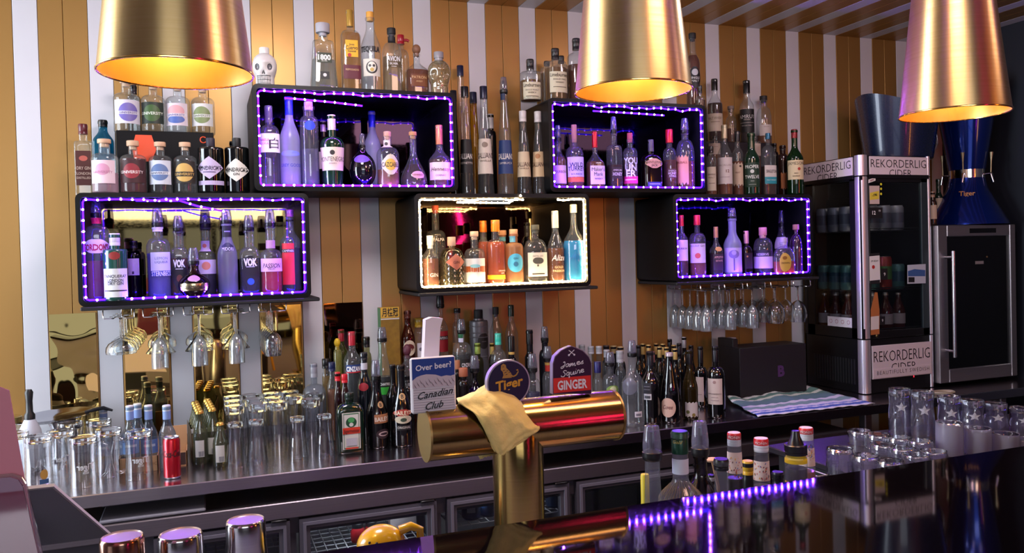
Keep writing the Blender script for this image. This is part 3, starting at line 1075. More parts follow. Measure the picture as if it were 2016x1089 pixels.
            rings = [[pt(a * s, b * s, 0.0032 if sh == 'd2' else 0.0007) for a, b in out + out[:1]] for s in (0.001, 0.35, 0.7, 1.0)]
            mb.grid(rings, lm)
        for ti_, tx in enumerate(txt):
            s, tv, th, tc = tx[:4]
            lay = 0.0011 + 0.00035 * ti_ + (tx[4].get('off', 0) if len(tx) > 4 else 0)
            o = tx[4] if len(tx) > 4 else {}
            tz = Z(tv, yfr)
            hh = th / sc * (y / 3.0) * 0.00187
            dx = o.get('dx', 0) * half
            at = (lambda a, b: S(bc + (a + dx) / max(0.004, R(tz + b)), tz + b, lay)) if p < 3 else (lambda a, b: SX(a + dx, tz + b, lay))
            if s == '#bar':
                w_ = half * o.get('w', 0.9)
                mb.grid([[at(-w_ + 2 * w_ * i / 8, b * hh) for i in range(9)] for b in (-0.5, 0.5)], P(tc, 0.5))
            elif s == '#disc':
                w_ = half * o.get('w', 0.5)
                mb.grid([[at(w_ * q * math.cos(2 * math.pi * i / 24), w_ * q * math.sin(2 * math.pi * i / 24) * o.get('asp', 1)) for i in range(25)] for q in (0.01, 0.2, 0.4, 0.6, 0.8, 1)], P(tc, 0.5))
            else:
                mb.text(s, P(tc, 0.5), at, hh, maxw=2 * half * o.get('w', 0.88), shear=o.get('sh', 0), bold=o.get('b', 0.015))
        mb.build('label', t, sharp=60)
    cr_ = (cw * k / 2) if cw else rn * 1.2
    if ctype == 'pourer':
        hc = H - zc
        mb = MB()
        mb.lathe([(cr_ * 0.8, zc - 0.004), (cr_ * 0.98, zc), (cr_, zc + hc * 0.08), (cr_, zc + hc * 0.2), (cr_ * 0.8, zc + hc * 0.24), (0.006, zc + hc * 0.3), (0.0045, zc + hc * 0.8)], BLACK, 20)
        o = mb.build('pourer', t)
        mb = MB()
        mb.lathe([(cr_ * 0.93, zc + hc * 0.22), (cr_ * 0.95, zc + hc * 0.4), (cr_ * 0.82, zc + hc * 0.8), (cr_ * 0.70, zc + hc * 0.985), (cr_ * 0.6, H)], P(ccol, 0.3) if ccol else COVER, 20, bottom=False)
        mb.build('pourer_cover', o)
    elif ctype == 'ball':
        mb = MB(); mb.lathe([(rn * 0.8, zc - 0.01), (rn * 0.8, zc + 0.004)], P(ccol, 0.5), 16)
        mb.ball((0, 0, (zc + H) / 2), (H - zc) / 2, P(ccol, 0.5), 18, 12, cr_ / ((H - zc) / 2), cr_ / ((H - zc) / 2)); mb.build('stopper', t)
    elif ctype == 'cork':
        mb = MB()
        cm = P(ccol, 0.6)
        b = min(0.002, (H - zc) * 0.2)
        mb.lathe([(rn * 0.8, zc - 0.012), (rn * 0.8, zc), (cr_ * 0.96, zc + 0.0005), (cr_, zc + b), (cr_, H - b), (cr_ * 0.95, H)], cm, 24); mb.build('stopper', t)
    else:
        mb = MB()
        cm = ccol if not isinstance(ccol, str) else P(ccol, 0.3, 0.3 if ctype == 'foil' else 0.0)
        c0 = max(cr_, rn * 1.06)
        b = min(0.002, (H - zc) * 0.1)
        pr = [(c0, zc), (c0, H - b), (c0 * 0.93, H)]
        if ctype == 'screw':
            pr = [(c0, zc), (c0, zc + (H - zc) * 0.25), (c0 * 0.97, zc + (H - zc) * 0.27), (c0, zc + (H - zc) * 0.3), (c0, H - b), (c0 * 0.93, H)]
        mb.lathe(pr, cm, 24); mb.build('cap', t)
    return t


gA, gT, gI, gG, gK = (140, 150, 4.693), (480, 0, 4.383), (480, 160, 4.0), (880, 60, 3.3), (980, 60, 3.2024)
gW, gL, gM, gR = (1360, 130, 4.033), (130, 360, 4.032), (770, 370, 4.8), (1240, 370, 3.513)
g1, g2, g3 = (600, 600, 3.404), (840, 570, 4.736), (1060, 600, 4.1895)
gN, gO, gS, gU = (0, 740, 3.12), (360, 700, 4.1875), (1240, 810, 5.04), (1560, 740, 4.421)
WH, BK, GD, RD = '#e8e6e6', '#101014', '#c8a050', '#b02028'

# --- gins on the lower left box
gin = dict(name='gin_bottle', shape='round', lip=False)
GP = 'gin bottles on the lower left box'
# carton under the upper row
a, b = W(140 + 418 / 4.693, 300, 3.245), W(140 + 1322 / 4.693, 300, 3.245)
zc0 = W(290, 258, 3.245).z
mb = MB()
mb.box(-(b.x - a.x) / 2, (b.x - a.x) / 2, 0, 0.165, 0, zc0 - TL_, P('#09090c', 0.6, spec=0.2), 0.002)
hx = lambda u, v, w, h: [(W(u + w * c_, v + h * s_, 3.245).x - (a.x + b.x) / 2, -0.0006, W(u, v + h * s_, 3.245).z - TL_) for c_, s_ in ((-1, .25), (-.72, -1), (.6, -1), (1, .4), (.6, 1.6), (-.8, 1.6))]
mb.prism(list(reversed(hx(284, 286, 24, 20))), (0, 0.0004, 0), P('#e2502a', 0.5))
rp = W(140 + 1222 / 4.693, 150 + 590 / 4.693, 3.245)
mb.tube([(rp.x - (a.x + b.x) / 2 + 0.011 * math.cos(q * .4), -0.001, rp.z - TL_ + 0.011 * math.sin(q * .4)) for q in range(2, 15)], 0.0022, P('#e2502a', 0.5), 6)
mb.box(0.10, 0.135, -0.0008, 0, 0.112, 0.118, P('#8a8a90', 0.5))
o = mb.build('display_carton', None, ((a.x + b.x) / 2, 3.245, TL_ + 0.0004))
tag(o, 'black carton with orange hexagon carrying a row of gin bottles', 'carton')
bottle(gA, 22, 205, 445, 3.33, TL_, 'clear gin bottle with dark brown label at far left of the lower left box', p=6, dr=.55, nw=85, cap=('screw', '#5a1c24', 540, 92), s0=640, s1=690 - 90, shape='step', glass=CLEAR,
       labels=[(45, 190, 690, 1010, '#4a1c16', 'r', [('#disc', 760, 60, '#b8584a', {'w': .55, 'asp': .7}), ('DRY GIN', 850, 26, '#c8a898'), ('LONDON', 900, 22, '#c8a898'), ('DISTILLED', 940, 18, '#c8a898')])], group=GP, **{k: v for k, v in gin.items() if k == 'name'})
bottle(gA, 195, 400, 408, 3.385, TL_, 'teal blue gin bottle with black cap behind the pink label one', name='gin_bottle', group=GP, p=5, dr=.7, glass=GL('#3f9fb8', .5, .03, 1, .2, '#3fa0b8'), nw=88, cap=('screw', '#17181c', 470, 92), s0=610, s1=500, shape='slope')
bottle(gA, 180, 440, 585, 3.165, TL_, 'gin bottle with pale pink label and wooden stopper', **gin, group=GP, nw=105, cap=('cork', '#cfa888', 625, 130), s0=775, s1=715, liq=LQ('#e8c4d0', .25), lv=900,
       labels=[(190, 400, 775, 990, '#e6ccd8', 'r', [('#disc', 860, 60, '#d69ab8', {'w': .55, 'asp': .85}), ('GINIVERSITY', 885, 20, '#b8789a')])])
bottle(gA, 447, 700, 600, 3.165, TL_, 'gin bottle with dark red label and wooden stopper', **gin, group=GP, nw=85, cap=('cork', '#cfa888', 650, 116), s0=780, s1=725, liq=LQ('#7a3038', .4), lv=770,
       labels=[(455, 672, 775, 985, '#3a1018', 'r', [('#disc', 875, 60, '#8e2430', {'w': .6, 'asp': .95}), ('GINIVERSITY', 885, 24, '#e8d8d8')])])
bottle(gA, 715, 935, 612, 3.165, TL_, 'gin bottle with white label of a blue circle and wooden stopper', **gin, group=GP, nw=82, cap=('cork', '#cfa888', 655, 110), s0=790, s1=735,
       labels=[(722, 918, 778, 1000, '#ccd2e0', 'r', [('#disc', 888, 60, '#5f78a8', {'w': .72, 'asp': .95}), ('#bar', 895, 26, '#dfe3ec', {'w': .9}), ('GINIVERSITY', 895, 18, '#3a4a78')])])
bottle(gA, 945, 1165, 615, 3.165, TL_, 'gin bottle with gold disc on black label and wooden stopper', **gin, group=GP, nw=82, cap=('cork', '#cfa888', 658, 110), s0=790, s1=735,
       labels=[(955, 1140, 785, 990, '#201a14', 'r', [('#disc', 890, 60, '#caa45a', {'w': .82, 'asp': 1.0}), ('#bar', 905, 40, '#1a1610', {'w': .86}), ('GINIVERSITY', 905, 22, '#caa45a')])])
blkg = dict(name='gin_bottle', group=GP, glass=DARKG, shape='step')
bottle(gA, 1170, 1412, 575, 3.165, TL_, 'squat black gin bottle with lilac diamond label', nw=84, cap=('cork', '#2a2434', 655, 84), s0=705, s1=660,
       labels=[(1170, 1398, 740, 950, '#c0b0d4', 'd', [("HENDRICK'S", 848, 36, '#2a2440', {'w': .8}), ('#bar', 885, 8, '#5a4a78', {'w': .4})]), (1175, 1405, 965, 1005, '#b8a8d0', 'r', [])], **blkg)
bottle(gA, 1418, 1645, 575, 3.165, TL_, 'squat black gin bottle with white diamond label', nw=80, cap=('cork', '#17171b', 655, 82), s0=700, s1=660,
       labels=[(1418, 1638, 760, 975, '#d8d6ce', 'd', [("HENDRICK'S", 864, 36, '#1a1a1e', {'w': .8}), ('GIN', 905, 22, '#1a1a1e')])], **blkg)
bottle(gA, 1430, 1560, 605, 3.30, TL_, 'black bottle half hidden behind the white diamond gin', name='gin_bottle', group=GP, glass=DARKG, nw=50, cap=('screw', '#15151a', 660, 54), s0=720, s1=670)
UPG = 'gin bottles on the black carton'
gu = dict(name='gin_bottle', group=UPG, shape='round', lip=False)
bottle(gA, 385, 632, 20, 3.31, zc0, 'gin bottle with purple circle label, first on the black carton', nw=85, cap=('cork', '#cfa888', 70, 112), s0=215, s1=160,
       labels=[(402, 628, 215, 435, '#d6d4e0', 'r', [('#disc', 330, 60, '#7468b4', {'w': .66, 'asp': .98}), ('#bar', 335, 26, '#dcdae6', {'w': .85}), ('GINIVERSITY', 335, 18, '#5a4e94')])], **gu)
bottle(gA, 645, 868, 45, 3.31, zc0, 'gin bottle with dark green leaf label, second on the black carton', nw=80, cap=('cork', '#cfa888', 95, 108), s0=235, s1=180,
       labels=[(650, 850, 238, 438, '#1c2a20', 'r', [('#disc', 340, 60, '#3c5a2a', {'w': .66, 'asp': 1.0}), ('GINIVERSITY', 342, 24, '#d8e0d0')])], **gu)
bottle(gA, 872, 1098, 60, 3.31, zc0, 'gin bottle with pink and blue circle label, third on the black carton', nw=80, cap=('cork', '#cfa888', 110, 108), s0=245, s1=190,
       labels=[(878, 1070, 248, 455, '#d8ccd6', 'r', [('#disc', 325, 60, '#d8a0a8', {'w': .7, 'asp': .75}), ('#disc', 400, 60, '#5068b0', {'w': .7, 'asp': .45}), ('#bar', 358, 26, '#e0dae4', {'w': .88}), ('GINIVERSITY', 358, 18, '#5a4e94')])], **gu)
bottle(gA, 1108, 1326, 75, 3.31, zc0, 'gin bottle with olive green circle label, last on the black carton', nw=80, cap=('cork', '#cfa888', 125, 108), s0=255, s1=200,
       labels=[(1115, 1305, 252, 460, '#d4d4d4', 'r', [('#disc', 358, 60, '#7d8c5c', {'w': .72, 'asp': .98}), ('#bar', 365, 26, '#e0e0dc', {'w': .88}), ('GINIVERSITY', 365, 18, '#4a5a34')])], **gu)
bottle(gA, 520, 645, 85, 3.392, zc0, 'dark capped bottle behind the purple circle gin', name='gin_bottle', group=UPG, glass=GL('#a9b0b4', .4), nw=58, cap=('screw', '#1a141c', 165, 62), s0=215, s1=180)

# --- tequilas on the upper left box
GT = 'tequila bottles on the upper left box'
tq = dict(name='tequila_bottle', group=GT)


def skull(g, xl, xr, vt, y, zb, label, mat, cap, vface, line):
    ox, oy, sc = g
    U = lambda a_: ox + a_ / sc
    V = lambda b_: oy + b_ / sc
    x0, x1 = W(U(xl), V(vface), y).x, W(U(xr), V(vface), y).x
    xc, w = (x0 + x1) / 2, (x1 - x0) * 0.93
    H = W(U((xl + xr) / 2), V(vt), y).z - zb
    hc = W(U((xl + xr) / 2), V(vface), y).z - zb          # top of the cranium
    t = thing('skull_bottle', label, 'bottle', (xc, y, zb + 0.0004), GT, math.radians(-12))
    n, m = 40, 30
    vs, fs = [], []

    def f(th, z):                                          # th from the face (-y)
        s = z / hc
        w0 = 0.5 * w * (0.76 + 0.02 * s if s < 0.30 else 0.766 + 0.234 * math.sin(min(1, (s - 0.30) / 0.34) * math.pi / 2))
        if s > 0.62:
            w0 *= math.sqrt(max(0.0, 1 - ((s - 0.62) / 0.385) ** 2.3))
        c_, s_ = math.cos(th), math.sin(th)
        x = w0 * s_
        d = w0 * (1.10 if c_ > 0 else 1.2) * c_ * (1 if s > .32 or c_ > 0 else 0.72)
        if c_ > 0:
            ex = abs(th) - 0.55
            d -= 0.17 * w * math.exp(-(ex / 0.24) ** 2 - ((s - 0.56) / 0.10) ** 2)        # eye sockets
            d -= 0.13 * w * math.exp(-(th / 0.16) ** 2 - ((s - 0.40) / 0.07) ** 2)        # nose
            d += 0.05 * w * math.exp(-((abs(th) - .75) / 0.3) ** 2 - ((s - 0.43) / 0.06) ** 2)   # cheek bones
            d += 0.04 * w * math.exp(-(th / 0.6) ** 2 - ((s - 0.69) / 0.06) ** 2)         # brow
            if abs(th) < 0.8 and 0.10 < s < 0.32:
                d += 0.012 * w * math.cos(th * 16) + (-0.03 * w if abs(s - 0.21) < 0.018 else 0)   # teeth
        return (x, -d, z)
    for i in range(m + 1):
        z = hc * i / m
        for j in range(n):
            vs.append(f(-math.pi + 2 * math.pi * j / n, z))
    for i in range(m):
        for j in range(n):
            fs.append([i * n + j, i * n + (j + 1) % n, (i + 1) * n + (j + 1) % n, (i + 1) * n + j])
    fs.append(list(range(n)))
    mb = MB(); mb.add(vs, fs, mat); mb.build('skull_body', t, sharp=180)
    mb = MB()
    ccol, cw, cv = cap
    r = (W(U((xl + xr) / 2) + cw / 2 / sc, V(vt), y).x - W(U((xl + xr) / 2) - cw / 2 / sc, V(vt), y).x) / 2
    zc = W(U((xl + xr) / 2), V(cv), y).z - zb
    mb.lathe([(r * 0.85, hc * 0.9), (r * 0.85, zc), (r, zc), (r, H - 0.002), (r * 0.92, H)], P(ccol, 0.35), 24); mb.build('cap', t)
    if line:
        mb = MB()
        for sg in (-1, 1):
            p0 = [Vector(f(sg * (0.55 + 0.2 * math.cos(q * .4)), hc * (0.56 + 0.085 * math.sin(q * .4)))) + Vector((0, -0.0012, 0)) for q in range(17)]
            mb.grid([[Vector(f(sg * 0.55 + 0.19 * q_ * math.cos(q * .2618), hc * (0.56 + 0.08 * q_ * math.sin(q * .2618)))) + Vector((0, -0.0009, 0)) for q in range(25)] for q_ in (.01, .35, .7, 1)], P('#77767c', 0.6))  # grey discs paint shade into the sunken sockets, under the drawn rosettes
            mb.tube(p0, 0.0009, P('#2a2a2e', 0.6), 5)
            p1 = [Vector(f(sg * 0.55 + 0.09 * math.cos(q * .5), hc * (0.56 + 0.04 * math.sin(q * .5)))) + Vector((0, -0.0008, 0)) for q in range(13)]
            mb.tube(p1, 0.0016, P('#5a5a60', 0.6), 5)
        for th in [k * 0.16 - 0.72 for k in range(10)]:
            mb.tube([Vector(f(th, hc * s)) + Vector((0, -0.0008, 0)) for s in (0.11, 0.16, 0.2, 0.25, 0.31)], 0.0008, P('#3a3a3e', 0.6), 5)
        for s in (0.10, 0.21, 0.32):
            mb.tube([Vector(f(k * 0.1 - 0.8, hc * s)) + Vector((0, -0.001, 0)) for k in range(17)], 0.0009, P('#3a3a3e', 0.6), 5)
        mb.tube([Vector(f(0.12 * a_, hc * b_)) + Vector((0, -0.001, 0)) for a_, b_ in ((-1, .36), (0, .46), (1, .36))], 0.0018, P('#1a1a1e', 0.6), 5)
        mb.build('drawn_shaded_face', t)
    return t


skull(gT, 62, 290, 415, 3.19, TU_, 'white painted skull bottle at left end of the upper left box', P('#cfcac8', 0.35), ('#d6d2d0', 88, 468), 462, True)
skull(gT, 1578, 1785, 452, 3.165, TU_, 'clear iridescent skull bottle at right end of the upper left box', GL('#d8d4c8', .4, .04, 3.0, .25, '#e0d4a8'), ('#8f8c92', 82, 505), 520, False)
bottle(gT, 552, 815, 207, 3.20, TU_, 'tapered clear tequila bottle with big silver stopper and green label', p=4, dr=.55, nw=88, cap=('cork', SILVER and '#a7a4ac', 288, 132), taper=.74, s0=400, s1=350, shape='step', liq=LQ('#cfd4d2', .08), lv=520,
       labels=[(620, 745, 450, 538, '#2f3a28', 'r', [('1800', 490, 44, '#e6e6e2', {'b': .04}), ('SILVER', 522, 12, '#c8c8c0')]), (590, 668, 615, 680, '#1c1c1c', 'r', [('#disc', 645, 40, '#d8d8d8', {'w': .4})]), ], **tq)
bottle(gT, 822, 1012, 90, 3.19, TU_, 'tall amber tequila bottle with yellow label and gold cap', p=5, dr=.7, nw=62, cap=('foil', '#b08a3a', 232, 62), s0=330, s1=262, shape='round', liq=LQ('#d8a040', .3), lv=290,
       labels=[(868, 975, 345, 490, '#e8b020', 'r', [('Jose', 382, 18, '#3a1c10'), ('Cuervo', 410, 34, '#3a1c10', {'w': .95}), ('Especial', 440, 16, '#3a1c10'), ('#disc', 476, 20, '#b02420', {'w': .3, 'dx': -.4})]), (850, 1000, 560, 680, '#5a1426', 'r', [('REPOSADO', 600, 16, '#c8a070')])], **tq)
bottle(gT, 1003, 1180, 107, 3.19, TU_, 'clear tequila bottle with painted skull label and orange cap', nw=72, cap=('cork', '#e0a040', 160, 66), s0=440, s1=230, shape='slope',
       labels=[(1012, 1165, 395, 445, GL('#d8d8d8', .8, .05, .3, .1), 'r', [('TEQUILA', 420, 46, '#1c1c20', {'w': .98, 'b': .05})]), (1025, 1165, 505, 655, '#cfc8bc', 'r', [('#disc', 580, 40, '#2a2a2a', {'w': .62, 'asp': 1.1}), ('#disc', 575, 40, '#d8d2c4', {'w': .46, 'asp': 1.2}), ('#disc', 565, 20, '#3a3a3a', {'w': .14, 'dx': -.2}), ('#disc', 565, 20, '#3a3a3a', {'w': .14, 'dx': .2}), ('#disc', 600, 14, '#b89a4a', {'w': .2})])], **tq)
bottle(gT, 1183, 1370, 247, 3.19, TU_, 'clear tequila bottle with black stopper and white letters', p=4, dr=.8, nw=74, cap=('cork', '#141417', 300, 88), s0=480, s1=370, shape='round', liq=LQ('#c8b080', .25), lv=500,
       labels=[(1225, 1300, 305, 365, '#17171b', 'r', []), (1190, 1365, 480, 580, GL('#e8e8e8', .9, .05, .2), 'r', [('AVION', 505, 44, '#f0f0f0', {'w': .75}), ('SILVER', 548, 18, '#e8e8e8'), ('#bar', 572, 4, '#e8e8e8', {'w': .3})])], **tq)
t = bottle(gT, 1290, 1425, 305, 3.36, TU_, 'bottle with red spout behind the black stopper tequila', nw=46, cap=('screw', '#a01828', 385, 62), s0=500, s1=430, glass=CLEAR2, **tq)
mb = MB(); zz = W(480 + 1350 / 4.383, 348 / 4.383, 3.36).z - TU_; mb.tube([(0.0, 0, zz), (0.026, -0.004, zz + 0.001), (0.034, -0.005, zz - 0.004)], 0.006, P('#a01828', 0.4), 10); mb.build('spout', t)
bottle(gT, 1378, 1606, 385, 3.23, TU_, 'short wide amber tequila bottle with round cork stopper', p=4, dr=.75, nw=62, cap=('ball', '#8a6248', 470, 86), s0=625, s1=540, shape='slope', liq=LQ('#a85a30', .4), lv=610,
       labels=[(1430, 1570, 640, 745, '#7a4424', 'r', [('PATRON', 665, 24, '#d0a878'), ('ANEJO', 700, 14, '#d0a878')])], **tq)

# --- inside the upper left box
GI = 'bottles in the upper left lit box'
bi = dict(group=GI)
bottle(gI, 117, 280, 195, 3.17, ZU, 'clear bottle with white label and big black brush mark, far left in the purple box', p=2.6, nw=60, cap=('screw', GL('#b8a8c8', .5, .1, 1, .3), 330, 58), s0=420, s1=350, labels=[(122, 278, 410, 560, WH, 'r', [('白', 490, 62, BK, {'w': .4, 'dx': .28, 'b': .0, 'off': .0016}), ('HAKU', 462, 20, RD, {'dx': -.45, 'w': .5}), ('VODKA', 490, 16, '#b86878', {'dx': -.45, 'w': .5})])], **bi)
bottle(gI, 277, 438, 125, 3.17, ZU, 'tall frosted vodka bottle with blue cap at left in the purple box', name='vodka_bottle', glass=FROST, nw=62, cap=('foil', '#2038c0', 270, 66), s0=470, s1=270, shape='slope', labels=[(290, 432, 545, 590, '#7a8ad0', 'o', []), (285, 435, 630, 685, FROST, 'r', [('GREY GOOSE', 660, 24, '#3a48a0', {'w': .95})])], **bi)
bottle(gI, 440, 586, 165, 3.16, ZU, 'tall clear vodka bottle with blue disc on its shoulder', name='vodka_bottle', nw=84, cap=('cork', '#b8a0d0', 205, 70), s0=330, s1=280, shape='round', liq=LQ('#b9b6d8', .1), lv=540, labels=[(478, 560, 310, 385, '#2848c8', 'o', [])], **bi)
bottle(gI, 600, 788, 268, 3.15, ZU, 'squat green necked bottle with wide cream label', glass=P('#0b2a18', .08, coat=.6), nw=62, cap=('foil', '#d8c8c0', 388, 60), s0=512, s1=440, shape='round', taper=1.0, foot=.8, labels=[(605, 782, 517, 700, '#e0cdb8', 'r', [('MONTENEGRO', 610, 36, '#2a2420', {'w': .95}), ('#disc', 560, 20, '#2a2420', {'w': .16}), ('AMARO', 645, 12, '#5a4a40')]), (652, 712, 296, 322, '#1a1418', 'r', [])], **bi)
bottle(gI, 830, 1040, 415, 3.16, ZU, 'round dark liqueur bottle with purple shoulder shield', name='liqueur_bottle', glass=P('#0a0a10', .06, coat=.8), nw=50, cap=('pourer', None, 530, 50), s1=560, shape='ball', labels=[(870, 985, 575, 640, '#6a4ab8', 'o', [])], **bi)
bottle(gI, 945, 1078, 238, 3.33, ZU, 'frosted vodka bottle with blue cap standing behind the round dark one', name='vodka_bottle', glass=FROST, nw=52, cap=('foil', '#2038c0', 365, 54), s0=520, s1=370, shape='slope', **bi)
bottle(gI, 1045, 1222, 398, 3.15, ZU, 'short mezcal bottle with cork and hexagon label', nw=62, cap=('cork', '#c89a80', 440, 60), s0=590, s1=520, shape='round', liq=LQ('#c88858', .3), lv=700, labels=[(1085, 1212, 575, 735, '#cfc6b8', 'h', [('#disc', 655, 40, '#d8b048', {'w': .62}), ('CAZCABEL', 655, 36, '#1c1c20', {'w': .98})]), (1095, 1155, 455, 515, '#d8cfc0', 'r', [('#disc', 485, 20, '#3a3030', {'w': .4})])], **bi)
bottle(gI, 1228, 1440, 400, 3.16, ZU, 'bell shaped cognac bottle with pink oval label', name='cognac_bottle', nw=54, cap=('cork', '#b88a50', 432, 62), s1=560, shape='pear', liq=LQ('#3a1c1c', .5), lv=660, labels=[(1318, 1412, 705, 765, '#d89ab0', 'o', [('HENNESSY', 735, 14, '#5a2030')])], **bi)
bottle(gI, 1450, 1632, 348, 3.16, ZU, 'cognac bottle with copper neck foil and cream label, far right in the purple box', name='cognac_bottle', nw=54, cap=('foil', '#c87850', 500, 52), s0=640, s1=530, shape='slope', liq=LQ('#5a2c1c', .5), lv=620, labels=[(1462, 1625, 636, 775, '#dcc8c0', 'r', [('Hennessy', 690, 30, '#4a2028', {'sh': .3}), ('COGNAC', 740, 14, '#4a2028')])], **bi)
bottle(gI, 585, 672, 315, 3.35, ZU, 'dark bottle with banded neck half hidden behind the cream label one', glass=P('#140c10', .1), nw=42, cap=('foil', '#cfc0b8', 400, 46), s0=520, s1=440, labels=[(590, 668, 555, 690, '#d8c8b8', 'r', [])], **bi)

# --- galliano row on the warm lit box
GG = 'tall tapered liqueur bottles on the warm lit box'
ga = dict(name='liqueur_bottle', group=GG, shape='slope', taper=.72, lip=False, p=2.3)
bottle(gG, 72, 165, 367, 3.20, TL_, 'tall tapered liqueur bottle with black label beside the upper left box', **ga, nw=48, cap=('foil', '#16161e', 435, 48), s0=705, s1=470, liq=LQ('#181410', .8), lv=930, labels=[(78, 158, 705, 925, '#101013', 'r', [('GALLIANO', 815, 36, '#d8d4d0', {'w': 1.1}), ('RISTRETTO', 860, 14, '#b8b0a8')])])
bottle(gG, 188, 294, 365, 3.20, TL_, 'tall tapered liqueur bottle with cream label', **ga, nw=46, cap=('foil', '#1c2038', 445, 50), s0=700, s1=470, liq=LQ('#181410', .8), lv=940, labels=[(190, 290, 700, 930, '#d6cabc', 'r', [('GALLIANO', 810, 38, '#3a2c28', {'w': 1.0}), ('#disc', 740, 30, '#8a7a6c', {'w': .3}), ('VANILLA', 845, 14, '#6a5a50')])])
bottle(gG, 318, 424, 305, 3.20, TL_, 'tall tapered liqueur bottle with blue label and clear pourer', **ga, nw=44, cap=('pourer', None, 410, 52), s0=710, s1=450, labels=[(320, 420, 710, 930, '#20386c', 'r', [('GALLIANO', 815, 40, '#d8d4d0', {'w': 1.0}), ('SAMBUCA', 860, 15, '#c8c4c0')]), (332, 378, 400, 445, '#1c2c50', 'r', [])])
bottle(gG, 448, 544, 525, 3.19, TL_, 'shorter white capped liqueur bottle, left of the front pair', **ga, nw=44, cap=('screw', '#d6d0d0', 595, 48), s0=785, s1=620, liq=LQ('#2a1c10', .7), lv=800, labels=[(455, 535, 785, 950, '#d0bc9c', 'r', [('GALLIANO', 868, 32, '#4a2c20', {'w': 1.0}), ('VANILLA', 895, 12, '#6a5040')])])
bottle(gG, 546, 642, 528, 3.19, TL_, 'shorter white capped liqueur bottle, right of the front pair', **ga, nw=44, cap=('screw', '#d6d0d0', 598, 48), s0=785, s1=620, liq=LQ('#2a1c10', .7), lv=800, labels=[(553, 628, 785, 950, '#d0b48c', 'r', [('GALLIANO', 868, 32, '#4a2c20', {'w': 1.0}), ('#disc', 815, 30, '#b07848', {'w': .35})])])
bottle(gG, 500, 582, 545, 3.34, TL_, 'white capped liqueur bottle behind the front pair', **ga, nw=34, cap=('screw', '#d6d0d0', 612, 36), s0=780, s1=640, liq=LQ('#2a1c10', .7), lv=800)
bottle(gG, 132, 215, 403, 3.30, TL_, 'yellow tapered liqueur bottle with navy cap behind the row', **ga, nw=46, cap=('foil', '#1c2038', 475, 46), s0=720, s1=500, glass=GL('#d8b040', .5, .03, 1, .25, '#c8a030'))
bottle(gG, 55, 125, 230, 3.385, TL_, 'tallest navy capped bottle standing by the striped wall', **ga, nw=42, cap=('foil', '#1a2040', 298, 43), s0=640, s1=330, glass=CLEAR2)
bottle(gG, 14, 78, 392, 3.34, TL_, 'navy capped bottle wedged against the upper left box', **ga, nw=40, cap=('foil', '#1a1c2a', 465, 44), s0=700, s1=500, glass=GL('#7a7a72', .4))
bottle(gG, 250, 322, 545, 3.385, TL_, 'dark bottle with white screw cap behind the cream label one', name='liqueur_bottle', group=GG, glass=P('#0c0c0e', .1), nw=40, cap=('screw', '#c0bab8', 640, 42), s0=700, s1=650)

# --- whiskies on the upper right box
GH = 'whisky bottles on the upper right box'
wk = dict(name='whisky_bottle', group=GH)
bottle(gG, 475, 612, 190, 3.20, TU_, 'amber whisky bottle with cream label at left end of the upper right box', **wk, p=2.4, nw=46, cap=('screw', '#141416', 255, 48), s0=300, s1=272, shape='step', liq=LQ('#a87838', .4), lv=330, labels=[(495, 603, 332, 460, '#d6cdb0', 'r', [('Limeburners', 352, 26, '#3a3428', {'w': .92}), ('SINGLE MALT', 385, 11, '#5a5040'), ('WHISKY', 402, 10, '#5a5040'), ('#bar', 425, 4, '#6a6050', {'w': .6})])])
bottle(gG, 636, 776, 120, 3.19, TU_, 'amber whisky bottle with cream label, second on the upper right box', **wk, p=2.4, nw=48, cap=('screw', '#141416', 188, 49), s0=232, s1=205, shape='step', liq=LQ('#a87838', .4), lv=250, labels=[(668, 776, 264, 400, '#d6cdb0', 'r', [('Limeburners', 285, 26, '#3a3428', {'w': .92}), ('SINGLE MALT', 315, 11, '#5a5040'), ('WHISKY', 335, 10, '#5a5040'), ('#bar', 365, 4, '#6a6050', {'w': .6})])])
bottle(gG, 690, 800, 168, 3.33, TU_, 'dark capped whisky bottle behind the second one', **wk, nw=38, cap=('screw', '#141416', 215, 40), s0=250, s1=225, liq=LQ('#8a5828', .5), lv=260)
bottle(gG, 610, 695, 202, 3.36, TU_, 'whisky bottle mostly hidden between the two cream label ones', **wk, nw=36, cap=('screw', '#2a2420', 232, 38), s0=260, s1=240, liq=LQ('#8a5828', .5), lv=280)
bottle(gG, 780, 905, 55, 3.20, TU_, 'reddish whisky bottle half behind the middle brass lamp', **wk, nw=48, cap=('screw', '#17171a', 130, 46), s0=190, s1=150, liq=LQ('#8a4420', .5), lv=230)
gF = (1340, 0, 2.722)
bottle(gF, 28, 104, 180, 3.24, TU_, 'whiskey bottle with black shield label at right end of the upper right box', **wk, nw=32, cap=('cork', '#17171a', 208, 40), s0=340, s1=275, shape='slope', liq=LQ('#8a4018', .5), lv=300, labels=[(40, 103, 355, 470, '#141418', 'h', [('#disc', 385, 30, '#b8b8bc', {'w': .45}), ('SINGLE', 415, 14, '#d8d8d8'), ('MALT', 432, 14, '#d8d8d8')])])
bottle(gF, 80, 136, 460, 3.17, TU_, 'small dark capped bottle beside the black shield label whiskey', **wk, nw=20, cap=('screw', '#17171a', 500, 22), s0=535, s1=515, liq=LQ('#6a3818', .5))

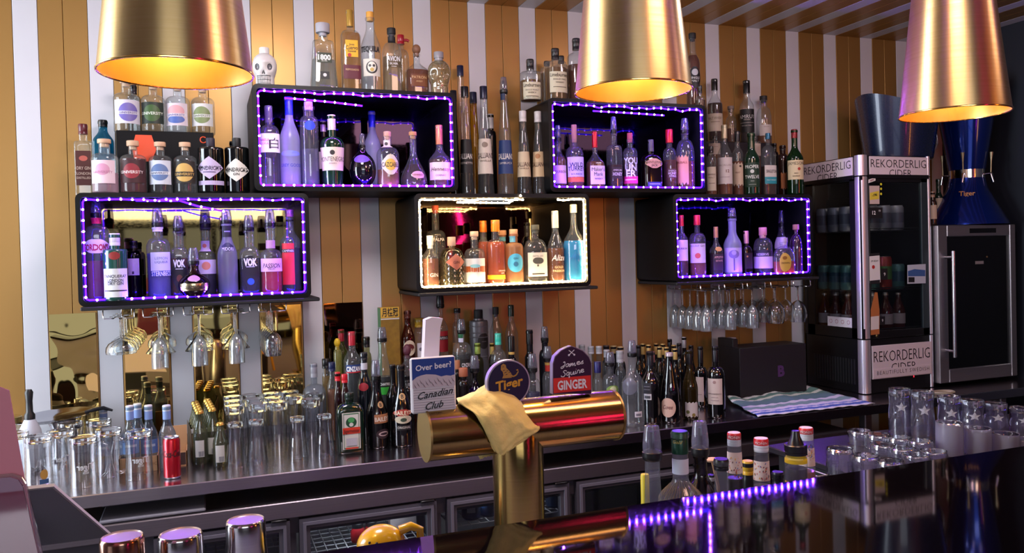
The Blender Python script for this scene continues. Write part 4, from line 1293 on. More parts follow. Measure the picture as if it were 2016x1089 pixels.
# --- inside the upper right box
GK = 'bottles in the upper right lit box'
bk = dict(name='whiskey_bottle', group=GK)
bottle(gK, 330, 432, 600, 3.18, ZU, 'whiskey bottle with pink label and clear cover, far left in the upper right box', **bk, nw=44, cap=('pourer', None, 700, 44), s0=830, s1=760, shape='slope', liq=LQ('#8a4820', .4), lv=800, labels=[(345, 428, 850, 965, '#d8c0b8', 'r', [('BOURBON', 890, 18, '#7a3040')])])
bottle(gK, 428, 540, 596, 3.17, ZU, 'whiskey bottle with tall white label and orange band', **bk, nw=40, cap=('cork', '#b88868', 690, 34), s0=790, s1=730, liq=LQ('#a05020', .4), lv=800, labels=[(440, 540, 796, 922, '#d2cddc', 'r', [('WILD', 845, 30, '#2c2450'), ('TURKEY', 870, 30, '#2c2450'), ('BOURBON', 905, 12, '#5a4a78')]), (440, 540, 924, 955, '#d06a30', 'r', [])])
bottle(gK, 545, 682, 640, 3.16, ZU, 'squat whiskey bottle with red wax neck and cream label', **bk, p=4, dr=.8, nw=40, cap=('foil', '#c01820', 740, 42), s0=850, s1=770, shape='slope', liq=LQ('#a05020', .4), lv=830, labels=[(550, 680, 852, 970, '#ddd0cc', 'r', [("Maker's", 875, 26, '#3a2a30', {'b': .02}), ('Mark', 905, 26, '#3a2a30', {'b': .02, 'w': .6}), ('WHISKY', 935, 12, '#5a4040')])])
bottle(gK, 676, 790, 545, 3.17, ZU, 'square honey whiskey bottle with purple lit pourer', **bk, p=5, dr=.9, nw=50, cap=('pourer', None, 650, 54), s0=760, s1=725, shape='step', liq=LQ('#4a2818', .6), lv=850, labels=[(722, 782, 860, 935, '#2a1c1c', 'r', [('AMERICAN', 880, 14, '#e0d8d0'), ('HONEY', 905, 24, '#e0d8d0', {'w': .95})])])
bottle(gK, 790, 882, 648, 3.165, ZU, 'bottle with big block letters and pink lower band', **bk, nw=38, cap=('cork', '#c05060', 690, 34), s0=780, s1=740, liq=LQ('#b87840', .3), lv=800, labels=[(795, 880, 780, 915, GL('#d8d8e8', .9, .05, .3, .1), 'r', [('YOU', 820, 46, '#e8e8f0', {'w': .9, 'b': .03}), ('UN', 862, 46, '#e8e8f0', {'w': .7, 'b': .03}), ('ER', 900, 46, '#e8e8f0', {'w': .7, 'b': .03})]), (792, 880, 918, 965, '#e03078', 'r', [('#bar', 940, 8, '#f0c0d0', {'w': .7})])])
bottle(gK, 892, 1045, 690, 3.165, ZU, 'wide dark whiskey bottle with arched cream shoulder label', **bk, p=4.5, dr=.6, glass=P('#120a0a', .08, coat=.6), nw=40, cap=('screw', '#55505c', 765, 38), s0=830, s1=780, shape='round', labels=[(915, 1028, 806, 868, '#d8a888', 'h', [('GENTLEMAN', 830, 18, '#3a1c18', {'w': .9}), ('JACK', 850, 16, '#3a1c18')]), (930, 1015, 955, 982, '#3a3a78', 'r', [('#bar', 968, 6, '#b8b8d8', {'w': .8})])])
bottle(gK, 1042, 1126, 626, 3.18, ZU, 'honey whiskey bottle with bright red cap', **bk, nw=36, cap=('foil', '#d02030', 710, 46), s0=790, s1=740, liq=LQ('#7a3818', .5), lv=820, labels=[(1070, 1124, 870, 930, '#5a3028', 'r', [('AMERICAN', 884, 12, '#e0d8d0'), ('HONEY', 900, 18, '#e0d8d0'), ('STING', 918, 14, '#e0d8d0')])])
bottle(gK, 1122, 1240, 555, 3.17, ZU, 'whiskey bottle with ragged orange label and pourer, far right in the upper right box', **bk, nw=44, cap=('pourer', None, 650, 54), s0=800, s1=690, shape='round', liq=LQ('#a04020', .4), lv=830, labels=[(1126, 1200, 790, 965, '#e09a80', 'rag', [('FIREBALL', 830, 16, '#8a2018')])])

# --- whiskies on the lower right box
GW = 'whisky bottles on the lower right box'
ww = dict(name='whisky_bottle', group=GW)
zr = W(1400, 281, 3.36).z
mb = MB(); mb.box(-0.30, 0.11, -0.055, 0.055, 0, zr - TL_, P('#17131a', .5), .003)
xr_ = W(1450, 281, 3.37).x
tag(mb.build('bottle_riser', None, (xr_ + 0.09, 3.375, TL_ + 0.0003)), 'dark riser step carrying the back row of whiskies', 'riser')
bottle(gW, 128, 252, 105, 3.375, zr, 'dark amber whisky bottle with cream label on the riser, nearest the upper right box', **ww, nw=48, cap=('foil', '#1a1618', 195, 50), s0=320, s1=225, shape='slope', liq=LQ('#4a2414', .6), lv=300, labels=[(134, 248, 373, 515, '#b8a894', 'r', [('MALT WHISKY', 410, 24, '#6a5848'), ('#bar', 440, 5, '#7a6858', {'w': .5})])])
bottle(gW, 276, 366, 320, 3.375, zr, 'small pale whisky bottle with cork on the riser', **ww, nw=44, cap=('cork', '#7a6a60', 345, 54), s0=480, s1=400, shape='round', glass=CLEAR2, liq=LQ('#b8907a', .15), lv=500)
bottle(gW, 386, 502, 118, 3.375, zr, 'whisky bottle with black label on the riser', **ww, nw=54, cap=('foil', '#121214', 218, 54), s0=330, s1=250, shape='slope', liq=LQ('#3a1c10', .6), lv=350, labels=[(388, 500, 338, 522, '#101012', 'r', [('AMRUT', 398, 36, '#c8c4c0', {'w': .95}), ('INDIAN', 422, 12, '#a8a098'), ('#bar', 448, 3, '#a8a098', {'w': .8}), ('SINGLE MALT', 470, 12, '#a8a098')])])
bottle(gW, 518, 642, 240, 3.375, zr, 'clear rounded whisky bottle with dark stopper on the riser', **ww, nw=56, cap=('cork', '#1c1a1c', 272, 62), s0=440, s1=330, shape='round', liq=LQ('#a86028', .3), lv=555, labels=[(545, 640, 462, 550, '#c0b4ac', 'r', [('#bar', 480, 4, '#8a7a70', {'w': .4})])])
bottle(gW, 118, 205, 640, 3.18, TL_, 'whisky bottle with cream label half behind the corner of the upper right box', **ww, nw=40, cap=('screw', '#2a2422', 690, 44), s0=770, s1=715, liq=LQ('#b05820', .4), lv=820, labels=[(130, 198, 800, 990, '#c6b8a4', 'r', [('SINGLE', 860, 16, '#6a5848'), ('MALT', 885, 16, '#6a5848'), ('#bar', 930, 4, '#7a6858', {'w': .6})])])
bottle(gW, 208, 328, 470, 3.18, TL_, 'front row whisky bottle with big white label and beige capsule', **ww, nw=44, cap=('foil', '#b8a888', 578, 46), s0=720, s1=600, shape='slope', liq=LQ('#a8582c', .4), lv=800, labels=[(210, 325, 724, 935, '#c8bcba', 'r', [('MACALLAN', 785, 18, '#8a7a74'), ('12', 832, 28, '#6a3a34', {'dx': .3, 'w': .3}), ('#bar', 880, 3, '#8a7a74', {'w': .5})])])
bottle(gW, 326, 416, 520, 3.20, TL_, 'front row whisky bottle with torn cream label and black capsule', **ww, nw=42, cap=('foil', '#141416', 600, 46), s0=700, s1=640, shape='slope', liq=LQ('#9a4c20', .45), lv=760, labels=[(330, 412, 772, 945, '#bfa890', 'rag', [('PEAT', 845, 14, '#6a4a38'), ('#disc', 795, 20, '#3a2a24', {'w': .18, 'dx': .4})])])
bottle(gW, 415, 545, 535, 3.17, TL_, 'dark green whiskey bottle with white printed letters', **ww, glass=P('#0c2a18', .08, coat=.6), nw=60, cap=('screw', '#143a22', 560, 62), s0=745, s1=655, shape='slope', labels=[(425, 540, 765, 960, '#10301e', 'r', [('PROPER', 797, 32, '#d8dcd4', {'w': .85}), ('#disc', 835, 24, '#c8ccc4', {'w': .22}), ('TWELVE', 878, 32, '#d8dcd4', {'w': .85}), ('IRISH', 912, 10, '#a8b0a4'), ('#bar', 940, 3, '#a8b0a4', {'w': .4})])])
bottle(gW, 540, 690, 535, 3.17, TL_, 'flat whisky bottle with white and teal label', **ww, p=3.2, dr=.62, nw=46, cap=('foil', '#1c5a78', 582, 48), s0=730, s1=630, shape='round', liq=LQ('#5a3018', .5), lv=800, labels=[(560, 685, 788, 880, '#cbc2bc', 'r', [('SINGLETON', 835, 30, '#3a3030', {'w': .85})]), (560, 685, 880, 935, '#2a8a98', 'r', [('MALT WHISKY', 905, 12, '#d8e8e8')])])
bottle(gW, 690, 775, 632, 3.24, TL_, 'dark brown bottle with orange shaped label behind the green shouldered one', **ww, nw=46, cap=('screw', '#2a2224', 672, 50), s0=760, s1=700, glass=P('#2a1612', .12), labels=[(715, 778, 850, 975, '#c07848', 'rag', [])])
bottle(gW, 756, 893, 505, 3.155, TL_, 'green whiskey bottle with red cap and cream label, last on the lower right box', **ww, glass=GL('#2f6a34', .3, .03, 1, .35, '#1c4a24'), nw=48, cap=('foil', '#7a141c', 575, 49), s0=745, s1=640, shape='slope', liq=LQ('#4a3414', .7), lv=760, labels=[(768, 890, 745, 900, '#cdb892', 'r', [('JAMESON', 770, 30, '#3a3020', {'w': .92}), ('#disc', 815, 30, '#a03024', {'w': .16, 'dx': .3}), ('IRISH', 850, 12, '#5a4a30'), ('WHISKEY', 872, 12, '#5a4a30')])])
bottle(gW, 640, 700, 615, 3.31, TL_, 'dark bottle peeking out behind the teal label whisky', **ww, glass=P('#15100f', .1), nw=28, cap=('screw', '#151214', 660, 30), s0=720, s1=680)
bottle(gW, 470, 560, 560, 3.295, TL_, 'whisky bottle with cream label between the green and teal label ones', **ww, nw=36, cap=('screw', '#2a2422', 590, 38), s0=612, s1=600, liq=LQ('#8a4a20', .5), labels=[(478, 556, 615, 712, '#b8a898', 'r', [])])
bottle(gW, 140, 240, 560, 3.295, TL_, 'whisky bottle with pale label just below the riser', **ww, nw=36, cap=('screw', '#2a2422', 580, 38), s0=605, s1=590, liq=LQ('#8a4a20', .5), labels=[(144, 236, 612, 700, '#a89888', 'r', [('#bar', 640, 3, '#7a6858', {'w': .5})])])
# --- inside the lower left box
GLb = 'bottles in the lower left lit box'
lb = dict(group=GLb)
bottle(gL, 135, 345, 125, 3.20, ZL, 'pink gin bottle with arched white label and purple pourer', name='gin_bottle', **lb, p=2.6, nw=76, cap=('pourer', None, 275, 92), s0=420, s1=340, shape='round', liq=LQ('#e0788a', .3), lv=620, labels=[(140, 332, 448, 560, '#e6d2d8', 'h', [("GORDON'S", 512, 44, '#b01c34', {'w': .84, 'b': .04})]), (200, 280, 276, 322, '#d02048', 'r', [])])
bottle(gL, 290, 490, 402, 3.128, ZL, 'green gin bottle with white label and red seal standing at the front edge', name='gin_bottle', **lb, glass=P('#1f4a40', .15, coat=.5), nw=82, cap=('screw', '#c8c6cc', 500, 86), s0=570, s1=525, shape='step', taper=1.0, labels=[(297, 480, 682, 910, '#d6d8dc', 'r', [('TANQUERAY', 742, 22, '#3a3a44', {'sh': .2}), ('LONDON', 775, 22, '#3a3a44', {'w': .55}), ('DRY GIN', 800, 22, '#3a3a44', {'w': .55}), ('#bar', 858, 8, '#1a1a20', {'w': .85})]), (338, 428, 548, 612, '#8a2420', 'o', [])])
bottle(gL, 482, 604, 462, 3.31, ZL, 'purple lit bottle with small dark label behind the green gin', name='liqueur_bottle', **lb, glass=GL('#9a90c0', .5), nw=60, cap=('screw', '#14141c', 520, 64), s0=590, s1=540, liq=LQ('#4a2848', .5), lv=740, labels=[(490, 580, 602, 735, '#b89ad8', 'r', [('#bar', 715, 20, '#3a1c5a', {'w': .15})])])
bottle(gL, 632, 825, 200, 3.19, ZL, 'pale blue liqueur bottle with white and blue label and pourer', name='liqueur_bottle', **lb, nw=84, cap=('pourer', None, 350, 96), s0=520, s1=440, shape='round', liq=LQ('#8a88d8', .35), lv=560, labels=[(665, 818, 552, 700, '#c9cce6', 'r', [('LEMON', 600, 20, '#6a70a8'), ('LIQUEUR', 630, 16, '#6a70a8')]), (668, 820, 700, 742, '#2840a8', 'r', [('STERNBECK', 722, 34, '#e0e4f4', {'w': .95})]), (688, 765, 352, 385, '#d8d0e0', 'r', [])])
vk = dict(name='liqueur_bottle', group=GLb, nw=84, s0=590, s1=510, shape='round', p=3.4, dr=.8)
bottle(gL, 822, 965, 262, 3.20, ZL, 'black labelled liqueur bottle with white letters, left one of the pair', cap=('pourer', None, 385, 88), liq=LQ('#6a3428', .5), lv=600, labels=[(845, 965, 590, 860, '#0e0e12', 'h', [('VOK', 640, 52, '#e4e4ea', {'w': .8, 'b': .05}), ('#bar', 685, 6, '#b8b8c0', {'w': .5}), ('#disc', 760, 40, '#5a2a20', {'w': .4, 'asp': 1.3})])], **vk)
bottle(gL, 1368, 1540, 258, 3.19, ZL, 'black labelled liqueur bottle with white letters and blue emblem', cap=('pourer', None, 380, 90), liq=LQ('#20242c', .6), lv=600, labels=[(1395, 1528, 578, 860, '#0e0e12', 'h', [('VOK', 630, 54, '#e4e4ea', {'w': .8, 'b': .05}), ('#bar', 668, 6, '#b8b8c0', {'w': .5}), ('#disc', 785, 40, '#2858a8', {'w': .42})])], **vk)
bottle(gL, 885, 1142, 518, 3.125, ZL, 'round raspberry liqueur bottle with gold band at the front edge', name='liqueur_bottle', **lb, glass=GL('#c8a8b8', .4), nw=66, cap=('pourer', None, 650, 92), s1=720, shape='ball', liq=LQ('#1a0a14', .8), lv=800, labels=[(905, 1120, 800, 858, P('#c8b890', .25, 1.0), 'r', [('CHAMBORD', 828, 24, '#2a2020', {'w': .7})]), (965, 1060, 735, 785, '#b888a8', 'o', [])])
bottle(gL, 1030, 1185, 213, 3.30, ZL, 'liqueur bottle with fruit label and pourer behind the round one', name='liqueur_bottle', **lb, nw=78, cap=('pourer', None, 355, 92), s0=600, s1=540, shape='round', liq=LQ('#584070', .4), lv=620, labels=[(1045, 1182, 612, 725, '#cfc0dc', 'r', [('#disc', 660, 40, '#d88a70', {'w': .4, 'dx': -.2})]), (1045, 1135, 460, 545, '#c8b4c8', 'r', [('#disc', 500, 30, '#c86a60', {'w': .4})])])
bottle(gL, 1196, 1356, 210, 3.185, ZL, 'frosted melon liqueur bottle, green below, navy shield label and pourer', name='liqueur_bottle', **lb, glass=GL('#c8ccd8', .6, .25, .7, .35, '#c0c4d0'), nw=74, cap=('pourer', None, 325, 92), s0=580, s1=420, shape='slope', liq=LQ('#2a8a3a', .6), lv=730, labels=[(1232, 1325, 475, 545, '#1c1c40', 'h', [('MIDORI', 525, 26, '#d0d0e0', {'w': .9})]), (1245, 1310, 340, 430, '#14141c', 'r', [('#bar', 385, 8, '#8888a0', {'w': .6})])])
bottle(gL, 1534, 1708, 210, 3.18, ZL, 'red fruit liqueur bottle with pink label and pourer', name='liqueur_bottle', **lb, nw=74, cap=('pourer', None, 350, 88), s0=590, s1=530, shape='round', liq=LQ('#c81830', .6), lv=705, labels=[(1540, 1705, 602, 706, '#d8b0c4', 'r', [('PASSION', 658, 34, '#4a2838', {'sh': .25, 'w': .7}), ('FRUIT', 685, 14, '#7a4858')]), (1560, 1655, 455, 520, '#b890a0', 'r', [])])
bottle(gL, 1694, 1862, 215, 3.20, ZL, 'tall bottle with red label and pink cap, far right in the lower left box', name='liqueur_bottle', **lb, nw=62, cap=('foil', '#d07898', 270, 60), s0=480, s1=370, shape='slope', liq=LQ('#302830', .4), lv=520, labels=[(1712, 1806, 480, 810, '#d02830', 'r', [('#bar', 540, 26, '#141014', {'w': .98}), ('CAMPARI', 540, 18, '#e8e0e0', {'w': .9})]), (1742, 1806, 290, 305, '#141014', 'r', [])])

# --- inside the warm lit box
GM = 'bottles in the warm lit box'
bm = dict(group=GM)
bottle(gM, 292, 452, 452, 3.155, ZL, 'copper coloured gin bottle with white cap, far left in the warm box', name='gin_bottle', **bm, nw=66, cap=('cork', '#dcd8d0', 545, 64), s0=660, s1=570, shape='slope', liq=LQ('#a86848', .45), lv=670, labels=[(345, 445, 795, 850, CLRPATCH, 'r', [('GIN', 825, 36, '#e8dcd0', {'w': .7})])])
bottle(gM, 328, 512, 168, 3.32, ZL, 'tall clear bottle with red cap behind the copper gin', **bm, nw=66, cap=('cork', '#c85030', 215, 66), s0=470, s1=400, shape='round', labels=[(390, 500, 465, 510, GL('#e0d8c8', .9, .05, .3), 'r', [('PALMA', 488, 32, '#f0e8e0', {'w': .9})])])
t = bottle(gM, 455, 692, 465, 3.155, ZL, 'diamond cut round gin bottle with copper diamond label', name='gin_bottle', **bm, glass=GL('#b8b294', .45, .04, 1.4, .15, '#6a6450'), nw=70, cap=('cork', '#b89a8a', 550, 80), s0=700, s1=565, shape='round', labels=[(520, 682, 622, 782, '#a8604a', 'd2', [('GIN', 705, 26, '#5a2a20', {'w': .5, 'off': .0026})])])
g_ = [c_ for c_ in t.children if c_.name.startswith('glass')][0]
prz = sorted({round(v.co.z, 5): math.hypot(v.co.x, v.co.y) for v in g_.data.vertices}.items())
mb = MB()
fm = GL('#d8d0b0', .35, .03, 3.0, .3, '#7a7458')
for i in range(11):
    z = .010 + i * .0105
    r = float(np.interp(z, [q_[0] for q_ in prz], [q_[1] for q_ in prz]))
    if r < .02:
        continue
    for j in range(24):
        a = 2 * math.pi * (j + 0.5 * (i % 2)) / 24
        s_ = r * .131
        c0_ = Vector((r * math.cos(a), r * math.sin(a), z))
        tg_ = Vector((-math.sin(a), math.cos(a), 0)) * s_
        up_ = Vector((0, 0, .0105))
        out_ = Vector((math.cos(a), math.sin(a), 0)) * .0022
        mb.add([c0_ - tg_, c0_ - up_, c0_ + tg_, c0_ + up_, c0_ + out_], [[0, 1, 4], [1, 2, 4], [2, 3, 4], [3, 0, 4]], fm)
mb.build('cut_facets', g_, smooth=False)
bottle(gM, 690, 886, 412, 3.155, ZL, 'gin bottle with white and rust landscape label and wooden stopper', name='gin_bottle', **bm, nw=68, cap=('cork', '#c8a890', 462, 80), s0=640, s1=570, shape='round', labels=[(696, 882, 668, 895, '#dfe0dc', 'r', [('#bar', 770, 60, '#a8562c', {'w': .97}), ('#disc', 740, 30, '#8ac0c8', {'w': .4, 'asp': .35}), ('DISTILLED GIN', 800, 16, '#e8e0d8')])])
og = LQ('#e06020', .5)
bottle(gM, 820, 925, 312, 3.30, ZL, 'orange aperitif bottle with orange capsule, the back one of two', name='liqueur_bottle', **bm, nw=66, cap=('foil', '#e07818', 420, 70), s0=560, s1=490, shape='round', liq=og, lv=510)
bottle(gM, 900, 1075, 305, 3.165, ZL, 'bright orange liqueur bottle with orange capsule and yellow band', name='liqueur_bottle', **bm, nw=78, cap=('foil', '#e07818', 415, 84), s0=560, s1=490, shape='round', liq=og, lv=510, labels=[(905, 1070, 825, 865, '#e8b020', 'r', []), (1000, 1072, 765, 820, CLRPATCH, 'r', [('ORANGE', 785, 16, '#f0e0c0'), ('GIN', 808, 16, '#f0e0c0')])])
pe = GL('#e8b890', .7, .15, .7, .5, '#d8a478')
bottle(gM, 1072, 1248, 392, 3.165, ZL, 'peach frosted gin bottle with blue disc and wooden stopper', name='gin_bottle', **bm, glass=pe, nw=76, cap=('cork', '#d0a078', 440, 80), s0=570, s1=520, shape='round', labels=[(1100, 1240, 622, 798, '#48a8cc', 'o', [('#disc', 722, 20, '#2a6a90', {'w': .28}), ('GIN', 668, 20, '#1c4a68', {'w': .5})]), (1100, 1175, 455, 512, '#60a8c0', 'r', [])])
bottle(gM, 1012, 1098, 402, 3.33, ZL, 'second peach gin bottle with wooden stopper, half hidden at the back', name='gin_bottle', **bm, glass=pe, nw=58, cap=('cork', '#d0a078', 448, 78), s0=570, s1=520, labels=[(1018, 1095, 462, 505, '#60a8c0', 'r', [])])
bottle(gM, 1246, 1476, 350, 3.165, ZL, 'wide clear bottle with black and white picture label', name='gin_bottle', **bm, p=2.6, dr=.7, nw=70, cap=('cork', '#5a5848', 400, 82), s0=620, s1=480, shape='round', labels=[(1300, 1470, 612, 838, '#dcd6c8', 'r', [('#disc', 690, 40, '#4a4a44', {'w': .42, 'asp': .7}), ('#bar', 735, 20, '#4a4a44', {'w': .05}), ('DISTILLED', 645, 14, '#6a665c'), ('#bar', 815, 12, '#3a3630', {'w': .5})])])
bottle(gM, 1246, 1330, 328, 3.34, ZL, 'dark necked bottle behind the picture label gin', **bm, glass=GL('#5a5448', .4), nw=52, cap=('screw', '#141214', 460, 52), s0=560, s1=490)
al = dict(name='liqueur_bottle', group=GM, shape='slope', nw=62)
bottle(gM, 1470, 1632, 218, 3.165, ZL, 'amber liqueur bottle with white neck foil and script letters', **al, cap=('foil', '#e4dcc8', 380, 62), s0=590, s1=395, liq=LQ('#a05a28', .45), lv=570, labels=[(1505, 1630, 615, 850, CLRPATCH, 'r', [('Alize', 660, 60, '#f0e0d0', {'sh': .3, 'w': .9}), ('GOLD', 750, 24, '#e8c890'), ('PASSION', 785, 24, '#e8c890')])])
bottle(gM, 1618, 1832, 158, 3.16, ZL, 'bright sky blue liqueur bottle with white cap, far right in the warm box', **al, cap=('foil', '#f0e6c8', 235, 64), s0=540, s1=350, liq=LQ('#12a8e8', .65), lv=500, labels=[(1680, 1815, 600, 700, CLRPATCH, 'r', [('Alize', 650, 60, '#1470b0', {'sh': .3, 'w': .9})])])

# --- inside the lower right box
GR = 'bottles in the lower right lit box'
br = dict(name='whiskey_bottle', group=GR)
bottle(gR, 316, 402, 190, 3.17, ZL, 'red capped bourbon bottle with cream label, far left in the lower right box', **br, nw=32, cap=('foil', '#d02838', 265, 33), s0=360, s1=300, shape='slope', liq=LQ('#6a3820', .5), lv=430, labels=[(318, 400, 362, 505, '#d8ccc8', 'r', [('BOURBON', 420, 14, '#5a3830')])])
bottle(gR, 408, 526, 190, 3.165, ZL, 'red capped whisky bottle with tall label and red emblem', **br, nw=36, cap=('foil', '#d02838', 258, 46), s0=370, s1=310, shape='round', liq=LQ('#b05a38', .4), lv=430, labels=[(415, 520, 386, 520, '#d4c8d4', 'r', [('MOUNT GAY', 402, 16, '#3a2c48'), ('#disc', 470, 30, '#d06050', {'w': .3})])])
bottle(gR, 540, 655, 270, 3.165, ZL, 'dark rum bottle with gold cap and round shoulder seal', name='rum_bottle', group=GR, p=3, dr=.8, nw=40, cap=('foil', '#b88860', 345, 42), s0=440, s1=365, shape='slope', liq=LQ('#40201c', .6), lv=450, labels=[(552, 645, 458, 570, '#2c2028', 'r', [('APPLETON', 480, 18, '#d0a890'), ('ESTATE', 505, 14, '#d0a890')]), (585, 630, 408, 440, '#d8a060', 'o', [])])
bottle(gR, 646, 772, 140, 3.165, ZL, 'frosted tree patterned bottle with tall pourer', **br, glass=FROST, nw=54, cap=('pourer', None, 215, 62), s0=400, s1=300, shape='slope', labels=[(655, 770, 415, 585, '#b8aad8', 'r', [('#bar', 530, 100, '#5a4888', {'w': .06}), ('#disc', 460, 40, '#7a68a8', {'w': .5, 'asp': .8}), ('#disc', 450, 40, '#a898cc', {'w': .22})])])
bottle(gR, 758, 856, 298, 3.18, ZL, 'dark bottle with pink neck wrap and square shoulders', **br, glass=P('#1a1014', .1, coat=.5), p=4, dr=.9, nw=42, cap=('foil', '#d89ab0', 385, 48), s0=440, s1=400, shape='round', labels=[(770, 850, 450, 560, '#241820', 'r', [('#disc', 475, 14, '#c89050', {'w': .2, 'dx': -.5})])])
bottle(gR, 854, 990, 274, 3.165, ZL, 'round shouldered bottle with ribbon neck and banded label', **br, nw=54, cap=('cork', '#d08898', 330, 56), s0=430, s1=345, shape='round', liq=LQ('#2c2038', .5), lv=560, labels=[(856, 986, 432, 475, '#28203c', 'r', [('RESERVE', 460, 20, '#c8b8d8')]), (856, 986, 476, 558, '#c8b4dc', 'r', [])])
bottle(gR, 995, 1106, 155, 3.30, ZL, 'tall clear bottle with pointed pourer behind the crowned label one', **br, nw=46, cap=('pourer', None, 270, 44), s0=400, s1=290, shape='slope', labels=[(1003, 1090, 340, 420, '#c0b0d4', 'r', [])])
bottle(gR, 978, 1155, 345, 3.118, ZL, 'round amber whisky bottle with yellow oval label at the front edge', **br, p=2.4, dr=.55, nw=58, cap=('cork', '#b0a0b8', 378, 54), s0=500, s1=405, shape='round', liq=LQ('#a83c28', .5), lv=510, labels=[(1055, 1136, 450, 582, '#c8a04c', 'o', [('#disc', 485, 20, '#8a5a28', {'w': .4, 'asp': .7}), ('CROWN', 520, 14, '#5a3a18')])])
bottle(gR, 1106, 1198, 254, 3.150, ZL, 'faceted round bottle with cork, far right in the lower right box', **br, glass=GL('#c0a0c8', .4, .04, 1.8, .12, '#a878a0'), nw=30, cap=('cork', '#a06a68', 290, 46), s0=440, s1=320, shape='round', liq=LQ('#8a4848', .4), lv=440)
# ---------------------------------------------------------------- bottles on the steel counter, middle and right
CT = 0.900
GC = 'bottles crowded on the steel counter'
bc = dict(group=GC)
D1, D2, D3, D4 = 2.98, 3.08, 3.20, 3.32
bottle(g1, 205, 400, 590, ('b', 1003), CT, 'square green herbal liqueur bottle with white framed label at the counter front', name='liqueur_bottle', **bc, p=6, dr=.55, glass=P('#0b2214', .1, coat=.6), nw=62, cap=('screw', '#14241a', 632, 64), s0=720, s1=655, shape='round',
       labels=[(268, 388, 725, 970, '#d8d4cc', 'r', [('#bar', 848, 232, '#3c6848', {'w': .86}), ('#bar', 848, 218, '#d8d4cc', {'w': .8}), ('#disc', 790, 40, '#1c4a30', {'w': .6, 'asp': .95}), ('#disc', 775, 30, '#4aa05a', {'w': .36, 'asp': .8}), ('#disc', 805, 30, '#d8d4cc', {'w': .24, 'asp': .9}), ('#bar', 845, 42, '#d83a22', {'w': .97}), ('Jägermeister', 846, 26, '#3a1410', {'w': .9}), ('#bar', 962, 10, '#d83a22', {'w': .7}), ('#bar', 920, 50, '#c4bec8', {'w': .6})])])
bottle(g1, 405, 552, 372, ('b', 970), CT, 'black cream liqueur bottle with swirl label and clear pourer, at the counter front', name='liqueur_bottle', **bc, glass=P('#08080a', .1, coat=.6), nw=62, cap=('pourer', None, 505, 66), s0=760, s1=560, shape='slope',
       labels=[(460, 552, 740, 800, '#a8704a', 'r', [('BAILEYS', 772, 28, '#e8d8c8', {'w': .95, 'b': .03})]), (470, 552, 840, 905, '#2a1820', 'o', [('#disc', 872, 20, '#c8b0b0', {'w': .7, 'asp': .4}), ('#disc', 872, 20, '#2a1820', {'w': .5, 'asp': .3})]), (485, 520, 655, 700, '#b89060', 'o', [('B', 678, 24, '#1a1418')])])
bottle(g1, 570, 722, 402, ('b', 958), CT, 'black cream liqueur bottle with red band and cream picture label, beside the tower', name='liqueur_bottle', **bc, glass=P('#08080a', .1, coat=.6), nw=56, cap=('foil', '#2a2018', 440, 56), s0=730, s1=540, shape='slope',
       labels=[(590, 712, 705, 752, '#a03428', 'h', [('BAILEYS', 728, 26, '#e8d8b8', {'w': .8, 'b': .02})]), (600, 708, 745, 800, '#cfc4a8', 'o', [('#disc', 775, 20, '#3a4a3a', {'w': .35, 'asp': .6})]), (610, 705, 812, 845, '#0c0c0e', 'r', [('ORIGINAL', 826, 16, '#c8c0b8')]), (630, 672, 600, 645, '#b89060', 'o', [('B', 622, 26, '#1a1418')])])
bottle(g1, 545, 640, 400, D2, CT, 'black bottle directly behind the pair of cream liqueurs', name='liqueur_bottle', **bc, glass=P('#0a0a0c', .1), nw=38, cap=('foil', '#3a3028', 425, 40), s0=620, s1=520, shape='slope')
bottle(g1, 258, 378, 180, 3.19, CT, 'vermouth bottle with red capsule and blue red label', name='vermouth_bottle', **bc, glass=CLEAR, liq=P('#16181a', .2), lv=452, nw=46, cap=('foil', '#b02838', 272, 48), s0=385, s1=285, shape='slope',
       labels=[(276, 377, 405, 455, '#1c3a78', 'r', [('CINZANO', 432, 32, '#e6e6ea', {'w': .92, 'b': .04}), ('#bar', 455, 8, '#c02830', {'w': .98})])])
bottle(g1, 205, 290, 165, 3.33, CT, 'green bottle with red capsule behind the blue label vermouth', name='wine_bottle', **bc, glass=GL('#a8b070', .4, .03, 1, .2, '#8a9048'), nw=40, cap=('foil', '#9a2430', 245, 42), s0=330, s1=255, shape='slope')
mb = MB(); lp_ = W(600 + 222 / 3.404, 600 + 250 / 3.404, 3.29)
bottle(g1, 195, 250, 225, 3.265, CT, 'lemon juice bottle with round yellow top', name='juice_bottle', **bc, glass=GL('#d8d8b0', .5, .1, 1, .3, '#d0c870'), nw=34, cap=('ball', '#d8b020', 285, 44), s0=330, s1=300)
bottle(g1, 385, 450, 215, 3.34, CT, 'slim bottle with black cap in front of the dark mirror panel', **bc, glass=GL('#c8c8a8', .4), nw=42, cap=('screw', '#141418', 285, 46), s0=380, s1=320, shape='round')
bottle(g1, 350, 448, 320, D2, CT, 'dark liqueur bottle with red wax seal and silver neck band', name='liqueur_bottle', **bc, glass=P('#10141a', .08, coat=.6), nw=46, cap=('screw', '#14161c', 370, 50), s0=560, s1=440, shape='slope', labels=[(362, 425, 525, 580, '#a02830', 'o', []), (380, 426, 395, 440, '#b8b6bc', 'r', [])])
bottle(g1, 118, 180, 362, 3.30, CT, 'gold liquid bottle with black cap near the white plank', **bc, nw=44, cap=('screw', '#17171a', 425, 58), s0=500, s1=450, liq=LQ('#b89030', .4), lv=480)
bottle(g1, 150, 222, 384, 3.19, CT, 'rum bottle with navy cap beside the black capped gold one', name='rum_bottle', **bc, nw=36, cap=('screw', '#1a2248', 445, 48), s0=560, s1=470, shape='slope', liq=LQ('#b8703a', .35), lv=570)
